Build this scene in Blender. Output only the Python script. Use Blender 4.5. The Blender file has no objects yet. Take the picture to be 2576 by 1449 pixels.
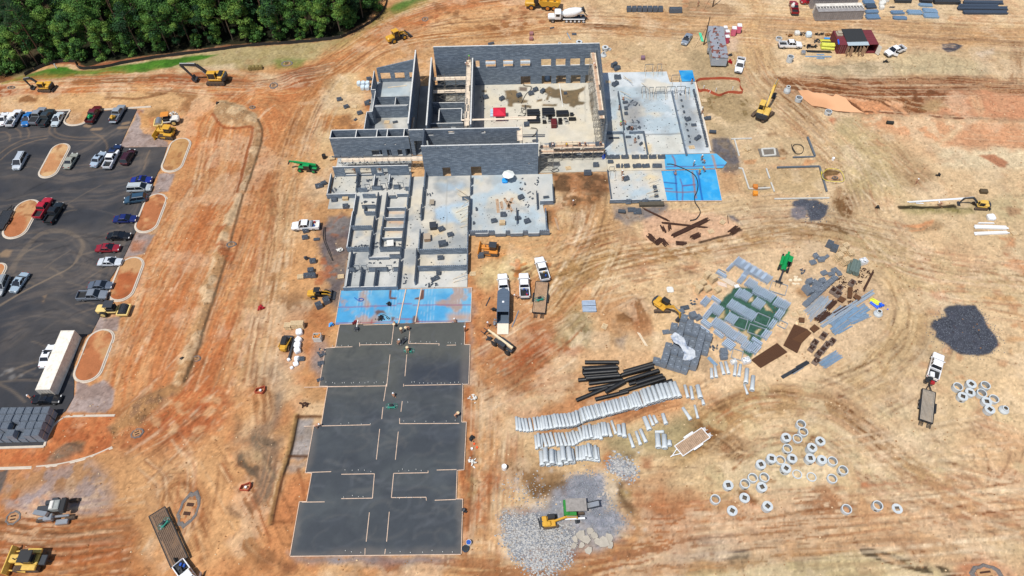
import bpy,math,random
import numpy as np
PI=math.pi;cos=math.cos;sin=math.sin;atan2=math.atan2;hypot=math.hypot;NA=np.array;R=math.radians
SC=bpy.context.scene;COL=SC.collection;LK=COL.objects.link
# ---- camera ----
FL=1790.;CH=111.
_p,_y,_r=np.radians([53.395,-0.413,-1.528])
_f=NA([sin(_y)*cos(_p),cos(_y)*cos(_p),-sin(_p)]);_rt=NA([cos(_y),-sin(_y),0.]);_up=np.cross(_rt,_f)
RT=cos(_r)*_rt+sin(_r)*_up;UP=-sin(_r)*_rt+cos(_r)*_up
cd=bpy.data.cameras.new('camera');cam=bpy.data.objects.new('camera',cd);LK(cam)
cd.sensor_width=36;cd.lens=36*FL/2576;cd.clip_start=1;cd.clip_end=3000
import mathutils
cam.matrix_world=mathutils.Matrix(((RT[0],UP[0],-_f[0],0),(RT[1],UP[1],-_f[1],0),(RT[2],UP[2],-_f[2],CH),(0,0,0,1)))
SC.camera=cam
# ---- sky, sun, exposure ----
W=bpy.data.worlds.new('World');SC.world=W;W.use_nodes=True
nt=W.node_tree;sky=nt.nodes.new('ShaderNodeTexSky');sky.sky_type='NISHITA';sky.sun_disc=False
SUND=mathutils.Vector((-.30,-.33,1)).normalized()
sky.sun_elevation=math.asin(SUND.z);sky.sun_rotation=atan2(SUND.x,SUND.y);sky.air_density=1.0;sky.dust_density=1.5
nt.links.new(sky.outputs[0],nt.nodes['Background'].inputs[0]);nt.nodes['Background'].inputs[1].default_value=0.10
sl=bpy.data.lights.new('sun','SUN');sl.energy=4.0;sl.angle=R(.53);sl.color=(1,.965,.91)
so=bpy.data.objects.new('sun',sl);LK(so);so.rotation_euler=SUND.to_track_quat('Z','Y').to_euler();so.location=(-60,0,150)
SC.view_settings.view_transform='Standard';SC.view_settings.look='None';SC.view_settings.exposure=0.0;SC.view_settings.gamma=1
SC.cycles.max_bounces=5;SC.cycles.diffuse_bounces=3;SC.cycles.transparent_max_bounces=4
# ---- survey points: where on the ground each measured point of the site lies ----
FR={'P':(0,0,1),'1':(1073.3,95.8,5.333),'2':(817.8,153.3,7.984),'3':(805.,306.7,5.333),'4':(1469.5,146.9,5.333),'5':(1469.5,345,5.333),'6':(817.8,511.1,6.503),'7':(805,715.6,6.3),'K':(1686.7,0,5.333),'L':(1661.1,600.6,4.48),'M':(2093.,0,5.333),'N':(0,95.83,4.),'O':(702.8,702.8,5.333),'Q':(1252.2,1047.8,5.333)}
for i,k in enumerate('ABCDEFGHI'):FR[k]=(858.67*(i%3),483*(i//3),3.)
def G(fr,u,v,z=0.):
 o=FR[fr];x=o[0]+u/o[2];y=o[1]+v/o[2]
 d=_f+RT*((x-1288)/FL)-UP*((y-724.5)/FL);t=(z-CH)/d[2]
 return(float(d[0]*t),float(d[1]*t))
def GL(fr,pts,z=0.):return[G(fr,a,b,z)for a,b in zip(pts[::2],pts[1::2])]
RNG=random.Random;rnd=RNG(7);U=rnd.uniform
# ---- naming ----
def tag(o,lb=None,cat=None,gp=None,kind=None):
 if lb:o['label']=lb
 if cat:o['category']=cat
 if gp:o['group']=gp
 if kind:o['kind']=kind
 return o
def TH(name,lb,cat,loc=(0,0,0),rz=0,gp=None):
 o=bpy.data.objects.new(name,None);LK(o);o.empty_display_size=.3
 o.location=loc if len(loc)==3 else(loc[0],loc[1],0);o.rotation_euler=(0,0,rz)
 return tag(o,lb,cat,gp)
def copyt(o,loc,rz,lb=None,parent=None,sc=1):
 c=o.copy();LK(c)
 if parent is None:
  c.location=loc if len(loc)==3 else(loc[0],loc[1],0);c.rotation_euler=(0,0,rz)
  if sc!=1:c.scale=(sc,sc,sc)
  if lb:c['label']=lb
 else:c.parent=parent
 for ch in list(o.children):copyt(ch,None,0,None,c)
 return c
# ---- materials ----
def lin(c):
 return tuple(((x/255)/12.92 if x/255<=.04045 else((x/255+.055)/1.055)**2.4)for x in c)
def nd(nt,t,**k):
 n=nt.nodes.new(t)
 for a,b in k.items():
  if a in n.inputs:n.inputs[a].default_value=b
  else:setattr(n,a,b)
 return n
MATS={}
def mt(name,c,rough=.8,metal=0,var=.12,scale=6.,bump=0,spec=.5,coord='Object',coat=0,tr=0):
 if name in MATS:return MATS[name]
 m=bpy.data.materials.new(name);m.use_nodes=True;n=m.node_tree;b=n.nodes['Principled BSDF']
 l=lin(c);tc=nd(n,'ShaderNodeTexCoord');no=nd(n,'ShaderNodeTexNoise',Scale=scale,Detail=5.,Roughness=.65)
 n.links.new(tc.outputs[coord],no.inputs['Vector'])
 r=nd(n,'ShaderNodeMapRange');r.inputs[1].default_value=.3;r.inputs[2].default_value=.7;r.inputs[3].default_value=1-var;r.inputs[4].default_value=1+var
 n.links.new(no.outputs[0],r.inputs[0])
 mx=nd(n,'ShaderNodeVectorMath',operation='SCALE');mx.inputs[0].default_value=l
 n.links.new(r.outputs[0],mx.inputs['Scale']);n.links.new(mx.outputs[0],b.inputs['Base Color'])
 b.inputs['Roughness'].default_value=rough;b.inputs['Metallic'].default_value=metal;b.inputs['Specular IOR Level'].default_value=spec
 if coat:b.inputs['Coat Weight'].default_value=coat;b.inputs['Coat Roughness'].default_value=.08
 if bump:
  bp=nd(n,'ShaderNodeBump',Strength=bump,Distance=.05);n.links.new(no.outputs[0],bp.inputs['Height']);n.links.new(bp.outputs[0],b.inputs['Normal'])
 MATS[name]=m;return m
def paint(c,name=None):return mt(name or 'paint_%d_%d_%d'%c,c,.32,0,.05,3,coat=.6)
def vmat(name,rough=.95,fine=.14,fs=1.4,bump=.5,bd=.12):
 m=bpy.data.materials.new(name);m.use_nodes=True;n=m.node_tree;b=n.nodes['Principled BSDF']
 at=nd(n,'ShaderNodeAttribute',attribute_name='Col');tc=nd(n,'ShaderNodeTexCoord')
 n1=nd(n,'ShaderNodeTexNoise',Scale=fs,Detail=8.,Roughness=.72);n2=nd(n,'ShaderNodeTexVoronoi',Scale=fs*2.2)
 for q in(n1,n2):n.links.new(tc.outputs['Object'],q.inputs['Vector'])
 r=nd(n,'ShaderNodeMapRange');r.inputs[1].default_value=.28;r.inputs[2].default_value=.72;r.inputs[3].default_value=1-fine;r.inputs[4].default_value=1+fine
 n.links.new(n1.outputs[0],r.inputs[0])
 sc=nd(n,'ShaderNodeVectorMath',operation='SCALE');n.links.new(at.outputs['Color'],sc.inputs[0]);n.links.new(r.outputs[0],sc.inputs['Scale']);n.links.new(sc.outputs[0],b.inputs['Base Color'])
 b.inputs['Roughness'].default_value=rough;b.inputs['Specular IOR Level'].default_value=.25
 ad=nd(n,'ShaderNodeMath',operation='MULTIPLY_ADD');n.links.new(n2.outputs['Distance'],ad.inputs[0]);ad.inputs[1].default_value=.5;n.links.new(n1.outputs[0],ad.inputs[2])
 bp=nd(n,'ShaderNodeBump',Strength=bump,Distance=bd);n.links.new(ad.outputs[0],bp.inputs['Height']);n.links.new(bp.outputs[0],b.inputs['Normal'])
 return m
# ---- mesh builder ----
class MB:
 def __init__(s):s.v=[];s.f=[];s.m=[]
 def add(s,vs,fs,m=0):
  o=len(s.v);s.v+=[tuple(map(float,q))for q in vs];s.f+=[tuple(o+i for i in f)for f in fs];s.m+=[m]*len(fs);return s
 def box(s,cx,cy,cz,sx,sy,sz,rz=0,m=0,ry=0,rx=0,tx=1,ty=1):
  vs=[]
  for z in(-1,1):
   for x,y in((-1,-1),(1,-1),(1,1),(-1,1)):
    a=x*sx/2*(tx if z>0 else 1);b=y*sy/2*(ty if z>0 else 1);c=z*sz/2
    if rx:b,c=b*cos(rx)-c*sin(rx),b*sin(rx)+c*cos(rx)
    if ry:a,c=a*cos(ry)+c*sin(ry),-a*sin(ry)+c*cos(ry)
    if rz:a,b=a*cos(rz)-b*sin(rz),a*sin(rz)+b*cos(rz)
    vs.append((cx+a,cy+b,cz+c))
  return s.add(vs,[(3,2,1,0),(4,5,6,7),(0,1,5,4),(1,2,6,5),(2,3,7,6),(3,0,4,7)],m)
 def bb(s,x0,x1,y0,y1,z0,z1,m=0):return s.box((x0+x1)/2,(y0+y1)/2,(z0+z1)/2,x1-x0,y1-y0,z1-z0,m=m)
 def cb_(s,x0,x1,y0,y1,z0,z1,c=.06,m=0):
  rings=[]
  for z,i in((z0,c),(z0+c,0),(z1-c,0),(z1,c)):
   k=c
   a0,a1,b0,b1=x0+i,x1-i,y0+i,y1-i
   rings.append([(a0+k,b0,z),(a1-k,b0,z),(a1,b0+k,z),(a1,b1-k,z),(a1-k,b1,z),(a0+k,b1,z),(a0,b1-k,z),(a0,b0+k,z)])
  return s.lf_(rings,m)
 def lf_(s,rings,m=0,cap=True,closed=True):
  n=len(rings[0]);vs=[p for r in rings for p in r];fs=[]
  for i in range(len(rings)-1):
   for j in range(n if closed else n-1):
    k=(j+1)%n;fs.append((i*n+j,i*n+k,(i+1)*n+k,(i+1)*n+j))
  if cap:fs.append(tuple(range(n-1,-1,-1)));fs.append(tuple((len(rings)-1)*n+j for j in range(n)))
  return s.add(vs,fs,m)
 def tb_(s,p,q,r,r2=None,n=8,m=0,cap=True):
  p=NA(p,float);q=NA(q,float);r2=r if r2 is None else r2
  d=q-p;d/=np.linalg.norm(d)+1e-9;a=NA([0,0,1.])if abs(d[2])<.9 else NA([1.,0,0]);u=np.cross(d,a);u/=np.linalg.norm(u);w=np.cross(d,u)
  an=[2*PI*i/n+PI/n for i in range(n)]
  return s.lf_([[tuple(p+(u*cos(t)+w*sin(t))*r)for t in an][::-1],[tuple(q+(u*cos(t)+w*sin(t))*r2)for t in an][::-1]],m,cap)
 def path(s,pts,r,n=6,m=0):
  for a,b in zip(pts,pts[1:]):s.tb_(a,b,r,n=n,m=m)
  return s
 def bm_(s,p,q,w,h,m=0):
  p=NA(p,float);q=NA(q,float);d=q-p;d/=np.linalg.norm(d)+1e-9
  a=NA([0,0,1.])if abs(d[2])<.97 else NA([0,1.,0]);u=np.cross(d,a);u/=np.linalg.norm(u);k=np.cross(u,d)
  c=[(-1,-1),(1,-1),(1,1),(-1,1)]
  return s.lf_([[tuple(p+u*x*w/2+k*y*h/2)for x,y in c],[tuple(q+u*x*w/2+k*y*h/2)for x,y in c]],m)
 def tp_(s,p,q,w0,h0,w1,h1,m=0):
  p=NA(p,float);q=NA(q,float);d=q-p;d/=np.linalg.norm(d)+1e-9
  a=NA([0,0,1.])if abs(d[2])<.97 else NA([0,1.,0]);u=np.cross(d,a);u/=np.linalg.norm(u);k=np.cross(u,d)
  c=[(-1,-1),(1,-1),(1,1),(-1,1)]
  return s.lf_([[tuple(p+u*x*w0/2+k*y*h0/2)for x,y in c],[tuple(q+u*x*w1/2+k*y*h1/2)for x,y in c]],m)
 def prism(s,poly,z0,z1,m=0):
  a=sum(poly[i][0]*poly[(i+1)%len(poly)][1]-poly[(i+1)%len(poly)][0]*poly[i][1]for i in range(len(poly)))
  if a<0:poly=poly[::-1]
  return s.lf_([[(x,y,z0)for x,y in poly],[(x,y,z1)for x,y in poly]],m)
 def side(s,poly,y0,y1,m=0):
  a=sum(poly[i][0]*poly[(i+1)%len(poly)][1]-poly[(i+1)%len(poly)][0]*poly[i][1]for i in range(len(poly)))
  if a>0:poly=poly[::-1]
  return s.lf_([[(x,y0,z)for x,z in poly],[(x,y1,z)for x,z in poly]],m)
 def lathe(s,prof,n=20,cx=0,cy=0,m=0):
  rings=[[(cx+r*cos(2*PI*i/n),cy+r*sin(2*PI*i/n),z)for i in range(n)]for r,z in prof]
  return s.lf_(rings,m,False)
 def ob(s,name,mats,parent=None,sm=False,loc=None,rz=0):
  me=bpy.data.meshes.new(name);me.from_pydata(s.v,[],s.f);me.validate()
  if not isinstance(mats,(list,tuple)):mats=[mats]
  for q in mats:me.materials.append(q)
  if len(me.polygons)==len(s.m):me.polygons.foreach_set('material_index',s.m)
  if sm:me.polygons.foreach_set('use_smooth',[True]*len(me.polygons))
  o=bpy.data.objects.new(name,me);LK(o)
  if parent:o.parent=parent
  if loc is not None:o.location=loc if len(loc)==3 else(loc[0],loc[1],0);o.rotation_euler=(0,0,rz)
  return o
# ---- noise and painting on fine meshes ----
def vnoise(x,y,seed):
 rs=np.random.RandomState(seed);T=rs.rand(256,256).astype(np.float32)
 xi=np.floor(x).astype(np.int32);yi=np.floor(y).astype(np.int32);fx=x-xi;fy=y-yi
 fx=fx*fx*(3-2*fx);fy=fy*fy*(3-2*fy);a=xi&255;b=yi&255;a1=(a+1)&255;b1=(b+1)&255
 return(T[a,b]*(1-fx)+T[a1,b]*fx)*(1-fy)+(T[a,b1]*(1-fx)+T[a1,b1]*fx)*fy
def fbm(x,y,s,o=4,seed=1,g=.55):
 t=0;a=1;n=0
 for i in range(o):t=t+a*vnoise(x/s*(2**i)+17.3*i,y/s*(2**i)+9.1*i,seed+i);n+=a;a*=g
 return t/n
def sm(e0,e1,x):t=np.clip((x-e0)/(e1-e0),0,1);return t*t*(3-2*t)
def cm_(P,n=5):
 P=[NA(p)for p in P]
 if len(P)<3:return P
 Q=[2*P[0]-P[1]]+P+[2*P[-1]-P[-2]];out=[]
 for i in range(1,len(Q)-2):
  for k in range(n):
   t=k/n;out.append(.5*((2*Q[i])+(-Q[i-1]+Q[i+1])*t+(2*Q[i-1]-5*Q[i]+4*Q[i+1]-Q[i+2])*t*t+(-Q[i-1]+3*Q[i]-3*Q[i+1]+Q[i+2])*t**3))
 out.append(P[-1]);return out
KA=.66
def C(c):return NA(lin(c),np.float32)*KA
class Canvas:
 def __init__(s,x0,x1,y0,y1,d):
  s.nx=int(round((x1-x0)/d))+1;s.ny=int(round((y1-y0)/d))+1;s.d=d;s.x0=x0;s.y0=y0
  s.X,s.Y=np.meshgrid(x0+np.arange(s.nx,dtype=np.float32)*d,y0+np.arange(s.ny,dtype=np.float32)*d)
  s.c=np.zeros(s.X.shape+(3,),np.float32);s.z=np.zeros(s.X.shape,np.float32)
  s.wx=(fbm(s.X,s.Y,3.,3,31)-.5);s.wy=(fbm(s.X,s.Y,3.,3,57)-.5)
  s.fine=fbm(s.X,s.Y,1.1,3,77);s.med=fbm(s.X,s.Y,5.,4,91)
 def win(s,pts,pad):
  a=NA(pts);i0=max(0,int((a[:,0].min()-pad-s.x0)/s.d));i1=min(s.nx,int((a[:,0].max()+pad-s.x0)/s.d)+2)
  j0=max(0,int((a[:,1].min()-pad-s.y0)/s.d));j1=min(s.ny,int((a[:,1].max()+pad-s.y0)/s.d)+2)
  return(slice(j0,max(j1,j0)),slice(i0,max(i1,i0)))
 def sd_(s,pts,w,wb):
  x=s.X[w]+s.wx[w]*wb;y=s.Y[w]+s.wy[w]*wb;n=len(pts);D=np.full(x.shape,1e9,np.float32);ins=np.zeros(x.shape,bool)
  for i in range(n):
   ax,ay=pts[i];bx,by=pts[(i+1)%n];ex,ey=bx-ax,by-ay;L=ex*ex+ey*ey+1e-9
   t=np.clip(((x-ax)*ex+(y-ay)*ey)/L,0,1);D=np.minimum(D,(x-ax-ex*t)**2+(y-ay-ey*t)**2)
   if ey!=0:ins^=((ay>y)!=(by>y))&(x<ex*(y-ay)/ey+ax)
  return np.where(ins,np.sqrt(D),-np.sqrt(D))
 def pc_(s,pts,col,a=1.,ed=.5,wb=2.,mo=.0,c2_=None,h=0,hd=None):
  w=s.win(pts,ed+wb+1)
  if s.X[w].size==0:return
  D=s.sd_(pts,w,wb);m=sm(-ed,ed,D)*a
  if mo:m=m*np.clip(1-mo+mo*2.2*sm(.38,.6,s.med[w]),0,1)
  c=C(col)
  if c2_ is not None:
   k=sm(.4,.6,fbm(s.X[w],s.Y[w],2.2,4,int(abs(pts[0][0])*7)%97+3))[...,None];c=c*(1-k)+C(c2_)*k
  s.c[w]=s.c[w]*(1-m[...,None])+c*m[...,None]
  if h:s.z[w]+=h*sm(-.2,hd or 1.5,D)
 def sk_(s,pts,wd,ca,cb,a=.8,fq=2.2,sd=1,h=0,soft=.45,thr=(.3,.7)):
  P=cm_(pts);w0=s.win(P,wd);x=s.X[w0];y=s.Y[w0]
  if x.size==0:return
  x=x+s.wx[w0]*.8;y=y+s.wy[w0]*.8
  best=np.full(x.shape,1e9,np.float32);T=np.zeros_like(best);S=np.zeros_like(best);acc=0
  for p,q in zip(P,P[1:]):
   e=q-p;L=float(np.hypot(*e))+1e-6;e=e/L
   ix=(x-p[0])*e[0]+(y-p[1])*e[1];tt=np.clip(ix,0,L);dx=x-p[0]-e[0]*tt;dy=y-p[1]-e[1]*tt;D=dx*dx+dy*dy
   m=D<best;best=np.where(m,D,best);T=np.where(m,(x-p[0])*-e[1]+(y-p[1])*e[0],T);S=np.where(m,acc+tt,S);acc+=L
  D=np.sqrt(best)/(wd/2);n=vnoise(T*fq+S*.02+500,S/7+sd*3.1,sd)*.6+vnoise(T*fq*2.6+300,S/3.+sd*1.7,sd+40)*.4
  k=sm(thr[0],thr[1],n)[...,None];c=C(ca)*(1-k)+C(cb)*k
  ends=sm(0,wd*.5,S)*sm(0,wd*.5,acc-S)
  m=sm(1.15,1.15-soft*2,D+(s.med[w0]-.5)*.8)*a*(.25+.75*ends)*(.55+.45*sm(.3,.65,n))
  s.c[w0]=s.c[w0]*(1-m[...,None])+c*m[...,None]
  if h:s.z[w0]+=h*(n-.5)*sm(1,.6,D)
 def line(s,pts,wd,col,a=.8,brk=0):
  P=cm_(pts,4);w0=s.win(P,wd+.5);x=s.X[w0]+s.wx[w0]*.25;y=s.Y[w0]+s.wy[w0]*.25
  if x.size==0:return
  best=np.full(x.shape,1e9,np.float32)
  for p,q in zip(P,P[1:]):
   e=q-p;L=float(np.hypot(*e))+1e-6;e=e/L;tt=np.clip((x-p[0])*e[0]+(y-p[1])*e[1],0,L)
   best=np.minimum(best,(x-p[0]-e[0]*tt)**2+(y-p[1]-e[1]*tt)**2)
  m=sm(wd/2+.2,wd/2-.15,np.sqrt(best))*a
  if brk:m=m*sm(.35,.6,s.med[w0]*.5+s.fine[w0]*.5)
  s.c[w0]=s.c[w0]*(1-m[...,None])+C(col)*m[...,None]
 def mesh(s,name,material,clip=None,z=0.):
  nx,ny=s.nx,s.ny;X=s.X.copy();Y=s.Y.copy()
  idx=np.arange(nx*ny).reshape(ny,nx);q=np.stack([idx[:-1,:-1],idx[:-1,1:],idx[1:,1:],idx[1:,:-1]],-1).reshape(-1,4)
  if clip is not None:
   w=(slice(0,ny),slice(0,nx));n=len(clip);D=np.full(X.shape,1e9);NX=X.copy();NY=Y.copy();ins=np.zeros(X.shape,bool)
   for i in range(n):
    ax,ay=clip[i];bx,by=clip[(i+1)%n];ex,ey=bx-ax,by-ay;L=ex*ex+ey*ey+1e-9
    t=np.clip(((X-ax)*ex+(Y-ay)*ey)/L,0,1);d=(X-ax-ex*t)**2+(Y-ay-ey*t)**2;m=d<D;D=np.where(m,d,D);NX=np.where(m,ax+ex*t,NX);NY=np.where(m,ay+ey*t,NY)
    if ey!=0:ins^=((ay>Y)!=(by>Y))&(X<ex*(Y-ay)/ey+ax)
   near=(~ins);X=np.where(near,NX,X);Y=np.where(near,NY,Y)
   fi=ins.reshape(-1);q=q[fi[q].any(1)]
  co=np.stack([X,Y,s.z+z],-1).reshape(-1,3).astype(np.float32);col=np.concatenate([np.clip(s.c,0,1),np.ones(s.c.shape[:2]+(1,),np.float32)],-1).reshape(-1,4)
  if clip is not None:
   u,inv=np.unique(q.reshape(-1),return_inverse=True);co=co[u];col=col[u];q=inv.reshape(-1,4)
  me=bpy.data.meshes.new(name);me.vertices.add(len(co));me.vertices.foreach_set('co',co.reshape(-1));k=len(q)
  me.loops.add(k*4);me.polygons.add(k);me.loops.foreach_set('vertex_index',q.reshape(-1).astype(np.int32));me.polygons.foreach_set('loop_start',np.arange(0,k*4,4,dtype=np.int32));me.polygons.foreach_set('loop_total',np.full(k,4,np.int32))
  me.update(calc_edges=True);me.validate()
  a=me.color_attributes.new('Col','FLOAT_COLOR','POINT');a.data.foreach_set('color',col.reshape(-1).astype(np.float32))
  me.polygons.foreach_set('use_smooth',[True]*len(me.polygons));me.materials.append(material)
  o=bpy.data.objects.new(name,me);LK(o);return o
# ---- the ground ----
tan=(214,170,120);sand=(222,188,142);cream=(226,204,166);orange=(198,130,80);rust=(172,106,66);brown=(146,102,64);dkb=(108,74,48);olive=(186,164,122);gravel=(168,168,174);slate=(94,98,106);char=(62,60,58);grass=(72,122,34);dry=(172,160,96);puddle=(214,142,92)
g=Canvas(-168,166,10,214,.25)
bx,by=g.X,g.Y
big=fbm(bx,by,38,5,5);b2=fbm(bx,by,14,5,15);b3=fbm(bx,by,6,5,25)
side=sm(-30,20,bx+(big-.5)*60)
c0=C(tan)*(1-side[...,None])+C((220,190,146))*side[...,None]
for col,f,lo,hi,a in((orange,b2,.5,.68,.55*(1-side*.6)),(brown,b3,.6,.75,.30+0*side),(olive,fbm(bx,by,16,5,45),.5,.68,.32*side),(cream,fbm(bx,by,11,5,65),.56,.7,.5+0*side),(rust,fbm(bx,by,8,5,85),.62,.76,.35+0*side)):
 k=(sm(lo,hi,f)*a)[...,None];c0=c0*(1-k)+C(col)*k
g.c[:]=c0
def pt(fr,p,col,a=.9,**k):g.pc_(GL(fr,p),col,a,**k)
_sd=[3]
def st(fr,p,w,ca,cb,a=.8,**k):_sd[0]+=1;g.sk_(GL(fr,p),w,ca,cb,a,sd=_sd[0],**k)
def ln(fr,p,w,col,a=.8,**k):g.line(GL(fr,p),w,col,a,**k)
def spots(fr,box,n,col,r0,r1,a=.7,seed=1):
 q=RNG(seed)
 for i in range(n):
  u=q.uniform(box[0],box[2]);v=q.uniform(box[1],box[3]);x,y=G(fr,u,v);r=q.uniform(r0,r1);t0=q.uniform(0,3)
  g.pc_([(x+r*cos(t0+k*1.05)*q.uniform(.5,1.3),y+r*sin(t0+k*1.05)*q.uniform(.5,1.2))for k in range(6)],col,a,ed=.25,wb=.9)
wood=[-400,-400,-400,650,60,622,180,575,340,480,500,462,640,500,900,455,1300,400,1700,345,2200,312,2576,280,2760,170,2840,60,2870,-100]
pt('A',wood+[2900,-400],(60,58,36),1,ed=.6,c2_=(42,50,28))
pt('A',[-300,-300,-300,520,60,540,240,440,330,300,380,100,420,-300],(122,104,80),.9,ed=4,wb=5,c2_=(96,100,62))
pt('A',[0,640,180,560,480,500,600,520,900,480,1300,420,1700,360,2100,330,2576,290,2800,180,2960,60,3100,-60,3300,-40,3100,90,2900,240,2650,400,2500,430,2100,480,1900,540,1500,520,1100,560,700,590,300,600,0,650],(182,166,118),.95,ed=1.5,c2_=(192,176,130))
pt('A',[0,630,200,560,380,520,500,505,560,530,700,530,900,500,1200,455,1500,415,1640,410,1500,455,1350,490,1200,525,1000,555,700,570,400,590,150,610,0,645],grass,.97,ed=.5,wb=1.2,c2_=(88,136,44))
pt('A',[2050,460,2180,440,2300,440,2250,520,2080,520],(112,140,60),.6,ed=1,mo=.4)
pt('B',[300,60,420,20,520,0,560,-40,680,-60,640,30,420,110,330,180,230,240,200,220],grass,.8,ed=.8,wb=2,mo=.3)
pt('B',[700,0,640,50,420,160,200,290,0,390,-40,330,200,210,420,100,600,0],(176,160,104),.8,ed=1,wb=2,mo=.3)
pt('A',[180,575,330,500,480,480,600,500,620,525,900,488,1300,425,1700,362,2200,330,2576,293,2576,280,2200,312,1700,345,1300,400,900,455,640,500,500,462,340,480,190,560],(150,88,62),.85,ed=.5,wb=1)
pt('A',[0,640,350,610,900,575,1200,545,1500,500,1750,480,1800,540,2100,560,2200,640,2100,640,1800,560,1500,575,1200,565,800,600,300,640,0,665],cream,.8,ed=.8,wb=1.5)
st('A',[-200,700,300,660,700,640,1200,620,1700,620,2000,660,2250,660,2400,560,2576,470,2750,380],13,tan,orange,.95,thr=(.35,.6),h=.1)
st('A',[500,620,900,600,1300,590,1700,600,1950,640],5,rust,brown,.8)
pt('A',[1150,570,1500,555,1560,600,1400,640,1180,620],rust,.7,ed=1)
pt('A',[-60,650,60,645,120,690,40,720,-60,730],rust,.9,ed=1)
pt('A',[2120,560,2250,500,2400,490,2576,470,2576,540,2400,560,2380,640,2200,690,2110,640],rust,.85,ed=1.5,h=.8,hd=5)
st('B',[-200,640,100,430,350,330,700,260,1100,230,1500,190,1900,190,2300,210,2650,220],13,tan,(178,126,78),.9,h=.1)
st('B',[-120,520,150,350,420,180,760,60,1200,0,1700,-60],15,orange,tan,.9,h=.1)
st('B',[200,300,500,130,900,30,1300,-40],7,rust,orange,.7)
st('B',[1800,200,2100,190,2576,235,2700,240],3.2,brown,dkb,.85)
pt('B',[530,170,620,120,660,160,640,200,560,200],orange,.8,ed=.6)
spots('B',(400,20,1500,220),26,brown,.5,1.8,.6,3)
spots('B',(700,60,2500,170),22,rust,.4,1.4,.55,5)
pt('A',[0,730,400,715,800,700,1200,690,1450,680,1500,720,1440,820,1380,880,1100,890,1040,830,0,850],(222,186,136),.85,ed=1)
pt('A',[1100,690,1300,670,1470,680,1495,720,1460,780,1400,870,1350,830,1420,740,1300,700,1150,720],brown,.7,ed=.8)
ln('A',[850,735,1000,745,1150,725,1250,700],.9,brown,.7);pt('A',[140,750,200,725,290,740,260,770,150,780],brown,.85,ed=.6)
pt('A',[1130,830,1250,810,1310,850,1220,900,1120,890],(150,120,76),.7,ed=1)
pt('A',[800,690,850,690,840,760,790,760],brown,.6,ed=.5)
pt('A',[1640,700,1750,690,1850,720,1840,760,1700,750,1620,730],rust,.75,ed=1)
st('N',[2500,900,2300,1300,2050,1700],9,tan,sand,.8,fq=1.4)
st('A',[2150,700,1900,720,1700,900,1650,1100,1550,1449],17,tan,orange,.85,h=.1)
for k,(w,ca,cb)in enumerate(((24,orange,tan),(12,(184,112,66),tan),(20,sand,(190,128,80)))):
 st('D',[1800-k*60,-60,1560-k*60,330,1330-k*60,800,1160-k*80,1230,1060-k*90,1600],w,ca,cb,.75,h=.12)
st('D',[1560,60,1500,300,1400,560,1300,900,1250,1300,1200,1600],7,rust,orange,.65)
st('D',[1080,600,980,1000,860,1449,880,1700],7,tan,orange,.8,fq=3)
st('D',[2120,-60,1990,330,1860,700,1700,1100,1560,1449,1300,1900],13,(198,134,86),tan,.95,h=.12)
st('D',[1700,900,1600,1200,1500,1449,1250,1800],8,rust,orange,.8)
st('A',[2576,700,2350,900,2250,1100,2180,1449],12,sand,tan,.9,fq=1.5,h=.1)
st('D',[2180,-60,2080,400,1950,900,1850,1449],8,sand,olive,.75)
st('A',[1990,780,2080,900,2150,1050],10,orange,tan,.8)
pt('D',[1430,1240,1580,1290,1420,1449,1200,1700,1000,1900,870,1880,1200,1620],rust,.75,ed=2,wb=3,mo=.2)
pt('G',[860,450,1000,380,1250,180,1400,0,1700,0,1720,280,1500,460,1200,520,1000,540],(178,104,66),.8,ed=2.5,wb=3,c2_=(196,130,84))
st('G',[1600,-100,1400,150,1200,330,980,480],8,(184,110,70),(206,150,100),.7,fq=3,h=.1)
pt('G',[820,240,1040,90,1100,80,1000,180,950,260,760,300],brown,.6,ed=1)
spots('G',(1150,100,1650,420),20,sand,.4,1.6,.6,9)
pt('D',[810,1000,900,930,1000,960,950,1100,860,1300,800,1449,780,1380,860,1130],(196,160,116),.6,ed=1)
pt('G',[0,760,100,700,400,600,700,580,850,700,880,850,860,960,600,960,300,960,150,940,0,990],(166,160,152),.85,ed=1.5,wb=3,c2_=(182,150,112))
pt('G',[200,820,500,790,700,800,840,880,760,950,500,930,250,960],(176,176,176),.7,ed=2,mo=.3)
pt('G',[-30,650,75,650,60,740,-30,880],(112,106,100),.9,ed=.3)
pt('G',[-100,1040,300,1040,700,1000,900,950,1010,1000,1060,1200,1180,1449,1180,1600,-100,1600],(176,122,76),.9,ed=1.5,c2_=(150,96,58))
for v,cc,cd in((1080,rust,brown),(1150,tan,sand),(1225,brown,rust),(1300,orange,brown),(1370,rust,orange),(1440,brown,tan)):st('G',[-150,v+10,200,v,600,v-10,900,v-30],4.5,cc,cd,.7,fq=2.8,h=.22)
spots('G',(100,800,800,960),12,orange,.3,.9,.5,13)
ln('G',[1065,850,1100,900,1150,950],.5,(140,132,118),.8,brk=1)
pt('G',[900,480,1500,500,1750,600,1850,900,1900,1300,1500,1449,1100,1449,1000,1000,880,800],(220,180,130),.75,ed=3,wb=4,mo=.1)
st('G',[1250,720,1420,720,1540,820,1560,920,1500,1100],3.2,brown,dkb,.65,fq=3);st('G',[1240,1000,1230,860,1300,760,1420,740,1520,840,1530,1000,1440,1120],3,tan,brown,.7,fq=3)
pt('G',[1400,780,1460,770,1530,840,1480,900,1400,860],brown,.75,ed=.8);pt('G',[1330,900,1480,880,1500,980,1420,1060,1340,1020],orange,.75,ed=.8)
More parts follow.
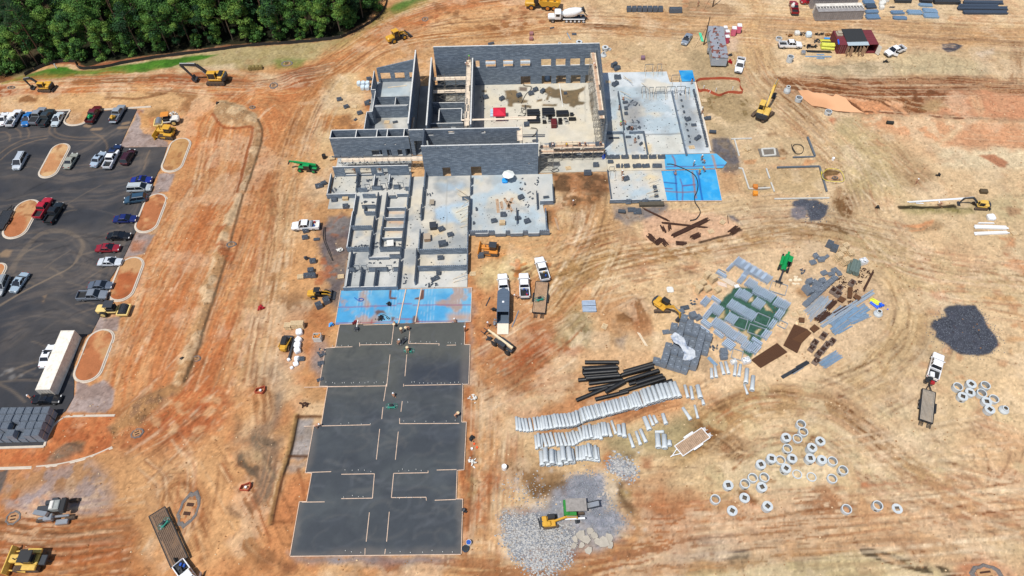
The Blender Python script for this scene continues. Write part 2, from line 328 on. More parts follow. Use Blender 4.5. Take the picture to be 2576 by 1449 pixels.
st('G',[1900,420,1990,640,2060,760,1960,960],5,(158,138,108),olive,.6);st('G',[2100,0,2040,260,1960,420,2060,480,2000,760,1880,1000],5,(150,136,116),(120,108,94),.7)
pt('G',[1790,230,1820,300,1810,420,1960,400,2100,420,2060,460,1850,450,1760,400,1760,300],(104,90,74),.65,ed=.8,mo=.2)
pt('G',[1790,500,1870,540,1900,600,1950,600,1930,690,1870,690,1860,640,1790,590],(98,86,72),.85,ed=.5,wb=2)
st('G',[1870,1100,1880,1200,1940,1290,2100,1380],3.5,(92,78,66),brown,.7);pt('G',[2090,1350,2250,1340,2260,1400,2120,1420],(112,72,48),.7,ed=.8)
st('G',[1740,900,1760,960,1850,1010],1.6,(112,98,84),(140,122,100),.7)
pt('G',[2080,40,2150,60,2060,300,2010,380,1960,380,2000,240],(160,146,124),.55,ed=1)
st('G',[1950,-20,2030,140,2000,330],3,tan,brown,.6)
pt('G',[2240,260,2390,255,2370,520,2230,570,2170,560,2180,500],(168,164,158),.85,ed=.5,c2_=(158,150,140));pt('G',[2150,600,2300,570,2280,620,2190,660],(170,158,144),.7,ed=.6)
ln('G',[2245,245,2180,540,2110,760,2050,1045],.85,(48,34,24),.97);ln('G',[2232,235,2165,530,2095,750,2035,1045],.7,(196,160,108),.6);ln('G',[2240,248,2420,243],.5,(120,82,50),.9);ln('G',[2050,1045,2200,1035],.5,(150,104,64),.7);ln('G',[2180,545,2320,545],.5,(104,70,42),.9);ln('G',[2250,640,2290,820,2300,900],.5,(140,92,56),.7)
pt('G',[2130,700,2320,680,2340,860,2280,880,2240,1050,2080,1030],(196,130,84),.5,ed=1.5,mo=.3)
pt('G',[2170,1290,2576,1300,2576,1345,2250,1340],(150,138,130),.8,ed=.7);pt('H',[-100,1300,880,1290,860,1330,300,1380,-80,1350],(150,146,146),.75,ed=.8)
pt('H',[300,1340,480,1330,500,1449,320,1449],(150,88,52),.7,ed=1.5)
pt('D',[2420,280,2576,160,2700,180,2640,600,2576,900,2480,780,2440,600,2400,480],(104,104,110),.85,ed=1,wb=3,mo=.15,c2_=(126,120,116))
pt('D',[2480,180,2600,160,2700,230,2560,330,2460,300],(146,138,130),.8,ed=.6,c2_=(172,120,88));spots('D',(2400,520,2560,720),10,(186,120,80),.4,1.2,.7,21)
pt('D',[2120,760,2300,740,2360,900,2480,960,2300,960,2130,900],(112,90,70),.7,ed=2,wb=4,mo=.25);pt('D',[1990,640,2120,640,2120,740,2040,760],(150,124,88),.5,ed=1.5)
pt('D',[2260,880,2500,860,2520,1000,2440,1200,2300,1380,2500,1449,2250,1449,2150,1300,2120,1000],(194,126,76),.6,ed=2,wb=3,mo=.2)
pt('D',[1950,1300,2120,1290,2100,1449,1900,1449],(120,108,96),.6,ed=2,mo=.2);pt('D',[2380,1120,2470,1100,2480,1300,2400,1449,2350,1300],(158,150,146),.7,ed=1,mo=.2)
st('D',[2080,-30,2100,300,2060,700,1990,1100,1950,1449,1980,1800],6,sand,brown,.55)
pt('A',[2400,700,2576,560,2700,560,2760,900,2540,1150,2440,1300,2380,1200,2450,900],(222,196,150),.75,ed=1.5,wb=3,mo=.15);pt('B',[-160,880,40,860,170,960,160,990,-130,985],(196,140,84),.8,ed=1,c2_=(160,110,66))
st('A',[2420,620,2300,800,2200,1000,2120,1250],7,tan,(184,128,76),.7)
pt('A',[2220,940,2330,900,2420,1100,2330,1100],brown,.25,ed=1.5)
pt('H',[900,0,980,0,1010,200,1050,400,980,700,1000,1000,960,1300,920,1300,940,900,880,880,880,660,930,640,950,300,905,290],(188,118,70),.85,ed=.8,wb=2,mo=.1)
pt('E',[960,780,1020,900,1000,1100,1010,1449,960,1449,985,1000],(150,146,144),.75,ed=.7,mo=.15);pt('E',[930,990,975,990,970,1150,925,1150],(190,116,74),.8,ed=.5)
pt('E',[1060,1160,1130,1120,1150,1200,1100,1260,1040,1240],(168,160,150),.85,ed=.6);st('H',[1100,0,1080,500,1050,900,1040,1449],8,(206,146,96),tan,.8)
st('H',[1180,620,1120,760,1040,900,980,1100],5,rust,(180,108,62),.8);st('H',[940,680,990,760,960,900],2.4,(150,130,84),olive,.8)
pt('E',[1020,660,1150,470,1350,480,1480,560,1440,660,1200,720,1080,750],(214,196,146),.7,ed=1.5,wb=3,mo=.1)
pt('E',[1020,460,1250,440,1240,490,1100,500],(208,142,80),.8,ed=.4,mo=.2);ln('E',[1330,520,1330,600,1320,630],1.1,(206,136,76),.9);ln('E',[1280,545,1330,560,1390,540],.6,(200,134,78),.8);ln('E',[1290,590,1330,600,1400,570],.6,(140,104,66),.8);pt('E',[1540,540,1590,545,1580,570,1550,570],(206,130,72),.8,ed=.3)
pt('E',[980,740,1700,660,1900,760,1640,1100,1600,1449,1000,1449],(204,148,98),.7,ed=3,wb=4,mo=.1,c2_=(186,122,74))
st('E',[1640,1000,1500,1150,1350,1300,1150,1449],9,rust,(184,108,64),.75);pt('E',[1400,1020,1600,990,1640,1100,1520,1300,1330,1300],(172,100,60),.6,ed=2,wb=4,mo=.2)
pt('E',[1650,900,1760,850,1900,900,1920,1050,1900,1150,1700,1180,1620,1100],(172,156,116),.85,ed=1.2,wb=4,mo=.1,h=.9,hd=5,c2_=(196,178,140));pt('E',[1690,1120,1850,1170,1750,1250,1660,1200],rust,.8,ed=.8,wb=3)
pt('E',[2065,930,2140,900,2220,950,2220,985,2080,985],(112,88,54),.85,ed=.4,h=.5,hd=1);pt('E',[2070,1110,2150,1090,2130,1180,2080,1170],(160,152,140),.7,ed=.6)
pt('E',[1850,780,2250,760,2300,1000,2250,1100,2000,1060,1900,900],(190,138,92),.6,ed=2,wb=3,mo=.2);st('E',[2220,780,2250,900,2280,1040],4,rust,brown,.7,fq=3)
st('E',[1900,-60,1880,100,1900,330,1820,560,1700,760,1560,900,1400,980],14,sand,(186,146,98),.8,h=.1)
pt('E',[1800,80,1960,60,1980,280,1880,420,1760,430,1800,300],(140,98,60),.75,ed=1.5,wb=4,mo=.3)
st('E',[980,440,1300,420,1600,380,1850,330,1980,200,2020,60],9,(198,156,104),tan,.8)
for k in range(5):st('E',[1500,800-40*k,1750,700-38*k,2050,560-20*k,2350,490-10*k,2700,440-12*k,3000,380-10*k,3300,320,3600,310],4.5,(206,168,114),(150,116,72),.62,fq=2.6,h=.12)
st('F',[-300,440,200,360,600,300,1000,290,1350,330,1700,420],9,(186,150,100),brown,.7,h=.1)
st('F',[900,380,1200,420,1450,560,1600,760,1650,950,1560,1150,1350,1349,1100,1500],13,(214,184,132),(176,140,90),.85,h=.1)
st('F',[1250,200,1400,420,1700,620,2100,720,2576,760,2800,760],8,(202,180,132),(168,144,98),.7)
st('F',[1150,260,1500,380,1900,540,2300,640,2700,640],6,(196,176,130),(160,134,88),.6)
st('C',[330,300,500,350,560,500,640,620,760,760,900,880,1000,1000,1150,1150,1300,1300,1350,1449,1360,1600],14,(214,184,134),(160,120,74),.8,h=.1)
st('C',[480,150,560,400,640,620,820,740,960,860],7,(150,108,66),(206,168,116),.8,fq=2.6);st('C',[560,560,700,640,900,820,1020,980],6,(120,84,52),brown,.7)
st('C',[1350,700,1500,1000,1650,1200,1800,1449],8,(196,178,132),(160,124,80),.6)
st('F',[1240,-60,1220,80,1200,200],6,(128,94,56),brown,.85,fq=3);pt('F',[1140,60,1280,40,1270,180,1180,230,1150,160],(118,84,50),.8,ed=1,wb=3,mo=.3)
st('F',[640,230,900,230,1100,260,1350,310],3,brown,dkb,.6)
for k,(w,ca,cb)in enumerate(((16,(216,178,122),(186,134,80)),(9,(170,118,68),tan),(11,sand,(190,140,84)))):
 st('C',[-500+60*k,120,-100,150+15*k,400,170+10*k,900,185+25*k,1500,215+30*k,2100,250+22*k,2576,270+15*k,2900,280],w,ca,cb,.72,fq=2.2,h=.12)
ln('C',[650,240,900,248,1150,262],.9,(128,82,46),.8,brk=1);st('C',[1450,255,1800,285,2200,300,2600,320],1.8,(120,76,42),brown,.8);ln('C',[700,150,1000,155,1400,165,1800,170,2200,190],1.0,(150,100,58),.75,brk=1)
pt('C',[0,0,240,0,350,30,410,80,400,110,200,130,0,130],(150,112,74),.8,ed=1,mo=.15);spots('C',(0,0,240,100),8,orange,.4,1.2,.6,31)
st('C',[480,-80,560,60,520,200,540,400],9,(222,186,130),(196,150,98),.7)
pt('C',[700,240,1500,250,1700,330,1650,420,1450,470,1100,470,750,470,690,350],(226,196,148),.6,ed=2,wb=3)
pt('C',[350,280,410,290,400,400,340,390],(206,180,160),.7,ed=.6)
pt('C',[0,360,200,420,400,520,480,560,430,720,200,780,150,900,330,960,550,900,700,920,400,1040,240,1040,130,840,80,560],(168,148,110),.75,ed=1.5,wb=3,mo=.1)
pt('C',[170,720,420,700,560,780,540,900,380,930,200,880,160,800],(146,124,82),.85,ed=1.5,wb=3)
pt('C',[900,490,1300,470,1700,480,2000,480,2300,500,2300,580,1900,580,1500,570,900,570],(190,172,136),.85,ed=1.5,wb=3,c2_=(164,150,118),h=.5,hd=3)
pt('C',[1500,420,1900,400,2250,470,2200,560,1600,560],(206,188,146),.8,ed=1.5,wb=3)
for u in(1640,1720,1850,1960,2060,2130,2230):ln('C',[u,430+u%40,u+18,480,u-6,530,u+14,570],.3,(150,126,90),.45)
pt('C',[1960,330,2040,325,2110,345,2060,380,2000,400,1955,370],slate,.97,ed=.25,wb=1,h=.35,hd=1.5)
pt('C',[2200,400,2340,370,2350,400,2250,440],(226,206,180),.8,ed=.6)
for u in(2510,2560):st('C',[u,320,u-10,450,u-15,600,u-18,640],2.2,(150,104,62),brown,.8)
pt('C',[2000,120,2200,130,2330,130,2330,165,2100,160,2010,150],(190,126,76),.6,ed=.6)
st('C',[2440,60,2500,100,2470,170,2576,150],3,brown,(190,140,90),.7)
pt('C',[700,580,1100,580,1500,590,2000,580,2300,590,2576,640,2700,640,2700,900,2500,920,1900,880,1700,880,1400,860,1000,810,900,740,830,680],(150,92,54),.92,ed=1.5,wb=3,c2_=(126,80,48))
for k in range(4):st('C',[720,590+28*k,1100,610+30*k,1500,650+35*k,1780,760+30*k],4,(120,74,42),(176,124,78),.7,fq=3,h=.15)
for k in range(3):st('C',[1500,600+20*k,2000,590+25*k,2576,650+25*k],4,(128,76,44),(190,140,90),.6,fq=3,h=.12)
for k in range(7):ln('C',[1230+k*40,735+k*6,1320+k*38,780+k*6,1390+k*34,850],.8,(222,148,94),.9)
for q in([1540,770,1640,820,1700,870],[1590,770,1650,790,1610,800]):ln('C',q,1.0,(224,156,104),.9)
pt('C',[1990,700,2200,680,2400,710,2700,740,2700,900,2300,890,1830,860,1980,800],(202,134,92),.95,ed=1,wb=3,c2_=(208,146,104))
for q in([2140,700,2180,720,2230,830],[2210,720,2240,840,2200,850]):st('C',q,2.5,(206,156,112),(214,170,128),.8)
ln('C',[1250,830,1700,860,2000,885,2300,900,2576,915],.6,(90,60,40),.85,brk=1);ln('C',[1000,790,1150,830,1250,840],.8,(96,62,38),.85)
pt('C',[1820,760,1950,740,2000,800,1900,850,1800,830],(190,158,104),.6,ed=1.2)
pt('C',[1330,880,1700,880,2576,930,2700,1150,2300,1130,1900,1130,1700,1050,1480,1000,1320,960],(214,152,106),.85,ed=2,wb=4,c2_=(224,190,150))
pt('C',[2100,930,2576,950,2700,1130,2200,1130,2000,1060],(208,146,102),.85,ed=2,wb=3);pt('C',[1850,1110,2100,940,2140,960,1930,1120],(226,196,152),.8,ed=.8)
pt('C',[1940,1110,2576,1120,2700,1280,2200,1280,1950,1240],(226,208,170),.85,ed=2,wb=3)
pt('C',[2220,1170,2350,1170,2440,1220,2440,1265,2380,1260,2300,1210],(172,98,58),.95,ed=.4,wb=1.5);pt('C',[1400,1060,1480,1050,1530,1095,1420,1090],(186,104,60),.9,ed=.4);pt('C',[1100,880,1180,880,1130,930,1095,910],(196,112,70),.9,ed=.6)
pt('C',[1140,890,1330,870,1350,960,1200,1000],(176,156,112),.85,ed=1.2);pt('C',[1180,960,1400,960,1560,1130,1650,1300,1700,1449,1250,1449,1180,1200],(186,172,120),.7,ed=3,wb=4,mo=.2)
pt('C',[1600,1100,1750,1200,1900,1330,1800,1449,1600,1300],(146,112,70),.6,ed=2,wb=4,mo=.3)
pt('F',[1640,60,2050,110,2300,60,2576,0,2576,200,2200,190,1700,160],(186,172,128),.7,ed=2,wb=3)
pt('F',[1650,112,2050,112,2180,125,2190,170,2000,172,1640,150],(152,140,92),.92,ed=.6,h=.7,hd=1.6);ln('F',[1640,117,1850,119,2050,108],1.0,(66,56,36),.9)
pt('F',[1600,215,1700,250,1850,210,1950,215,1990,250,1900,290,1780,310,1680,280],(146,112,72),.8,ed=.8,wb=2)
for q in([1590,212,1610,220,1630,238,1600,235],[1640,255,1760,235,1895,208,1890,230,1780,265,1660,270],[1690,290,1800,275,1880,240,1830,275,1730,300]):pt('F',q,(212,142,88),.9,ed=.3,wb=1.2)
pt('F',[2450,110,2550,110,2560,160,2480,170],(162,116,78),.8,ed=.5);pt('F',[2430,460,2480,470,2470,490,2440,480],rust,.8,ed=.3)
for q in([2420,540,2520,510,2600,530,2600,640,2520,610,2440,570],[2480,340,2510,350,2500,420,2430,420,2450,380],[2380,330,2470,350,2440,370,2390,350]):pt('F',q,(206,140,90),.8,ed=.5,wb=2,mo=.1)
pt('F',[2340,530,2400,520,2390,560,2350,560],brown,.7,ed=.5);pt('F',[1870,740,1980,760,2010,800,1950,830,1880,780],(198,126,82),.8,ed=.6,wb=2);pt('F',[1840,880,1970,870,1930,920,1850,920],(182,120,76),.7,ed=.8,mo=.2)
for k,q in enumerate(([2260,830,2360,790,2500,800,2560,870,2440,850],[2330,890,2500,930,2576,980,2576,960,2480,900],[2440,1130,2576,1090,2600,1130,2480,1140],[2470,1010,2560,1010,2500,1030],[2480,1210,2500,1190,2500,1260,2480,1250])):pt('F',q,(196,142,84),.75,ed=.5,wb=2.5)
spots('F',(1780,620,2576,1449),36,(190,128,80),.3,1.1,.55,41);spots('F',(1000,750,1560,1400),26,(170,122,80),.3,1.0,.5,43)
pt('I',[550,430,750,320,950,290,1100,330,1300,480,1500,640,1700,760,1750,860,1650,980,1100,990,600,980,300,960,150,800,350,640],(196,180,140),.85,ed=2,wb=3,c2_=(206,184,140))
for k in range(6):st('I',[-100+20*k,620-50*k,200,420-45*k,500,250-38*k,900,190-25*k,1200,290-25*k,1500,520-25*k,1800,740-20*k,2200,860-15*k,2700,900],4.0,(196,160,108),(150,110,66),.6,fq=2.8,h=.12)
st('I',[1100,0,1300,250,1450,450,1600,620],5,(150,100,60),brown,.6,fq=3);st('I',[0,360,300,430,420,520,560,560],6,(150,108,64),(112,78,46),.75)
for k,(w,ca,cb)in enumerate(((13,(206,154,104),(170,118,74)),(9,(176,120,76),(200,150,102)),(9,(214,172,124),(184,134,88)),(11,(160,110,68),(208,164,116)))):
 st('I',[-1000,1150+60*k,-300,1180+40*k,200,1100+55*k,800,1040+50*k,1400,1010+45*k,2000,960+40*k,2600,900+40*k,2900,880+40*k],w,ca,cb,.7,fq=2.0,h=.15)
pt('I',[-100,870,150,850,500,960,900,990,1150,760,1160,990,600,1060,100,1100,-300,1080],(172,116,74),.75,ed=2,wb=4,mo=.1);pt('I',[950,770,1150,760,1180,960,900,980,880,900],(156,102,62),.8,ed=1.2,wb=3,mo=.1)
for q in([1330,760,1380,730,1420,770,1380,800,1330,795],[1490,750,1520,745,1520,780,1490,780],[945,380,1000,375,1000,440,950,430],[410,800,480,790,560,880,540,930,430,870],[1210,960,1240,920,1320,930,1310,990]):pt('I',q,(124,84,50),.8,ed=.5,wb=1.5)
for q in([1345,755,1385,745,1390,780,1350,780],[480,880,560,910,590,950,520,940],[1220,935,1290,930,1260,985]):pt('I',q,(206,126,76),.9,ed=.4,wb=1)
pt('I',[0,1180,300,1160,420,1200,500,1300,400,1370,-200,1390,-400,1300],(188,172,150),.8,ed=2,wb=3,mo=.1);pt('I',[320,1320,420,1260,500,1270,490,1360,350,1370],(92,80,74),.85,ed=.6,wb=2)
pt('I',[0,1400,700,1300,1200,1240,1500,1270,2000,1400,2200,1600,0,1600],(202,184,138),.9,ed=1.2,wb=2);st('I',[-200,1400,300,1385,700,1310,1100,1250,1280,1240],2.2,(150,98,56),(190,140,90),.75)
ln('I',[1380,1260,1500,1300,1700,1360,1900,1400,2060,1449],1.6,(74,62,48),.85,brk=1);pt('I',[1450,1270,1520,1290,1680,1370,1600,1370,1480,1310],(206,160,110),.8,ed=.4,wb=1)
pt('I',[1580,1220,1750,1170,1820,1220,1760,1300,1620,1270],(150,100,60),.75,ed=1,wb=3,mo=.2);pt('I',[2180,1120,2576,1200,2700,1300,2700,1400,2400,1300,2200,1180],(222,196,150),.75,ed=1.5)
pt('I',[2300,350,2576,400,2700,600,2700,820,2300,760,2100,500],(214,170,122),.6,ed=2.5,wb=4)
for q in([2270,480,2310,600,2300,740],[2480,510,2430,640,2370,730],[2576,500,2500,700]):ln('I',q,.35,(150,110,74),.75)
for k in range(14):ln('I',[2330+20*k,640+8*(k%3),2322+20*k,720+10*(k%4)],.25,(176,116,76),.6)
pt('I',[2080,1330,2300,1310,2450,1360,2520,1449,2600,1600,2050,1600],(172,98,58),.9,ed=1,wb=2,c2_=(206,130,78));spots('I',(0,80,2500,1300),60,(150,100,62),.25,.8,.5,47)
spots('I',(0,0,2576,700),26,(214,196,150),.8,2.2,.45,49)
def swarm(fr,p,n,spread,cols=(brown,dkb,cream,(240,218,182),(236,210,168),rust),a=.4,w=(.18,.45),sd=1):
 P=cm_(GL(fr,p),3);q=RNG(sd*31+int(p[0]));N=len(P)
 for i in range(n):
  o=q.uniform(-.5,.5)*spread;o2=o+q.uniform(-.15,.15)*spread;s=q.randint(0,max(0,N-4));e=min(N,s+q.randint(4,max(5,N)));L=[]
  for k in range(s,e):
   d=P[min(k+1,N-1)]-P[max(k-1,0)];d=d/(np.linalg.norm(d)+1e-6);t=(k-s)/max(1,e-s);L.append(P[k]+NA([-d[1],d[0]])*(o*(1-t)+o2*t))
  if len(L)<2:continue
  c=q.choice(cols);ww=q.uniform(*w);g.line(L,ww,c,a*q.uniform(.5,1.3),brk=1)
  if q.random()<.5:g.line([z+NA([.9,1.5])for z in L],ww,c,a*q.uniform(.5,1.2),brk=1)
for j,(fr,p,n,s)in enumerate((('A',[-100,660,500,640,1200,620,1900,650,2500,520],26,9),('B',[-120,540,150,370,420,190,760,80,1200,20,1700,-40],34,14),('B',[-100,620,350,330,1100,230,1900,190,2600,220],34,12),('N',[2500,900,2300,1300,2050,1700],14,12),('A',[2000,720,1800,950,1700,1449],20,16),('D',[1700,-60,1450,400,1200,900,950,1500],46,20),('D',[2060,-60,1940,400,1740,900,1500,1500],40,13),('A',[2500,600,2330,900,2150,1449],28,13),('D',[2130,-60,2060,500,1900,1449],24,9),('C',[-400,130,400,175,1200,210,2700,270],60,20),('C',[400,330,600,620,900,880,1200,1180,1360,1600],46,16),('F',[1200,-50,1600,760,1560,1150,1000,1449],40,18),('F',[1250,200,1700,620,2700,740],36,14),('F',[-300,430,400,310,1000,290,1700,430],44,14),('E',[1950,-60,1890,330,1600,850,1400,980],34,16),('E',[1400,850,2050,560,2700,430,3500,310],60,22),('I',[0,560,500,230,1100,270,1700,700,2500,880],60,18),('I',[-1000,1200,200,1140,1400,1050,2700,930],70,26),('H',[1080,-100,1060,500,1000,1449],40,11),('E',[1700,1000,1350,1250,1000,1449],30,14),('G',[1600,-50,1300,250,950,520],40,18),('G',[1500,500,1700,900,1900,1400],24,14),('G',[-100,1060,400,1120,1000,1060],20,8),('G',[-100,1250,400,1280,1000,1200],24,14),('C',[700,600,1400,650,2700,640],30,9),('C',[1500,900,2100,960,2700,1000],10,14),('E',[1800,700,2300,600,2700,700],16,16),('F',[1700,900,2000,800,2600,900],16,24),('I',[1700,200,2100,500,2576,700],16,26),('H',[700,1420,1500,1430,2400,1260],26,9),('C',[1000,920,1350,1200,1700,1500],22,16),('H',[1300,900,1900,1200,2500,1300],10,10),('G',[1100,1449,1300,1100,1350,700,1200,500],16,12))):swarm(fr,p,n,s,sd=j)
bm=[1900,960,1990,900,1980,1010,1930,1180,1870,1400]
pt('A',[1640,760,1720,755,1830,790,1930,870,1975,960,1960,1100,1850,1449,1790,1449,1880,1150,1910,960,1800,965,1690,950,1615,890,1610,800],(214,192,152),.95,ed=.4,h=.6,hd=2.2,c2_=(176,150,112))
ln('A',[1945,900,1978,980,1960,1110,1850,1449],.5,(104,82,58),.8);ln('A',[1605,860,1680,955,1780,968,1905,965,1870,1130,1790,1449],.7,(150,88,52),.8)
pt('D',[1790,20,1840,0,1760,280,1700,500,1640,700,1560,940,1530,1080,1480,1250,1380,1449,1290,1449,1380,1240,1440,1050,1500,800,1570,600,1640,400,1700,180],(224,202,162),.95,ed=.4,h=.75,hd=1.6,c2_=(192,160,116))
ln('D',[1835,20,1760,300,1690,560,1620,780,1540,1020,1500,1180,1380,1449],.55,(104,78,54),.8);spots('D',(1640,230,1740,520),14,rust,.5,1.3,.6,11)
pt('G',[1290,0,1390,0,1250,140,1120,250,1050,340,900,330,860,420,740,420,760,350,900,280,980,180,1080,110],(182,148,104),.95,ed=.7,h=.9,hd=2.5,c2_=(150,126,98))
pt('G',[340,580,400,510,520,460,630,450,640,500,520,570,400,590],(172,146,108),.9,ed=.6,h=.6,hd=2,c2_=(140,124,104))
pt('C',[200,1040,350,1030,400,1110,440,1200,460,1250,420,1320,300,1300,330,1220,240,1160],(112,110,112),.92,ed=.7,wb=2,c2_=(134,122,108))
pt('C',[420,1100,640,1040,960,1040,1010,1180,900,1240,470,1240],(204,180,138),.7,ed=1.2);pt('C',[440,1280,700,1270,1040,1270,1080,1449,480,1449],(190,164,118),.8,ed=.8)
pt('C',[1060,1270,1190,1290,1210,1370,1070,1370],(122,94,58),.85,ed=.3,h=-.5,hd=.6);pt('C',[1090,1330,1200,1310,1210,1350,1120,1365],(206,140,88),.9,ed=.3)
for q in([840,1290,900,1270,1020,1210,940,1200],[460,1210,560,1195,540,1230,470,1235],[720,1185,780,1180,770,1200,730,1200]):pt('C',q,(206,146,92),.85,ed=.3,wb=1)
for q in([620,1010,720,1000,720,1020,640,1030],[690,1120,760,1110,800,1160,720,1170],[540,1110,580,1090,560,1140]):pt('C',q,(142,104,66),.8,ed=.5,wb=1.5)
pt('C',[550,1400,610,1395,650,1420,560,1425],(96,98,104),.9,ed=.4)
pt('F',[835,60,900,45,1010,60,1095,100,1090,170,1040,215,960,220,940,140,830,100],slate,.97,ed=.35,wb=1,h=.7,hd=4);pt('F',[815,130,860,100,930,110,945,160,930,205,860,215,815,180],(150,142,140),.97,ed=.35,wb=1)
pt('F',[340,170,400,190,450,240,400,230,350,210],(112,112,116),.85,ed=.5);pt('E',[2050,110,2250,100,2450,90,2500,200,2400,230,2300,200,2150,230,2060,180],(126,124,126),.8,ed=.9,wb=3,mo=.2)
pt('C',[260,1290,420,1290,420,1449,300,1449],(190,140,92),.6,ed=1.2)
pt('E',[1500,110,1600,110,1700,60,1640,0,1990,0,1960,90,1700,110,1560,260],(190,132,82),.8,ed=1,wb=3,c2_=(128,92,60));pt('B',[1600,1310,2000,1310,2010,1449,1590,1449],(176,122,78),.9,ed=.5,c2_=(118,86,58))
pt('5',[0,490,300,490,300,830,180,760,0,700],(132,104,76),.6,ed=1.5,mo=.2)
pt('F',[-300,350,-280,200,-100,130,100,150,300,180,400,230,450,270,430,310,300,350,150,380,-50,400,-200,410],(222,182,146),.9,ed=.8,wb=2);ln('F',[130,380,260,345,380,310,440,280],.5,(60,44,32),.85)
pt('F',[2140,845,2220,870,2270,930,2300,1010,2360,1090,2385,1160,2300,1220,2190,1240,2080,1215,1960,1140,1900,1100,1910,1060,1865,1020,1890,960,1990,950,1970,900,2000,860,2080,850],(84,88,96),.98,ed=.3,wb=1.2,h=.9,hd=6)
pt('H',[1240,1000,1300,960,1500,940,1600,820,1700,780,1760,700,1950,660,2000,820,2030,960,2110,1000,2120,1120,2080,1200,1900,1240,1750,1300,1650,1400,1450,1420,1330,1320,1240,1180],(162,164,166),.95,ed=1.6,wb=3,c2_=(178,174,168))
pt('H',[1700,700,1820,660,1960,680,2000,840,2020,960,2100,990,2110,1090,2000,1130,1880,1100,1800,1000,1720,900,1690,780],(150,151,155),.92,ed=.7,wb=3,h=.9,hd=5,c2_=(166,166,168))
pt('H',[1240,980,1340,1020,1460,1000,1560,1060,1740,1110,1740,1280,1620,1400,1460,1420,1340,1330,1240,1180],(140,142,144),.95,ed=.7,wb=2,h=1.2,hd=5,c2_=(160,152,140))
pt('H',[1980,610,2080,560,2200,600,2230,680,2180,740,2060,660],(150,152,156),.92,ed=.6,wb=2,h=.4,hd=2,c2_=(186,186,184));pt('H',[1700,1280,1760,1260,1780,1300,1720,1340],(140,144,152),.8,ed=.6)
pt('H',[1230,600,1500,640,1700,700,1690,830,1550,880,1300,800,1240,700],(150,108,66),.65,ed=2,wb=4,mo=.25);pt('H',[1400,720,1700,740,1680,820,1500,860,1380,800],(112,84,48),.7,ed=1.5,wb=3,mo=.3)
pt('H',[2060,760,2130,740,2160,860,2240,960,2180,1000,2100,880],(112,88,60),.85,ed=.8,wb=2.5,mo=.2);pt('H',[2120,790,2200,780,2200,860,2140,850],(184,160,108),.8,ed=.5);pt('H',[2000,740,2080,740,2070,960,2010,940],(202,186,160),.8,ed=.8)
pt('H',[2230,740,2450,700,2576,900,2576,1200,2400,1180,2260,1000],(178,112,66),.7,ed=2.5,wb=5,mo=.25);pt('H',[2260,560,2360,560,2350,630,2280,620],rust,.75,ed=.7,wb=2);pt('H',[1950,560,2010,520,2020,600,1960,620],orange,.8,ed=.8)
pt('H',[1950,400,2300,330,2576,240,2700,340,2576,560,2300,540,2000,520],(172,158,118),.85,ed=2,wb=3);pt('H',[2100,500,2220,520,2200,580,2120,570],(120,100,72),.6,ed=.7,mo=.2)
st('H',[1200,200,1400,60,1700,0,2000,-60],6,orange,sand,.6);pt('E',[1800,1180,2100,1150,2400,1200,2300,1449,1800,1449],(220,182,138),.8,ed=2,wb=4);pt('H',[1300,220,1900,60,2500,60,2400,200,1900,300,1500,400],(196,134,86),.7,ed=1.5,wb=2)
st('H',[2050,300,2250,220,2450,160,2600,120],3.5,(206,142,88),(150,96,58),.7)
spots('H',(1200,640,2300,1449),40,(206,196,180),.2,.5,.6,51);spots('H',(1230,640,1500,1000),16,(196,180,170),.2,.6,.5,53)
st('H',[700,1400,1100,1420,1600,1420,2100,1330,2576,1240],7,(196,150,100),(160,104,62),.75)
for q in(('A',[1040,828,1092,824,1050,960,1090,1010,1200,1030,1270,1070,1278,1110,900,1112]),('A',[1200,1312,1312,1306,1270,1449,1150,1449]),('D',[1120,-10,1210,-10,1180,20,1110,50]),('D',[1030,300,1165,330,1130,390,1080,470,925,508,960,430]),('D',[735,940,905,945,890,1040,800,1050,690,1065]),('G',[575,-30,680,20,780,-30,860,60,850,160,800,225,500,205,560,90])):pt(*q,(176,172,166),.92,ed=.3,wb=1,c2_=(152,148,142))
pt('D',[1000,390,1100,380,1060,450,980,470],orange,.6,ed=.8);pt('A',[1050,830,1090,828,1075,870,1040,880],orange,.7,ed=.4);pt('A',[1040,905,1060,840,1130,870,1140,960,1060,960],(212,170,116),.9,ed=.4)
pt('G',[480,250,870,245,800,330,860,400,830,500,620,560,300,610,-100,620,-100,492,340,484,370,400,420,310],(206,138,90),.9,ed=.5,wb=1,c2_=(188,116,74));pt('G',[400,500,500,450,640,455,620,520,420,590,340,590],(170,146,108),.9,ed=.6,h=.5,hd=2,c2_=(146,130,108))
spots('G',(480,280,800,440),34,(156,82,48),.12,.35,.7,71)
pt('F',[40,640,160,560,480,470,760,430,1080,400,1300,440,1450,580,1540,740,1570,900,1500,1080,1300,1250,1000,1420,760,1449,200,1449,0,1300],(224,194,154),.8,ed=2,wb=3,mo=.05)
pt('L',[380,500,560,450,600,700,440,800],(206,150,104),.4,ed=1.5);pt('L',[1500,580,1580,560,1660,600,1700,680,1600,660],(172,126,78),.8,ed=.6);pt('L',[1650,440,2000,640,2300,560,2450,700,1900,720,1700,600],(206,168,134),.6,ed=1.5,mo=.2)
pt('L',[670,760,800,560,960,540,1120,520,1460,740,1400,860,1130,1160,1040,1330,930,1270,1000,1100,800,960,560,880,600,820],(42,104,88),.93,ed=.3,wb=1.2)
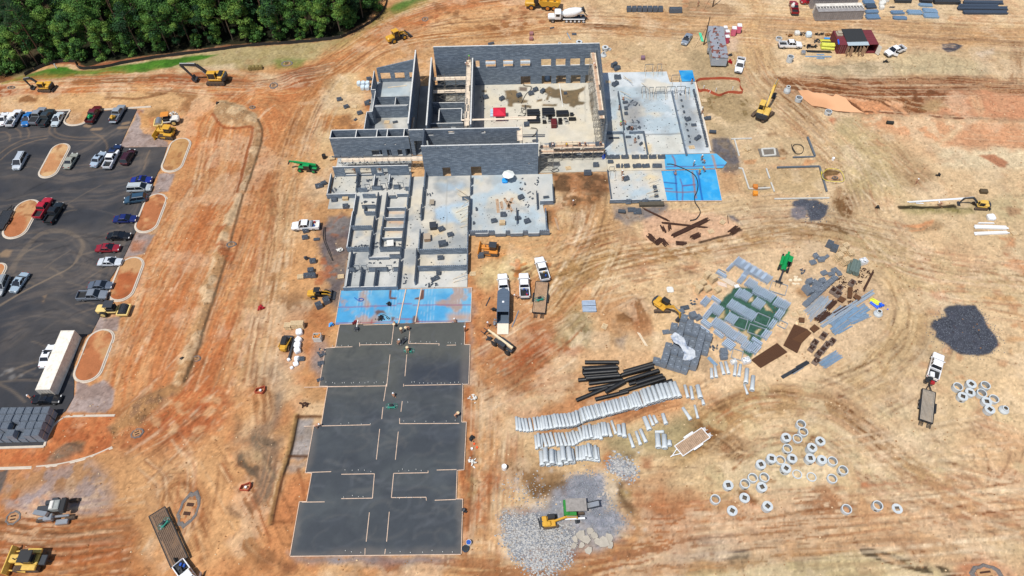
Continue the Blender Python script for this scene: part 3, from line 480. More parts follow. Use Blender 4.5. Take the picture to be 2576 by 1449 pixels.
for q in([1000,680,1060,670,1060,730,1010,750],[1150,740,1190,740,1240,840,1180,830],[690,830,740,830,730,910,670,910],[900,1050,960,1030,1000,1110,900,1130],[1290,950,1330,930,1290,1040],[640,1080,760,1150,700,1150],[560,1060,660,1100,640,1120],[530,880,600,880,600,940,540,940],[1060,1060,1120,1040,1100,1110]):pt('L',q,(214,188,140),.9,ed=.3,wb=2)
pt('K',[720,480,900,480,900,700,790,700],(206,180,150),.5,ed=1.2)
q=vnoise(bx*2.6,by*2.6,301);k=(sm(.86,.97,q)*.22)[...,None];g.c[:]=g.c*(1-k)+C((120,84,54))*k
for s_,cc_,a_,q_ in((5,dkb,.18,.62),(3.2,rust,.2,.64),(7,(236,214,180),.3,.56)):k=(sm(q_,q_+.12,fbm(bx,by,s_,5,int(s_*37)))*a_*(g.c[...,0]>.3))[...,None];g.c[:]=g.c*(1-k)+C(cc_)*k
md=fbm(bx,by,2.4,4,401);g.c*=(1+(md-.5)*.26)[...,None]
k=(sm(8,60,bx+(big-.5)*50)*.24*(g.c[...,0]>.22))[...,None];g.c[:]=g.c*(1-k)+C((232,208,170))*k;k=(sm(-30,-60,bx)*sm(150,130,by)*.16*(g.c[...,0]>.2))[...,None];g.c[:]=g.c*(1-k)+C((206,126,70))*k;md=fbm(bx,by,22,3,411);g.c*=(1+(md-.5)*.25)[...,None]
md=vnoise(bx*1.7,by*1.7,501)*.4+vnoise(bx*3.7,by*3.7,511)*.6;g.c*=(1+(md-.5)*.5)[...,None];q=vnoise(bx*3.1,by*3.1,531);g.c*=(1-.3*sm(.8,.95,q)+.2*sm(.2,.06,q))[...,None];mn=g.c.mean((0,1));g.c[:]=mn*(np.clip(g.c/mn,.02,4)**1.2)*NA([1.07,1.01,.98],np.float32)
g.z+=(vnoise(bx*1.5,by*1.5,521)-.5)*.1+(fbm(bx,by,2.5,4,201)-.5)*.2+(fbm(bx,by,14,3,211)-.5)*.25-.02
ASP=GL('N',[-300,770,0,762,700,728,690,790,650,830,660,865,720,885,800,875,860,835,880,800,1020,735,1260,712,1380,715,1200,1100,1680,1095,1610,1320,1590,1350,1545,1449])+GL('D',[1145,0,1085,130,1030,290,925,510,830,660,810,830,690,1065,620,1100,590,1180,555,1300,560,1449])+GL('G',[555,100,495,205,430,250,385,330,345,400,335,470,0,482,-300,480])
SLABS=[(-34.6,-9.2,74.2,83.2),(-34.5,-8.4,32.2,74.5),(-33.5,-8.2,82.6,104),(-40.5,6.5,95,122),(-34,20,120,147),(20,46,113.5,148.5),(20.5,45,104,114),(-19,8,95,114)]
flat=np.zeros(bx.shape,np.float32)
w=g.win(ASP,3);flat[w]=np.maximum(flat[w],sm(-.6,.1,g.sd_(ASP,w,0)))
for a in SLABS:
 d=np.minimum(np.minimum(bx-a[0],a[1]-bx),np.minimum(by-a[2],a[3]-by));flat=np.maximum(flat,sm(-.8,-.1,d))
g.z=g.z*(1-flat)-.10*flat;g.z[g.z>0]*=1;g.z=np.minimum(g.z,np.where(flat>.5,-.08,9))
GZ=g.z
def gz(x,y):
 i=int((x-g.x0)/g.d);j=int((y-g.y0)/g.d)
 return float(GZ[j,i])if 0<=i<g.nx and 0<=j<g.ny else-.1
GROUND=vmat('soil',.97,.13,2.6,.5,.1)
g_obj=tag(g.mesh('ground',GROUND),kind='structure')
o=MB();a,b,c_,d_=g.x0,g.x0+(g.nx-1)*g.d,g.y0,g.y0+(g.ny-1)*g.d;F=2200
o.add([(-F,-F,-.02),(F,-F,-.02),(F,F,-.02),(-F,F,-.02),(a,c_,-.02),(b,c_,-.02),(b,d_,-.02),(a,d_,-.02)],[(0,1,5,4),(1,2,6,5),(2,3,7,6),(3,0,4,7)])
tag(o.ob('surrounding_terrain',mt('far_soil',(150,132,92),.95,0,.3,.02)),kind='structure')
def puddle_(fr,p,cc,c2,lb):
 global g
 q=GL(fr,p);xs=[a for a,_ in q];ys=[b for _,b in q];kp=g;g=Canvas(min(xs)-1,max(xs)+1,min(ys)-1,max(ys)+1,.3);g.c[:]=C((232,176,132))*1.45;k=sm(.5,.7,fbm(g.X,g.Y,9,3,3))[...,None]*.4;g.c[:]=g.c*(1-k)+C(c2)*k;o=tag(g.mesh('muddy_pool',MUDW,[(a+U(-.25,.25),b+U(-.2,.2))for a,b in q],.0),kind='structure');g=kp;return o
MUDW=vmat('muddy_water',.25,.03,.5,.03,.01)
p_=[870,680,940,675,990,700,1080,705,1140,730,1160,705,1230,740,1280,790,1340,840,1370,850,1250,842,1150,835,1060,805,980,800,920,750]
w_=g.win(GL('C',p_),3);d_=g.sd_(GL('C',p_),w_,0);g.z[w_]=np.where(d_>-.8,-.12,g.z[w_]);g_v=g_obj.data.vertices;z_=np.empty(len(g_v)*3,np.float32);g_v.foreach_get('co',z_);z_[2::3]=g.z.reshape(-1);g_v.foreach_set('co',z_)
puddle_('C',p_,(228,152,98),(222,160,110),'')
# ---- parking asphalt ----
xs=[p[0]for p in ASP];ys=[p[1]for p in ASP]
gs=g;g=Canvas(min(xs)-1,max(xs)+1,min(ys)-1,max(ys)+1,.30)
bx,by=g.X,g.Y;g.c[:]=C((66,68,74));k=(sm(.42,.66,fbm(bx,by,9,5,5))*.5)[...,None];g.c[:]=g.c*(1-k)+C((92,88,86))*k
dust=(150,132,112);dust2=(176,146,114)
for fr,p,w,a in(('N',[-100,1330,300,1300,700,1350,1100,1290,1600,1180],9,.55),('N',[-100,1080,300,1000,800,1010,1200,960,1320,880],6,.5),('D',[-100,120,400,60,800,30,1100,-60],8,.5),('D',[0,460,400,440,700,330,1000,260],7,.55),('D',[-50,560,300,560,600,560,800,620,900,480],8,.5),('D',[-50,720,200,640,500,640,640,560,600,420,450,330,250,330,130,420],7,.4),('D',[0,860,300,760,600,700,800,560],6,.45),('D',[0,1000,250,960,500,970,700,900],5,.4),('D',[300,800,520,900,700,1000],6,.4),('N',[1250,870,1100,960,900,1100,700,1200],6,.5),('N',[1500,1120,1440,1300,1300,1400,1000,1449],5,.5),('D',[-40,1200,100,1100,250,1000],5,.35),('D',[1050,20,960,260,850,500,760,720],5,.5)):
 _sd[0]+=1;g.sk_(GL(fr,p),w,(98,95,94),(136,122,110),a*.85,sd=_sd[0],fq=1.6,thr=(.35,.75))
for k in range(4):
 ln('D',[60+k*14,610,110+12*k,520-k*2,200+12*k,400,320,300+8*k,470,280+9*k,590,330+9*k,640-k*8,400,620-k*8,460,540,560,400,640,200,740,0,850+k*4],.2,dust,.45)
for p in([500,885,500,960,600,1010,800,1030,1000,1030],[550,890,560,950,650,985,850,1000,1050,980],[0,1160,100,1090,250,1020,480,985],[0,1230,120,1130,300,1050,470,1010],[930,950,1010,990,1070,1060,1080,1120],[0,950,60,950,100,990,95,1040],[150,905,200,940,210,1000],[270,900,295,950,285,1000],[1450,1320,1480,1200,1510,1130]):ln('N',p,.22,dust2,.42)
for p in([1240,865,1290,855],[1200,905,1290,900],[930,920,1010,915],[860,880,900,890]):ln('N',p,.9,dust2,.7)
for fr,p in(('D',[0,480,60,430,95,440,60,500,20,500]),('D',[320,780,350,770,350,800]),('D',[315,815,340,815,335,830])):g.pc_(GL(fr,p),dust2,.7,ed=.3,wb=1.5)
for i in range(160):
 u=U(-60,1150);v=U(0,1449);x,y=G('D',u,v);an=U(-.6,.9);L=U(2,9);g.line([(x,y),(x+L*cos(an)*.5,y+L*sin(an)*.5+.3),(x+L*cos(an),y+L*sin(an))],U(.15,.4),rnd.choice([dust,(46,46,50),(112,104,98),(46,46,50)]),.4)
spots('D',(0,1340,180,1449),6,(170,165,160),.3,.8,.4,61)
g.c*=(1+(fbm(bx,by,1.6,4,401)-.5)*.35)[...,None]
ASPM=vmat('asphalt',.9,.1,3,.3,.03)
tag(g.mesh('parking_asphalt',ASPM,ASP,0.02),kind='structure')
g=gs;bx,by=g.X,g.Y
# ---- school building under construction ----
def cmu():
 m=bpy.data.materials.new('dark_blockwork');m.use_nodes=True;n=m.node_tree;b=n.nodes['Principled BSDF']
 geo=nd(n,'ShaderNodeNewGeometry');sp=nd(n,'ShaderNodeSeparateXYZ');n.links.new(geo.outputs['Position'],sp.inputs[0])
 ad=nd(n,'ShaderNodeMath',operation='ADD');n.links.new(sp.outputs[0],ad.inputs[0]);n.links.new(sp.outputs[1],ad.inputs[1])
 cb=nd(n,'ShaderNodeCombineXYZ');n.links.new(ad.outputs[0],cb.inputs[0]);n.links.new(sp.outputs[2],cb.inputs[1])
 br=nd(n,'ShaderNodeTexBrick',Scale=1.0);br.inputs['Brick Width'].default_value=.8;br.inputs['Row Height'].default_value=.2;br.inputs['Mortar Size'].default_value=.012
 br.inputs['Color1'].default_value=(*lin((106,119,133)),1);br.inputs['Color2'].default_value=(*lin((150,162,174)),1);br.inputs['Mortar'].default_value=(*lin((72,80,90)),1);br.inputs['Bias'].default_value=-.35
 n.links.new(cb.outputs[0],br.inputs['Vector'])
 mp=nd(n,'ShaderNodeMapping');mp.inputs['Scale'].default_value=(.16,1.7,1);n.links.new(cb.outputs[0],mp.inputs[0])
 no=nd(n,'ShaderNodeTexNoise',Scale=1.,Detail=4.);n.links.new(mp.outputs[0],no.inputs['Vector'])
 r=nd(n,'ShaderNodeMapRange');r.inputs[1].default_value=.3;r.inputs[2].default_value=.7;r.inputs[3].default_value=.88;r.inputs[4].default_value=1.13;n.links.new(no.outputs[0],r.inputs[0])
 sc=nd(n,'ShaderNodeVectorMath',operation='SCALE');n.links.new(br.outputs[0],sc.inputs[0]);n.links.new(r.outputs[0],sc.inputs['Scale']);n.links.new(sc.outputs[0],b.inputs['Base Color'])
 b.inputs['Roughness'].default_value=.9;return m
CMU=cmu();GROUT=mt('grout_cap',(206,206,202),.9,0,.15,2);CORE=mt('core_shade',(40,44,50),.95)  # CORE: shade inside the block hollows, painted as a dark colour
CMUP=mt('block_plain',(108,118,130),.9,0,.16,3);TIMB=mt('pale_timber',(214,196,168),.85,0,.14,2);TIMD=mt('worn_timber',(170,140,112),.9,0,.2,2);STEEL=mt('galvanised_steel',(150,156,162),.5,.5,.1,4);RUST=mt('rusty_steel',(92,62,46),.9,.1,.3,3);FRAME=mt('primed_frame',(104,112,118),.6,.2)
BB=(-8.,112.,0.)
bld=TH('school_building','large school building under construction with unfinished dark grey blockwork walls and open concrete floors','building',BB)
def bq(mb,name,mats,parent=None,lb=None):
 if parent is None:
  o=mb.ob(name,mats,bld);o.location=(-BB[0],-BB[1],0)
 else:o=mb.ob(name,mats,parent)
 if lb:o['label']=lb
 return o
def WO(mb,x0,y0,x1,y1,z0,z1,th,ops=(),cap=True,zb=None):
 L=hypot(x1-x0,y1-y0);ux,uy=(x1-x0)/L,(y1-y0)/L;nx,ny=-uy*th/2,ux*th/2
 cuts=sorted(set([0,L]+[c for o in ops for c in o[:2]]))
 def slab(a,b,za,zc,zd):
  p=[(x0+ux*t+k*nx,y0+uy*t+k*ny)for t,k in((a,-1),(b,-1),(b,1),(a,1))];zt=[zc,zd,zd,zc]
  mb.add([(q[0],q[1],za)for q in p]+[(q[0],q[1],z)for q,z in zip(p,zt)],[(3,2,1,0),(0,1,5,4),(1,2,6,5),(2,3,7,6),(3,0,4,7)],0);mb.add([(q[0],q[1],z)for q,z in zip(p,zt)],[(0,1,2,3)],1 if cap else 0)
 H=lambda t:z1 if zb is None else z1+(zb-z1)*t/L
 for a,b in zip(cuts,cuts[1:]):
  mid=(a+b)/2;os_=sorted([o for o in ops if o[0]<=mid<=o[1]],key=lambda o:o[2]);z=z0
  for o in os_:
   if o[2]>z+.01:slab(a,b,z,o[2],o[2])
   z=o[3]
  slab(a,b,z,H(a),H(b))
 return mb
def wall(x0,y0,x1,y1,h,th=.24,ops=(),cap=True,zb=None,z0=.12,name='wall',lb=None):
 mb=MB();WO(mb,x0,y0,x1,y1,z0,h,th,ops,cap,zb);return bq(mb,name,[CMU,GROUT if cap else CMUP],None,lb)
def wt(fr,p,h,cap=0,th=.22,name='partition_wall'):
 q=GL(fr,p,h)
 for a,b in zip(q,q[1:]):
  a=list(a);b=list(b)
  if abs(a[0]-b[0])<abs(a[1]-b[1]):a[0]=b[0]=(a[0]+b[0])/2;a[1]+=U(-.004,.004)
  else:a[1]=b[1]=(a[1]+b[1])/2
  mb=MB();WO(mb,a[0],a[1],b[0],b[1],.12,h,th+U(-.004,.004),(),False);L=hypot(b[0]-a[0],b[1]-a[1]);ux,uy=(b[0]-a[0])/L,(b[1]-a[1])/L
  if cap:mb.box((a[0]+b[0])/2,(a[1]+b[1])/2,h+.012,abs(b[0]-a[0])-.06 if abs(ux)>.5 else th*.7,abs(b[1]-a[1])-.06 if abs(uy)>.5 else th*.7,.02,m=2)
  else:
   t=.25
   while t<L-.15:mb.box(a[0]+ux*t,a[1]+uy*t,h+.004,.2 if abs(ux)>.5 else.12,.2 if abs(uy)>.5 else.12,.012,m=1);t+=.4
  bq(mb,name,[CMU,CORE,GROUT])
HX0,HX1,HY0,HY1=-18.,20.75,121.,145.
wd=[(a-HX0,b-HX0,5.3,7.2)for a,b in((-8.3,-7.4),(-5.9,-3.5),(-1.7,.6),(2.4,4.7),(7.4,9.75),(10.9,13.2),(14.35,16.7),(17.85,20.2))]+[(a-HX0,b-HX0,.12,2.45)for a,b in((2.46,4.85),(7.6,9.96),(11.15,13.55),(14.7,17.1),(18.25,20.2))]
bw=wall(HX0,HY1,HX1+.2,HY1,11.2,.3,wd,True,name='back_wall')
for a in(-6,-1.75,2.35):
 mb=MB().box(a+1.25,HY1-.3,6.6,2.35,.5,.5);mb.box(a+1.25,HY1-.35,6.92,2.35,.12,.08);bq(mb,'lintel_pack',mt('white_lintel',(206,214,220),.6))
mb=MB();n=16
for k in range(n):
 y0=HY0+(HY1-.15-HY0)*k/n;y1=HY0+(HY1-.15-HY0)*(k+1)/n;h=7.6+3.6*min(1,(k+.5)/n*1.08)
 WO(mb,HX1+.05,y0,HX1+.05,y1,.12,round(h/.2)*.2,.3,(),False)
bq(mb,'side_wall',[CMU,CMUP])
mb=MB();WO(mb,-18.6,HY0+.15,-18.6,144.,.12,8.0,.3,(),True,9.0);bq(mb,'side_wall',[CMU,GROUT])
mb=MB();WO(mb,-22.5,HY0+.15,-22.5,146.8,.12,8.6,.3,(),True,9.2);bq(mb,'side_wall',[CMU,GROUT])
wall(-8.95,HY0+.15,-8.95,HY1-.15,8.0,.3,name='inner_wall')
wall(-22.5,120.4,1.7,120.4,7.5,.3,[(4.1,5.3,5.9,6.4),(8.6,9.9,6.3,6.9),(15.8,16.7,6.2,6.7),(0.8,4.0,.12,4.4)],True,name='front_wall')
wall(-19.2,113.6,5.55,113.6,8.9,.3,[(3.9,5.65,.12,2.7),(10.1,12.4,.12,2.75),(22.6,22.9,3.2,3.5)],True,name='front_wall')
mb=MB();WO(mb,-19.05,113.76,-19.05,120.2,.12,8.0,.28,[(1.5,4.5,.12,3)],False);bq(mb,'side_wall',[CMU,CMUP])
mb=MB();WO(mb,5.4,113.76,5.4,118.4,.12,8.0,.28,(),False);bq(mb,'side_wall',[CMU,CMUP])
for k in range(10):x=-18.5+2.3*k;mb=MB().tb_((x,113.6,8.9),(x,113.6,9.6),.03,n=5);mb.box(x+.3,113.38,8.55,.16,.1,.3);bq(mb,'dowel',STEEL)
wall(-40.1,120.2,-22.7,120.2,5.8,.24,[(8.6,10.9,.5,2.1),(12.,12.95,.12,2.15),(14.4,15.4,.4,2.1),(16.2,17.3,.12,2.3),(11.7,12.1,3.6,3.95),(14.,14.35,3.6,3.9)],True,name='front_wall')
wall(-40.,122.8,-22.8,122.8,5.8,.22,(),True,name='back_wall')
for x in(-40.,-34.4,-29.8,-27.5,-23.8):wall(x,120.33,x,122.68,5.78,.2,name='cross_wall')
wall(-32.7,147.,-22.66,147.,4.2,.22,[(.7,3.1,1.0,2.8),(4.2,6.6,1.0,2.8),(7.8,9.9,1.0,2.8)],False,6.6,name='back_wall')
wt('2',[995,195,915,570],4.3,1,name='side_wall');wt('2',[915,575,1015,575],4.3,1,name='side_wall');wt('2',[1015,590,945,1015],4.0,1,name='side_wall');wt('2',[835,1020,940,1020],4.0,1,name='side_wall');wt('2',[832,1030,785,1385],4.0,1,name='side_wall')
wt('2',[1000,722,1690,722],3.0);wt('2',[985,888,1670,885],3.4,1);wt('2',[1420,730,1400,878],3.0,1);wt('2',[980,905,1650,905],3.5,1)
for y,h,x0,x1 in((141.2,3.2,-18.4,-9.3),(134.4,3.4,-18.4,-9.3),(131.2,4.2,-16.6,-11.4),(126.9,3.6,-18.4,-11),(124.2,3.0,-18.4,-9.3)):wall(x0,y,x1,y,h,.22,[(4.5,5.6,1.8,2.6)]if y==126.9 else(),True,name='partition_wall')
for x in(-16.6,-11.4):wall(x,127.1,x,131.05,4.1,.22,name='partition_wall')
k_=.01653;wx=lambda u:(u-200)*k_
wall(-39.2,114.1,-22.7,114.1,3.0,.22,[(wx(345),wx(490),.6,2.5),(wx(550),wx(695),.6,2.5),(wx(770),wx(840),1.1,2.4),(wx(855),wx(915),.12,2.3)],True,name='front_wall')
for p,h,c in(([150,690,92,962],1.4,1),([82,970,488,962],1.4,1),([488,965,440,1200,400,1395],1.5,1),([500,888,630,884],1.3,0),([690,862,838,856],1.4,0),([985,845,1080,842],1.4,0),([1140,872,1188,870],1.3,0),([735,705,718,852],1.5,1),([940,700,915,850],1.5,1),([505,670,485,800,500,880],1.6,0),([1220,680,1190,950],1.5,0),([1190,965,1160,1110],1.5,0),([1160,1140,1110,1430],1.5,0),([568,972,742,966],1.3,0),([782,940,742,1235],1.6,0),([738,1262,700,1440],1.6,0),([905,942,862,1240],1.6,0),([855,1262,832,1380],1.5,0),([925,992,1020,986],1.0,0),([1030,962,1170,960],1.1,1),([890,1150,1152,1146],1.1,1),([558,1118,745,1112],1.2,0),([605,1120,592,1195],1.2,0),([600,1205,735,1200],1.3,0),([475,860,495,905],1.2,0),([1415,660,1390,850],1.7,0),([1388,870,1368,1080],1.6,0),([1362,1100,1348,1240],1.6,0),([2025,700,2020,790],1.6,0),([2022,820,2016,930],1.5,0),([1905,1004,2012,1000],1.2,0),([2012,990,2000,1200],1.6,0),([1998,1240,1990,1440],1.6,0),([2620,1150,2660,1330],1.2,0)):
 wt('3',p,h,c)
for p,h,c in(([408,378,358,715],1.5,1),([400,372,760,368],1.5,0),([348,722,462,720],1.5,0),([462,722,716,720],1.5,0),([765,455,725,800],1.6,0),([930,375,905,515],1.5,0),([912,530,890,660],1.6,0),([990,236,1298,231],1.1,1),([965,400,1280,396],1.1,1),([930,570,1252,566],1.1,1),([885,716,1238,712],1.6,0),([1285,400,1250,700],1.6,0),([1245,720,1222,850],1.6,0),([715,888,1048,876],.9,1),([1050,842,1225,838],1.4,0),([710,845,722,885],1.0,0),([1215,890,1180,1352],1.6,0),([438,765,392,1045],1.6,0),([370,1058,498,1055],1.4,0),([578,1056,622,1054],1.4,0),([708,1054,1030,1050],1.4,0),([1112,1052,1212,1048],1.4,0),([385,1080,335,1355],1.6,1),([600,1070,562,1352],1.6,0),([836,1066,792,1345],1.6,0),([290,1370,1180,1360],1.2,1),([1552,420,1530,738],1.7,0),([1500,735,1488,850],1.6,0),([1498,870,1462,1270],1.6,0),([1522,750,2312,745],1.7,0),([1515,1026,2322,1020],1.7,0),([2340,470,2320,740],1.7,0),([2330,760,2320,1080],1.7,0),([1575,90,1560,220],1.5,0),([2345,40,2340,440],1.6,0)):
 wt('6',p,h,c)
for p,h,c in(([968,292,1105,290],1.5,0),([1010,312,1110,311],1.0,1),([1110,292,1160,291],1.5,0),([1160,312,1240,311],1.0,1),([1240,292,1275,291],1.5,0),([1275,311,1370,310],1.0,1),([1370,291,1410,290],1.5,0),([1410,310,1495,309],1.0,1),([1495,289,1572,287],1.5,0),([1450,-10,1505,110],1.2,0),([1520,120,1572,285],1.3,0),([1500,66,1600,64],1.2,1),([1600,-60,1600,60],1.2,0)):wt('E',p,h,c)
for x0,y0,x1,y1,h in((25.6,118.1,25.6,126,1.0),(25.9,127,25.9,140.3,1.0),(30.3,118.7,30.3,125.8,1.0),(38.9,118,38.9,140,1.1),(21,125.9,25.4,125.9,.9),(27,125.9,30.2,125.9,.9),(20.9,104.7,20.9,113.9,.6)):
 wall(x0,y0,x1,y1,h,.22,(),False,name='partition_wall')
wt('5',[345,838,565,836],1.1,1);wt('5',[565,832,635,832],1.5,0);wt('5',[635,838,785,834],1.1,1);wt('5',[785,830,860,829],1.5,0);wt('5',[860,838,1035,832],1.1,1)
def dframe(fr,u,v,w=1.0,h=2.1,brace=True,mull=0):
 x,y=G(fr,u,v,.12);mb=MB()
 for s in(-w/2,w/2):mb.bm_((x+s,y,.12),(x+s,y,.12+h),.09,.12)
 mb.bm_((x-w/2,y,.12+h),(x+w/2,y,.12+h),.12,.09)
 for q in range(mull):mb.bm_((x-w/2+w*(q+1)/(mull+1),y,.12+.8),(x-w/2+w*(q+1)/(mull+1),y,.12+h),.07,.07)
 if mull:mb.bm_((x-w/2,y,.92),(x+w/2,y,.92),.1,.07)
 o=bq(mb,'door_frame' if not mull else 'window_frame',FRAME)
 if brace:
  for s in(-w/2,w/2):b=MB();b.bm_((x+s,y-.06,1.9),(x+s*1.05,y-2.2,.15),.05,.09);bq(b,'brace',TIMB,o)
for a in((6,540,1130),(6,665,1130),(6,1070,1125),(3,655,930),(3,865,920),(3,955,905),(3,1100,910)):dframe(str(a[0]),a[1],a[2],1.05,2.1,False)
for a in(('4',790,470,.9,2,0),('4',890,480,.9,2,0),('4',1010,480,2.2,2.1,1),('4',1150,475,2.,2.1,1),('4',1285,470,2.,2.1,1),('4',860,175,1.9,2.1,0),('4',1000,172,1.,2.1,0),('4',1220,310,2.,1.9,0),('4',1370,480,.9,1.9,0)):dframe(a[0],a[1],a[2],a[3],a[4],True,a[5])
dframe('5',365,470,1.1,1.6,True)
for fr,u,v,u2,v2 in(('3',1820,890,1965,975),('3',1840,960,1990,1060),('3',1900,1140,1990,1060),('3',1820,1220,1995,1130),('3',1890,1290,1995,1210),('3',1885,1350,1990,1290),('3',1880,1420,1985,1370),('4',525,230,650,335),('4',520,260,635,300),('4',770,330,880,415),('4',485,440,620,500),('4',500,500,640,550),('5',860,620,1000,550),('5',880,665,1000,600),('5',835,760,1005,700),('5',870,805,1000,765),('6',2090,1250,2300,1150),('6',2095,1300,2300,1215)):
 a=G(fr,u,v,.15);b=G(fr,u2,v2,1.2);mb=MB().bm_((a[0],a[1],.16),(b[0],b[1],1.3),.06,.1);bq(mb,'brace',TIMB)
def FCV(poly,base,c2,name,parent,z=.12,paintfn=None,m=None,d=.3,lb=None,skirt=True):
 global g
 xs=[p[0]for p in poly];ys=[p[1]for p in poly];keep=g;g=Canvas(min(xs)-.6,max(xs)+.6,min(ys)-.6,max(ys)+.6,d)
 X,Y=g.X,g.Y;k=sm(.4,.62,fbm(X,Y,5,4,int(abs(xs[0])*3)%60+5))[...,None];g.c[:]=C(base)*(1-k)+C(c2)*k
 if paintfn:paintfn(g)
 g.c*=(1+(fbm(X,Y,1.3,4,401)-.5)*.22)[...,None]
 g.c*=1.32 if m is None else 1.12
 o=g.mesh(name,m or SLABM,poly,z);g=keep;o.parent=parent
 if parent is bld:o.location=(-BB[0],-BB[1],0)
 if lb:o['label']=lb
 if skirt:
  n=len(poly);a=sum(poly[i][0]*poly[(i+1)%n][1]-poly[(i+1)%n][0]*poly[i][1]for i in range(n));q=poly if a>0 else poly[::-1]
  mb=MB();mb.add([(x,y,-.25)for x,y in q]+[(x,y,z-.006)for x,y in q],[(i,(i+1)%n,n+(i+1)%n,n+i)for i in range(n)]);e=mb.ob('slab_edge',mt('slab_edge',(176,168,156),.9),o)
 return o
SLABM=vmat('cast_concrete',.85,.06,2.5,.15,.03)
pale=(200,198,190);blu=(178,192,198);crm=(222,208,180);dgr=(158,162,162)
def R4(x0,x1,y0,y1):return[(x0,y0),(x1,y0),(x1,y1),(x0,y1)]
def pf(extra=()):
 def f(g):
  X,Y=g.X,g.Y
  for cc,s,sd,a in((crm,7,7,.6),(dgr,4,9,.5),(blu,9,21,.35)):
   k=(sm(.54,.7,fbm(X,Y,s,4,sd))*a)[...,None];g.c[:]=g.c*(1-k)+C(cc)*k
  for e in extra:e(g)
 return f
def hallp(g):
 g.c[:]=g.c*.35+C((214,206,186))*.65
 for q in([1030,700,1100,690,1200,700,1230,760,1290,820,1360,830,1350,860,1280,860,1150,880,1160,920,1080,910,1090,860,1040,820,1060,770],[1580,700,1650,655,1740,690,1800,680,1900,700,2050,680,2140,650,2140,690,2060,740,2050,800,2060,850,2140,870,2110,900,2000,910,1960,940,1900,910,1920,880,1820,870,1780,800,1640,790,1620,840,1590,830,1610,770,1560,720],[1280,880,1400,900,1390,940,1280,920],[1480,820,1540,810,1550,840,1490,850],[1550,890,1640,890,1740,880,1740,910,1640,920,1550,920],[740,710,800,710,800,735,740,735],[2180,760,2230,700,2230,1100,2190,900]):
  g.pc_(GL('1',q,.12),(104,88,62),.95,ed=.2,wb=1.3,c2_=(124,102,70))
 g.pc_(GL('1',[1240,655,1350,660,1345,715,1240,710],.12),(108,92,80),.9,ed=.2,wb=.2)
 for u in(720,2120):g.line(GL('1',[u,640,u+10,1120],.12),.15,(150,146,138),.5)
 for q in([1230,1050,1320,1040,1330,900,1300,960,1260,1000],[1400,1210,1480,1220,1470,1280,1420,1320],[1300,600,1310,640,1400,650,1400,690]):g.line(GL('1',q,.12),.22,(90,86,80),.9)
 g.pc_(R4(-8.7,-7.6,121,145),(150,148,144),.6,ed=.6)  # inner wall's shadow painted as a darker strip on the floor
FCV(R4(-8.8,20.6,120.,144.85),pale,crm,'floor_slab',bld,.12,pf((hallp,)))
FCV(R4(-22.3,-8.8,120.6,145.),(140,142,142),dgr,'floor_slab',bld,.12,pf())
def west(g):
 g.pc_(GL('2',[1130,560,1400,500,1700,480,1700,720,1100,720],.12),(176,192,200),.7,ed=1);g.pc_(GL('2',[1100,1150,1300,1140,1280,1240,1100,1220],.12),(140,132,118),.7,ed=1);g.pc_(GL('2',[1250,1240,1340,1250,1350,1400,1220,1400],.12),(216,184,138),.7,ed=1)
FCV(R4(-34.,-22.7,122.9,147.05),pale,dgr,'floor_slab',bld,.12,pf((west,)))
FCV(R4(-40.1,-22.8,120.1,122.85),(150,150,148),dgr,'floor_slab',bld,.12)
FCV(R4(-22.6,20.8,118.6,120.0),dgr,pale,'floor_slab',bld,.12)
def wing(g):
 for q,cc,a in(([1810,110,1900,60,2300,0,2340,200,2250,300,2000,300,1850,330],(168,196,216),.7),([1640,200,1800,180,1810,430,1640,400],(212,206,190),.6),([1740,430,1900,460,1950,520,1800,560],(216,190,146),.7),([2100,80,2330,60,2340,330,2230,300,2120,200],(220,208,176),.6),([1000,120,1320,118,1310,160,1000,160],(214,178,140),.8),([1000,285,1290,280,1290,320,1010,330],(222,176,130),.8),([990,450,1280,450,1270,470,990,480],(210,170,130),.8),([400,460,460,450,430,700,380,700],(206,178,140),.6),([200,1120,700,1120,1200,1130,1200,1360,380,1360],(206,208,204),.5),([1480,1120,2300,1120,2300,1380,1470,1370],(212,210,202),.5)):g.pc_(GL('6',q,.12),cc,a,ed=.6,wb=2)
 for q in([1560,830,1800,860,1900,800,1950,900,1700,930],[1860,930,1950,870,2010,900,1980,1000,1900,1010]):g.pc_(GL('3',q,.12),(172,200,220)if q[0]==1560 else(220,200,160),.5,ed=1,wb=2)
 for q in([1545,1060,1545,1449],[1410,1440,1540,1445],[1700,700,1700,1449]):g.line(GL('3',q,.12),.14,(140,136,128),.5)
wp=[(-33.4,82.85),(-9.3,82.85),(-9.3,113.45),(-22.6,113.45),(-22.6,119.9),(-39.4,119.9),(-39.5,104.4),(-33.6,104.4)]
FCV(wp,pale,dgr,'floor_slab',bld,.12,pf((wing,)))
def rr(g):
 for q in([1100,140,1160,130,1150,170,1100,160],[1330,120,1400,100,1390,150]):g.pc_(GL('E',q,.12),(150,158,160),.6,ed=.5)
FCV([(-9.25,96.05),(7.4,96.05),(6.2,104.3),(8.7,104.3),(8.7,113.45),(-9.25,113.45)],pale,blu,'floor_slab',bld,.12,pf((rr,)))
FCV([(5.6,113.9),(20.95,113.9),(20.95,118.55),(5.6,118.55)],(196,184,160),crm,'floor_slab',bld,.10,pf())
FCV([(21.0,113.95),(33.95,113.95),(33.95,118.85),(21.0,118.85)],(206,196,172),crm,'floor_slab',bld,.10,pf())
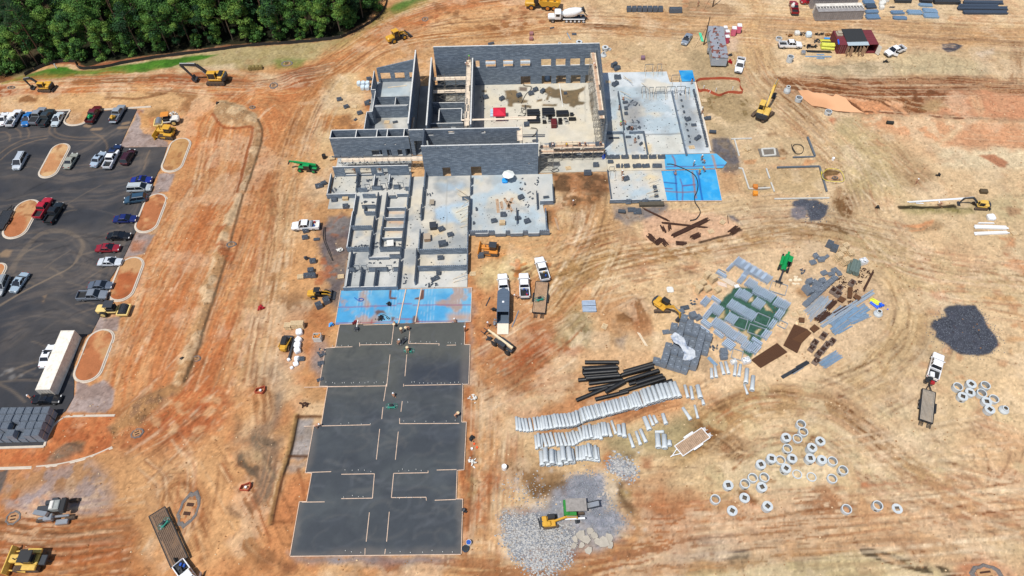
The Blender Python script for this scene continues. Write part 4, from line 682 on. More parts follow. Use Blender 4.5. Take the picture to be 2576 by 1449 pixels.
def ep(g):
 g.pc_(GL('4',[560,560,720,540,800,700,800,940,560,980,540,800],.12),(126,128,134),.6,ed=1.5,wb=3,mo=.2);g.pc_(GL('4',[1260,500,1420,480,1500,900,1600,1200,1380,1200,1290,700],.12),(142,148,152),.75,ed=1,wb=2)
 g.pc_(GL('4',[800,1020,1300,1010,1360,1270,840,1280],.12),(216,210,192),.6,ed=.5);g.pc_(GL('4',[820,1150,900,1150,900,1260,830,1260],.12),(220,196,150),.8,ed=.6,wb=2);g.pc_(GL('4',[580,1030,780,1030,800,1240,600,1240],.12),(158,164,166),.6,ed=.6)
 g.line(GL('4',[790,1020,1300,1010],.12),.3,(120,120,118),.8)
 for q in([620,600,700,590],[600,640,660,620],[600,850,720,860],[620,900,700,930]):g.pc_(GL('4',[q[0],q[1],q[2],q[3],q[2],q[3]+14,q[0],q[1]+18],.12),(80,84,90),.7,ed=.2)
FCV([(21.0,118.9),(44.4,118.9),(45.1,144.35),(39.1,144.35),(38.9,148.6),(23.,148.7),(22.3,144.3),(21.0,144.3)],(206,212,214),blu,'floor_slab',bld,.12,pf((ep,)))
FCV([(20.7,104.6),(32.7,104.6),(32.7,113.85),(21.0,113.85)],pale,blu,'floor_slab',bld,.12,pf((lambda g:g.pc_(GL('5',[790,530,900,480,980,520,960,580,830,580],.12),(220,200,160),.8,ed=.5,wb=2),)))
VAP=vmat('vapour_sheet',.55,.05,1.2,.25,.03)
def sheet(poly,base,c2,name,lb,cat,z,fn,d=.2,gp=None):
 o=FCV(poly,base,c2,name,None,z,fn,VAP,d,lb,False);return tag(o,lb,cat,gp)
def dirt(th,a,cc=(196,152,116)):
 def f(g):
  X,Y=g.X,g.Y;k=(sm(th,th+.14,fbm(X,Y,3.6,5,11))*a)[...,None];g.c[:]=g.c*(1-k)+C(cc)*k
  k=(((X/.62)%1<.13)*.3*sm(.4,.6,g.fine))[...,None];g.c[:]=g.c*(1-k)+C((210,226,236))*k
 return f
def b1(g):
 dirt(.52,.75)(g)
 for q in([1090,90,1135,90,1125,200,1215,210,1215,240,1095,238],[1595,90,1650,85,1640,230,1590,245,1500,235,1505,210,1585,200]):g.pc_(GL('7',q,.1),(118,72,46),.95,ed=.1,wb=.4)
 for q in([870,440,930,400,1000,420,1050,480,960,460,900,490],[1110,510,1170,510,1150,570,1110,570],[1470,490,1520,490,1550,640,1450,640]):g.pc_(GL('7',q,.1),(116,82,60),.9,ed=.2,wb=1)
 g.pc_(GL('7',[2050,480,2200,440,2380,480,2390,600,2050,590],.1),(206,160,120),.8,ed=1,wb=2)
 for q,cc in(([270,362,640,352,1200,335],(150,70,120)),([1230,305,1450,305],(150,70,120)),([1480,325,2400,325],(150,70,120)),([240,620,700,605,1170,590],(170,60,70)),([1190,545,1440,545],(170,60,70)),([1540,590,2100,580],(170,60,70)),([830,560,820,620],(170,60,70))):g.line(GL('7',q,.1),.16,cc,.8)
sheet([(-33.8,82.6),(-8.4,82.6),(-8.5,74.6),(-33.9,74.7)],(84,170,220),(120,188,224),'vapour_barrier','blue vapour barrier sheet smeared with clay beside the fresh dark slab','vapour barrier',.10,b1)
def b5(g):
 k=(sm(.5,.7,fbm(g.X,g.Y,1.2,4,61))*.7)[...,None];g.c[:]=g.c*(1-k)+C((96,190,236))*k
 for q,cc,w in(([1180,250,1215,330,1215,400],(150,90,90),.3),([1095,400,1400,395,1900,375],(110,60,140),.2),([1200,460,1225,520,1240,700,1250,850],(60,60,150),.25),([1030,605,1240,618],(60,50,140),.25),([1290,560,1320,660,1320,850],(110,70,130),.2),([1330,650,1490,640],(110,60,120),.35),([1040,720,1250,735,1500,735],(150,110,110),.3),([1510,455,1540,560,1585,850],(30,70,170),.3),([1450,460,1470,600,1500,820],(160,120,100),.35),([1720,250,1770,430],(180,150,130),.5),([1060,690,1180,690],(120,60,110),.3)):g.line(GL('5',q,.1),w,cc,.85)
sheet(GL('5',[1070,240,1770,226,1915,345,1860,418,1180,438,1090,440]),(84,182,232),(104,192,236),'vapour_barrier','bright blue vapour barrier with a pointed loose corner at the east pad','vapour barrier',.125,b5)
sheet(GL('5',[1035,460,1760,436,1848,852,1040,856,1015,620]),(56,172,236),(78,184,238),'vapour_barrier','clean bright blue vapour barrier laid inside the south-east slab forms','vapour barrier',.10,b5)
sheet([(42.1,144.5),(45.3,144.5),(45.4,148.9),(42.0,148.9)],(30,148,222),(80,180,230),'vapour_barrier','small square of blue vapour barrier at the far corner of the east pad','vapour barrier',.13,None)
left=[(-33.0,74.55),(-33.1,69.6),(-34.9,69.5),(-34.9,61.6),(-33.4,61.55),(-33.46,54.14),(-34.7,54.04),(-34.83,45.6),(-33.75,45.5),(-33.85,40.78),(-35.0,40.8),(-35.07,32.4)]
right=[(-9.13,32.2),(-9.13,40.7),(-10.18,40.73),(-10.18,45.5),(-9.05,45.58),(-8.87,54.1),(-9.66,54.1),(-9.66,61.38),(-8.65,61.4),(-8.55,69.6),(-9.6,69.65),(-9.6,74.5)]
def fresh(g):
 X,Y=g.X,g.Y;k=sm(52,68,Y+(fbm(X,Y,9,4,3)-.5)*8)[...,None];g.c[:]=g.c*(1-k)+C((94,96,92))*k
 k=sm(-23,-17,X+(fbm(X,Y,6,3,13)-.5)*4)[...,None]*sm(68,64,Y)[...,None]*sm(58,62,Y)[...,None];g.c[:]=g.c*(1-k)+C((66,72,82))*k
 for i in range(240):
  cx=U(-34,-10);cy=U(33,72);r=U(1,5);a=U(0,6);g.line([(cx+r*cos(a+t*.4),cy+r*.6*sin(a+t*.4))for t in range(5)],U(.2,.6),rnd.choice([(112,116,122),(54,60,68),(118,116,112)]),.2)
 d=np.minimum(np.minimum(X+35,-9-X),Y-32.4);k=(sm(1.6,.1,d+(g.med-.5)*2)*.35)[...,None];g.c[:]=g.c*(1-k)+C((142,132,122))*k
 for q in([680,350,900,345,905,400,760,420,560,380],[700,700,900,660,880,700,700,760]):g.pc_(GL('H',q,.12),(96,102,112),.3,ed=1)
 for y0,y1 in((33,39),(47,53),(55,60),(62,68)):
  for x0,x1 in((-33.5,-24.5),(-20,-10.5)):g.pc_([(x0,y0),(x1,y0+.4),(x1,y1),(x0,y1-.3)],(66,72,80),.3,ed=1.2,wb=4)
slab=TH('concrete_slab','long freshly poured dark concrete floor slab with timber edge forms','slab',(-22,53,0))
FRM=vmat('fresh_concrete',.6,.06,1.6,.1,.02)
o=FCV(left+right,(82,88,92),(72,78,84),'slab_surface',slab,.12,fresh,FRM);o.location=(22,-53,0)
PINK=mt('form_timber',(206,180,158),.85,0,.2,2)
def fb(pts,par=slab,off=(22,-53),z=.13,w=.11,name='form_board'):
 for a,b in zip(pts,pts[1:]):
  mb=MB().bm_((a[0]+off[0],a[1]+off[1],z),(b[0]+off[0],b[1]+off[1],z+.003),w,.09);mb.ob(name,PINK,par)
e=.1;fb([(x-e,y)for x,y in left]);fb([(x+e,y)for x,y in right]);fb([(-35.1,32.3),(-9.1,32.1)]);fb([(-33.1,74.7),(-28.8,74.7)]);fb([(-28.6,74.4),(-22.1,74.5)]);fb([(-18.9,74.6),(-12,74.6)])
for fr,p in(('O',[1535,620,1505,875,1085,880]),('O',[1075,850,1080,900]),('O',[1750,700,1735,860,2145,865,2140,890]),('O',[2245,885,2370,882]),('O',[685,912,980,905]),('O',[1485,1010,1440,1440]),('O',[1710,1010,1685,1300]),('O',[610,1440,1440,1430]),('O',[1680,1425,2440,1410]),('H',[-280,25,-100,22,330,15]),('H',[340,0,320,130]),('H',[315,175,305,265]),('H',[460,130,450,210]),('H',[440,260,440,300,890,298]),('H',[-280,320,-60,315,220,308]),('H',[290,340,265,570]),('H',[430,360,408,572]),('H',[0,682,250,678,235,862,0,866]),('H',[655,655,655,670,395,675,378,858,640,855,642,880]),('H',[720,650,870,646]),('H',[705,878,865,872]),('H',[212,970,188,1190]),('H',[362,965,342,1190]),('H',[180,1240,178,1290]),('H',[333,1245,328,1285]),('G',[2320,668,2500,662]),('G',[2280,892,2450,890]),('H',[470,0,470,20])):
 fb(GL(fr,p,.12))
st_=MB();st_.tb_((0,0,.1),(0,0,.42),.06,n=6);st0=st_.ob('pipe_stub',mt('stub_pvc',(206,206,200),.5),slab);k=0
for v,us in((1400,range(640,1400,62)),(1400,range(1760,2500,58)),(868,range(1180,1500,60)),(900,range(700,960,70)),(852,range(1760,2130,70)),(870,range(2250,2440,60))):
 for u in us:
  x,y=G('O',u+U(-20,20),v+U(-18,6),.12);c=st0.copy();LK(c);c.location=(x+22,y-53,U(-.15,0));k+=1
for v,us in((292,range(480,900,75)),(305,range(0,220,70)),(660,range(420,640,45)),(862,range(400,620,48)),(1272,range(370,880,80)),(1272,range(20,180,60)),(662,range(20,230,50)),(855,range(20,220,50))):
 for u in us:
  x,y=G('H',u+U(-15,15),v+U(-14,4),.12);c=st0.copy();LK(c);c.location=(x+22,y-53,U(-.15,0));k+=1
st0.location=(3,5,0)
f2=TH('slab_formwork','timber edge forms and screed rails round the clay smeared blue sheet','formwork',(-21,78.6,0))
fb([(-33.9,82.7),(-33.95,74.8)],f2,(21,-78.6));fb([(-8.4,82.7),(-8.45,74.7),(-9.5,74.75)],f2,(21,-78.6));fb([(-21.2,82.6),(-22.0,74.6)],f2,(21,-78.6),.2,.2,'screed_rail');fb([(-18.2,82.6),(-18.9,74.8)],f2,(21,-78.6),.2,.2,'screed_rail');fb([(-22.6,82.68),(-8.3,82.66)],f2,(21,-78.6))
a=GL('5',[1040,862,1850,858,1762,430,1035,455]);f3=TH('slab_formwork','timber edge forms round the clean bright blue sheet at the south-east slab','formwork',(39,109,0));fb(a,f3,(-39,-109))
mb=MB().bm_((45.25-BB[0]-0,144-BB[1],.2),(44.6-BB[0],119.5-BB[1],.2),.35,.25);o=mb.ob('edge_strip',mt('pale_concrete',(214,204,188),.9),bld)
FT=mt('footing_concrete',(190,188,180),.9,0,.12,2);FD=mt('footing_block',(92,100,108),.9)
def footing(fr,p,lb,m=FT,w=.3,h=.25,closed=False):
 q=GL(fr,p);q=q+[q[0]]if closed else q;cx,cy=q[0];t=TH('footing',lb,'footing',(cx,cy,0))
 for a,b in zip(q,q[1:]):
  mb=MB().bm_((a[0]-cx,a[1]-cy,h/2),(b[0]-cx,b[1]-cy,h/2+.003),w,h);mb.ob('footing_run',m,t)
footing('C',[365,1052,520,1048],'short pale footing strip beside the loader-tracked gravel patch');footing('C',[390,1055,425,1180],'pale footing running down from the short strip by the grey gravel')
footing('C',[420,1272,450,1275,500,1428,660,1420],'thin pale U-shaped footing in the brown pad beside the blue sheets');footing('C',[630,1275,655,1350],'short broken footing piece inside the brown pad');footing('C',[665,1380,690,1449],'lower broken footing piece near the gravel heap')
footing('F',[690,55,1105,48],'pale footing line just above the dark gravel heap')
footing('C',[595,1128,690,1123,698,1172,608,1180],'small square pale footing round a grey pit',closed=True,w=.4);footing('C',[940,1040,995,1180],'dark block footing with rubble along the trench by the coiled hose',FD,.4,.4);footing('C',[830,1190,1000,1185],'dark footing strip ending at the blue scrap',FD);footing('C',[710,1268,1030,1260,1085,1449],'long dark footing bordering the yellow taped hole',FD,.35,.35)
x,y=G('C',650,1152);mb=MB().box(0,0,.05,4.4,2.7,.06);tag(mb.ob('pit_fill',mt('grey_pit',(112,104,94),.9,0,.2,2),None,loc=(x,y,-.02)),'grey gravel fill inside the small square footing','gravel fill')
# ---- kerbs and planting islands ----
KERB=mt('kerb_concrete',(196,184,168),.85,0,.1,1.5)
def kerbrun(pts,name='kerb',w=.45,h=.16,parent=None,off=(0,0)):
 P=cm_(pts,6)if len(pts)>2 else[NA(p)for p in pts];n=len(P);r=[]
 for i in range(n):
  d=P[min(i+1,n-1)]-P[max(i-1,0)];d=d/np.linalg.norm(d);nn=NA([-d[1],d[0]])
  r.append([(*(P[i]-nn*w/2-off),-.12),(*(P[i]-nn*w/2-off),h*.35),(*(P[i]-off),h*.45),(*(P[i]+nn*.04-off),h),(*(P[i]+nn*w/2-off),h),(*(P[i]+nn*w/2-off),-.12)])
 mb=MB().lf_(r);return mb.ob(name,KERB,parent)
def isl(top,bot,lft,rgt,lb,soil,frs='N',dirt2=(190,120,78)):
 ty=G(frs,*top)[1];by_=G(frs,*bot)[1];x0=G(frs,*lft)[0];x1=G(frs,*rgt)[0];cx=(x0+x1)/2;cy=(ty+by_)/2;rr_=(x1-x0)/2;t=TH('planting_island',lb,'planting island',(cx,cy,0),gp='kerbed planting islands along the parking area')
 def ring(r,n=14):
  hl=(ty-by_)/2-rr_;return[(r*cos(a),hl+r*sin(a))for a in[PI*i/n for i in range(n+1)]]+[(r*cos(a),-hl+r*sin(a))for a in[PI+PI*i/n for i in range(n+1)]]
 A=[ring(q)for q in(rr_,rr_-.03,rr_-.28,rr_-.31,rr_-.5)];Z=[-.12,.05,.07,.19,.2]
 for i,(nm,rs,zs)in enumerate((('gutter',[A[0],A[1],A[2]],Z[:3]),('kerb',[ring(rr_-.26),ring(rr_-.28),ring(rr_-.5),ring(rr_-.53)],[-.1,.19,.2,-.1]))):
  mb=MB().lf_([[(x,y,z)for x,y in r]for r,z in zip(rs,zs)],0,False);mb.ob(nm,KERB,t)
 pol=[(x+cx,y+cy)for x,y in ring(rr_-.48,8)]
 def sf(g):
  X,Y=g.X,g.Y;k=sm(.45,.6,fbm(X,Y,3.5,4,7)+(cy-Y)*.02)[...,None];g.c[:]=g.c*(1-k)+C(dirt2)*k;k=(sm(.62,.72,fbm(X,Y,1.2,3,17))*.6)[...,None];g.c[:]=g.c*(1-k)+C((150,92,56))*k
  g.z+=(fbm(X,Y,1.6,3,27)-.5)*.25+.12*sm(rr_,0,np.abs(X-cx))
 o=FCV(pol,soil,(206,158,110),'soil',t,.12,sf,GROUND,.3,None,False);o.location=(-cx,-cy,0)
isl((640,1058),(405,1415),(455,1220),(655,1220),'stadium-shaped island with tan top end and orange lower end beside the beige sedan',(222,182,132),dirt2=(204,146,100))
isl((1870,1003),(1680,1355),(1660,1180),(1885,1180),'stadium-shaped island of tan soil below the parked bulldozer',(204,158,104),dirt2=(196,144,92))
isl((250,55),(90,358),(62,210),(255,210),'orange soil island behind the bright red pickup',(222,160,112),'D')
isl((1215,10),(1110,312),(1050,160),(1232,160),'orange soil island right of the blue and black sedans',(222,164,112),'D')
isl((1020,488),(895,830),(852,660),(1052,660),'reddish clodded island beside the white sedan and padfoot roller',(190,110,66),'D',(178,100,60))
isl((800,1032),(640,1445),(600,1240),(820,1240),'orange island beside the long white shipping container',(218,158,108),'D')
isl((0,533),(-90,720),(-110,620),(35,620),'half seen island at the left edge of the photo above the grey suv',(206,134,84),'D')
def krun(fr,p,lb):
 q=GL(fr,p);c=NA(q[0]);t=TH('kerb_line',lb,'kerb',(q[0][0],q[0][1],0));kerbrun(q,'kerb',parent=t,off=c)
krun('A',[-60,860,180,848,530,832],'straight kerb behind the row of parked pickups');krun('A',[530,835,500,880,485,920,520,945,580,945,640,925,665,880,690,845],'curved kerb of the tan bay beside the maroon pickup');krun('A',[740,830,950,818,1140,806],'kerb end running past the silver pickup to the gravel corner')
krun('G',[868,238,520,245,470,260,430,290,400,320,370,370,350,420,335,470],'curved kerb round the orange bed by the block stacks');krun('G',[335,472,0,482,-150,486],'kerb below the large cluster of block stacks');krun('G',[-100,640,50,638,240,632],'pale flat kerb strip at the lower left road edge');krun('G',[275,630,450,610,620,570,740,530,850,480],'long curved kerb sweeping up beside the rubble heap')
# ---- materials for objects ----
GLASS=mt('dark_glass',(24,30,38),.12,0,.05,2,coat=.5);TYRE=mt('tyre_rubber',(38,37,36),.9,0,.15,8);RIM=mt('wheel_rim',(150,152,155),.35,.7,.05);BK=mt('black_plastic',(34,35,37),.6,0,.15,5);LAMP=mt('lamp_lens',(226,228,226),.2);RLAMP=mt('tail_lens',(150,24,22),.3);YEL=mt('machine_yellow',(208,158,52),.45,0,.1,2);YEL2=mt('faded_yellow',(214,176,84),.55,0,.14,2);YELC=mt('cream_yellow',(224,196,124),.5,0,.12,2);DG=mt('dark_grey_steel',(58,62,68),.55,.2,.15,4);TRK=mt('muddy_track',(92,76,62),.9,0,.3,6);GRN=mt('machine_green',(14,142,74),.45,0,.1,2);TEAL=mt('trowel_teal',(42,132,112),.5,0,.12,3);WHT=mt('white_paint',(232,234,235),.35,0,.05,2,coat=.5);WHD=mt('dirty_white',(214,212,204),.7,0,.12,2);BEI=mt('beige_boom',(226,206,170),.5,0,.1,2);SIL=mt('bare_metal',(170,174,178),.35,.6,.1,4);ORG=mt('machine_orange',(206,132,52),.55,0,.15,2);CONC=mt('precast_concrete',(190,196,198),.85,0,.12,2);CONI=mt('precast_inside',(150,156,160),.9,0,.15,2);PIPE=mt('concrete_pipe',(200,206,208),.85,0,.1,1.2);BPIPE=mt('black_corrugated_plastic',(26,27,29),.45,0,.15,3);RED=mt('red_paint',(164,30,38),.45);PLST=mt('white_plastic_wrap',(232,234,236),.3,0,.14,2,bump=.6);SKIN=mt('skin',(178,132,104),.7);HIV=mt('hi_vis_lime',(170,236,60),.7);HIO=mt('hi_vis_orange',(244,98,44),.7);NAVY=mt('navy_cloth',(34,42,60),.9);DENIM=mt('denim',(58,70,92),.9);WCL=mt('white_cloth',(220,224,220),.85);BLUC=mt('blue_cloth',(38,84,170),.85)
def P(mb,name,m,par,**k):return mb.ob(name,m,par,**k)
def WH(par,x,y,z,r,w,name='wheel',rim=RIM,n=14):
 mb=MB().lf_([[(x+q*cos(2*PI*i/n),yy,z+q*sin(2*PI*i/n))for i in range(n)]for q,yy in((r*.86,y-w/2),(r,y-w*.36),(r,y+w*.36),(r*.86,y+w/2))]);o=P(mb,name,TYRE,par)
 s=1 if y>0 else-1;yo=y+s*w/2;mb=MB().lf_([[(x+q*cos(2*PI*i/n),yy,z+q*sin(2*PI*i/n))for i in range(n)]for q,yy in((r*.6,yo-s*.03),(r*.56,yo+s*.02),(r*.2,yo+s*.035))]);P(mb,'rim',rim,o);return o
def ring(x,w,z0,zs,zc,k=.55):return[(x,-w*.9,z0),(x,-w,z0+.2),(x,-w,zs-.12),(x,-w*.94,zs),(x,-w*k,zc),(x,w*k,zc),(x,w*.94,zs),(x,w,zs-.12),(x,w,z0+.2),(x,w*.9,z0)]
DIM={'sedan':(4.8,.92,1.45),'suv':(4.8,.95,1.74),'van':(5.1,.98,1.75),'coupe':(4.6,.92,1.38),'pickup':(5.8,.99,1.88)}
def car(kind,c,name,lb,loc,rz,cat=None,bed=None,open_door=False,roofc=None,tail=True,gp=None,cover=None,longbed=0,flat=0):
 L,w,Hh=DIM[kind];L+=longbed;m=c if not isinstance(c,tuple)else paint(c);h=L/2;t=TH(name,lb,cat or{'sedan':'car','coupe':'car','suv':'suv','van':'van','pickup':'pickup truck'}[kind],loc,rz,gp)
 mb=MB()
 if kind=='pickup':
  xc=h-1.35;xr=xc-2.35;mb.lf_([ring(h,w*.86,.42,.86,.9),ring(h-.12,w*.95,.36,.98,1.03),ring(xc+.1,w,.36,1.12,1.18),ring(xc-.1,w,.36,1.14,1.16),ring(xr,w,.36,1.16,1.16)])
  z1=1.18;
  mb.bb(-h+.1,xr-.03,-w,-w+.14,.5,z1);mb.bb(-h+.1,xr-.03,w-.14,w,.5,z1);mb.bb(-h+.1,xr-.03,-w+.14,w-.14,.5,.74,m=1 if bed is None else 2);mb.bb(xr-.12,xr-.03,-w+.14,w-.14,.74,z1)
  gx=[(xc-.05,xc-.85),(xr+.03,xr+.3)];roofz=Hh;bz=1.14
 else:
  a,b,cx={'sedan':(.36,.74,.95),'coupe':(.4,.72,.9),'suv':(.5,.9,1.02),'van':(.5,.86,1.0)}[kind]
  hood=1.25 if kind!='van' else.95;
  mb.lf_([ring(h,w*.74,.36,.6,.62),ring(h-.15,w*.9,.3,.7,.76),ring(h-hood*.6,w*.99,.28,b,b+.08),ring(h-hood,w,.28,b+.06,b+.14),ring(-h+(1.0 if kind in('sedan','coupe')else.35),w,.28,cx-.03,cx),ring(-h+.14,w*.92,.3,cx-.12,cx-.08),ring(-h,w*.8,.4,cx-.22,cx-.2)])
  xc=h-hood;xr=-h+{'sedan':.95,'coupe':1.0,'suv':.12,'van':.12}[kind];gx=[(xc+.05,xc-.85 if kind!='van' else xc-1.0),(xr,xr+{'sedan':.75,'coupe':1.1,'suv':.35,'van':.3}[kind])];roofz=Hh;bz=b+.1
 body=P(mb,'body',[m,BK,WHD],t)
 f0,f1=gx[0];r0,r1=gx[1];ww=w*.93;wr=w*.76
 mb=MB().lf_([[(r0,-ww,bz),(f0,-ww,bz),(f0,ww,bz),(r0,ww,bz)],[(r1,-wr,roofz-.05),(f1,-wr,roofz-.05),(f1,wr,roofz-.05),(r1,wr,roofz-.05)]]);P(mb,'windows',GLASS,t)
 mb=MB().lf_([[(r1-.06,-wr-.03,roofz-.07),(f1+.06,-wr-.03,roofz-.07),(f1+.06,wr+.03,roofz-.07),(r1-.06,wr+.03,roofz-.07)],[(r1+.02,-wr+.06,roofz),(f1-.05,-wr+.06,roofz),(f1-.05,wr-.06,roofz),(r1+.02,wr-.06,roofz)]]);
 for s in(-1,1):
  for fx in((f0,f1),(r0,r1),((f0+r0)/2-.1,)*2):mb.bm_((fx[0],s*(ww+.012),bz),(fx[1],s*(wr+.012),roofz-.05),.07,.07)
 ro=P(mb,'roof',roofc or m,t)
 if kind in('suv','van'):
  for s in(-1,1):mb=MB().bm_((r1+.2,s*wr*.85,roofz+.04),(f1-.2,s*wr*.85,roofz+.04),.05,.05);P(mb,'roof_rail',DG,ro)
 if kind=='sedan' and rnd.random()<.6:mb=MB().box((f1+r1)/2+.35,0,roofz+.004,.5,.75,.012);P(mb,'sunroof',GLASS,ro)
 R_={'pickup':.4}.get(kind,.34)
 for sx in(h-.95,-h+(1.25 if kind=='pickup' else 1.0)):
  for s in(-1,1):WH(t,sx,s*(w-.11),R_,R_,.25)
 for s in(-1,1):
  mb=MB().box(h-.07,s*w*.62,.72 if kind!='pickup' else.86,.14,w*.36,.14);P(mb,'headlight',LAMP,t);mb=MB().box(-h+(.09 if kind=='pickup' else.05),s*w*(.86 if kind=='pickup' else.62),.78 if kind!='pickup' else.95,.1,w*.16 if kind=='pickup' else w*.3,.16 if kind!='pickup' else.34);P(mb,'tail_light',RLAMP,t)
  mb=MB().cb_(f0-.35,f0-.15,s*(w+.1)-.1,s*(w+.1)+.1,bz,bz+.17,.03);P(mb,'wing_mirror',m,t)
 mb=MB().cb_(h-.06,h+.08,-w*.8,w*.8,.32,.56,.04);P(mb,'bumper',BK if kind=='pickup' else m,t);mb=MB().cb_(-h-.08,-h+.06,-w*.85,w*.85,.36,.56,.04);P(mb,'bumper',DG if kind=='pickup' else m,t)
 mb=MB().box(h+.02,0,.66 if kind!='pickup' else.8,.05,w*.8,.2);P(mb,'grille',BK,t)
 if kind=='pickup':
  mb=MB();
  if tail:mb.cb_(-h+.02,-h+.1,-w+.16,w-.16,.62,1.18,.02)
  else:mb.cb_(-h-.5,-h+.08,-w+.16,w-.16,.66,.73,.02)
  P(mb,'tailgate',m,t)
  if cover:mb=MB().cb_(-h+.12,xr-.14,-w+.1,w-.1,1.17,1.24,.02);P(mb,'bed_cover',BK if cover==1 else WHD,t)
  if bed=='box':mb=MB().cb_(xr-.65,xr-.16,-w+.06,w-.06,.9,1.38,.04);P(mb,'tool_box',SIL,t)
 if open_door:
  mb=MB().bm_((f0-.15,w+.03,.8),(f0-.75,w+.75,.8),.08,.7);d=P(mb,'open_door',m,t);mb=MB().bm_((f0-.2,w+.08,1.38),(f0-.72,w+.72,1.38),.05,.42);P(mb,'window',GLASS,d)
 return t
def at(fr,u,v,u2,v2,z=.7):
 a=G(fr,u,v,z);b=G(fr,u2,v2,z);return((a[0]+b[0])/2,(a[1]+b[1])/2),atan2(b[1]-a[1],b[0]-a[0])
# ---- machines ----
def TK(par,x0,x1,y,w,r,name='track'):
 n=8;pr=[(x1-r+r*sin(PI*i/n),r+r*cos(PI*i/n))for i in range(n+1)]+[(x0+r-r*sin(PI*i/n),r-r*cos(PI*i/n))for i in range(n+1)]
 mb=MB().side(pr,y-w/2,y+w/2)
 k=int((x1-x0)/.22)
 for i in range(k):mb.box(x0+r+(x1-x0-2*r)*i/(k-1),y,2*r+.02,.07,w+.02,.05)
 o=P(mb,name,TRK,par);mb=MB();s=1 if y>0 else-1
 for i in range(5):mb.tb_((x0+r+(x1-x0-2*r)*i/4,y+s*(w/2-.02),r*.8),(x0+r+(x1-x0-2*r)*i/4,y+s*(w/2+.05),r*.8),r*.42,n=8)
 P(mb,'track_rollers',DG,o);return o
def EX(loc,rz,lb,sc=1.,col=YEL,boomc=None,house=0,pose=((1.2,1.6),(3.2,4.0),(5.6,3.6),(6.4,1.2)),blade=False,cw=None,canopy=False,deck=None):
 t=TH('excavator',lb,'excavator',loc,rz);s=sc
 for y in(-1,1):TK(t,-2.0*s,2.0*s,y*1.2*s,.6*s,.42*s)
 mb=MB().cb_(-1.2*s,1.2*s,-.95*s,.95*s,.35*s,.8*s,.08*s);mb.tb_((0,0,.8*s),(0,0,1.0*s),.8*s,n=14);P(mb,'undercarriage',DG,t)
 ch,sh=cos(house),sin(house)
 def rot(mb):mb.v=[(x*ch-y*sh,x*sh+y*ch,z)for x,y,z in mb.v];return mb
 mb=MB().cb_(-1.6*s,1.25*s,-1.25*s,1.25*s,1.02*s,1.5*s,.1*s);mb.cb_(-2.0*s,.1*s,-1.25*s,-.1*s,1.45*s,2.1*s,.16*s);mb.cb_(-2.0*s,-.75*s,-.12*s,1.25*s,1.45*s,2.05*s,.16*s);b=P(rot(mb),'upper_body',col,t)
 mb=MB().lf_([[(x*s,y*s,z*s)for x,y in((-1.7,-1.28),(-2.35,-1.0),(-2.5,0),(-2.35,1.0),(-1.7,1.28))]for z in(1.05,1.95)]);P(rot(mb),'counterweight',cw or DG,b)
 if deck:mb=MB().cb_(-1.75*s,-.8*s,-1.05*s,.95*s,2.06*s,2.2*s,.05*s);P(rot(mb),'engine_cover',deck,b)
 mb=MB().cb_(-.5*s,1.15*s,.2*s,1.2*s,1.5*s,2.85*s,.1*s);c=P(rot(mb),'cab',GLASS if not canopy else BK,t);mb=MB().cb_(-.6*s,1.2*s,.15*s,1.25*s,2.83*s,2.98*s,.05*s);P(rot(mb),'cab_roof',BK if canopy else col,c)
 mb=MB()
 for x,y in((-.5,.22),(-.5,1.18),(1.13,.22),(1.13,1.18)):mb.bm_((x*s,y*s,1.5*s),(x*s,y*s,2.85*s),.1*s,.1*s)
 P(rot(mb),'cab_posts',col if not canopy else BK,c)
 p=[(a*s,-.15*s,z*s)for a,z in pose];bc=boomc or col
 mb=MB();q=((p[0][0]+p[1][0])/2,p[0][1],(p[0][2]+p[1][2])/2);mb.tp_(p[0],p[1],.42*s,.45*s,.42*s,.62*s);mb.tp_(p[1],p[2],.42*s,.62*s,.36*s,.36*s);P(rot(mb),'boom',bc,t)
 mb=MB().tp_(p[2],p[3],.34*s,.5*s,.3*s,.28*s);P(rot(mb),'stick',bc,t)
 mb=MB().tb_((p[0][0]+.3*s,.1*s,p[0][2]-.4*s),((p[1][0]+p[0][0])/2+.2*s,.12*s,(p[1][2]+p[0][2])/2-.2*s),.1*s);P(rot(mb),'boom_cylinder',SIL,t);mb=MB().tb_((p[1][0]+.2*s,-.15*s,p[1][2]+.4*s),(p[2][0],-.15*s,p[2][2]+.3*s),.09*s);P(rot(mb),'stick_cylinder',SIL,t)
 x,y,z=p[3];mb=MB().side([(x-.1*s,z+.2*s),(x+.3*s,z-.1*s),(x+.15*s,z-.85*s),(x-.55*s,z-1.0*s),(x-.75*s,z-.5*s),(x-.35*s,z-.45*s)],-.75*s+y,.45*s-y*0);P(rot(mb),'bucket',DG,t)
 if blade:mb=MB().cb_(-2.75*s,-2.55*s,-1.45*s,1.45*s,.1*s,.85*s,.04*s);mb.bm_((-2.6*s,.6*s,.4*s),(-1.2*s,.6*s,.55*s),.16*s,.16*s);mb.bm_((-2.6*s,-.6*s,.4*s),(-1.2*s,-.6*s,.55*s),.16*s,.16*s);P(mb,'dozer_blade',DG,t)
 return t
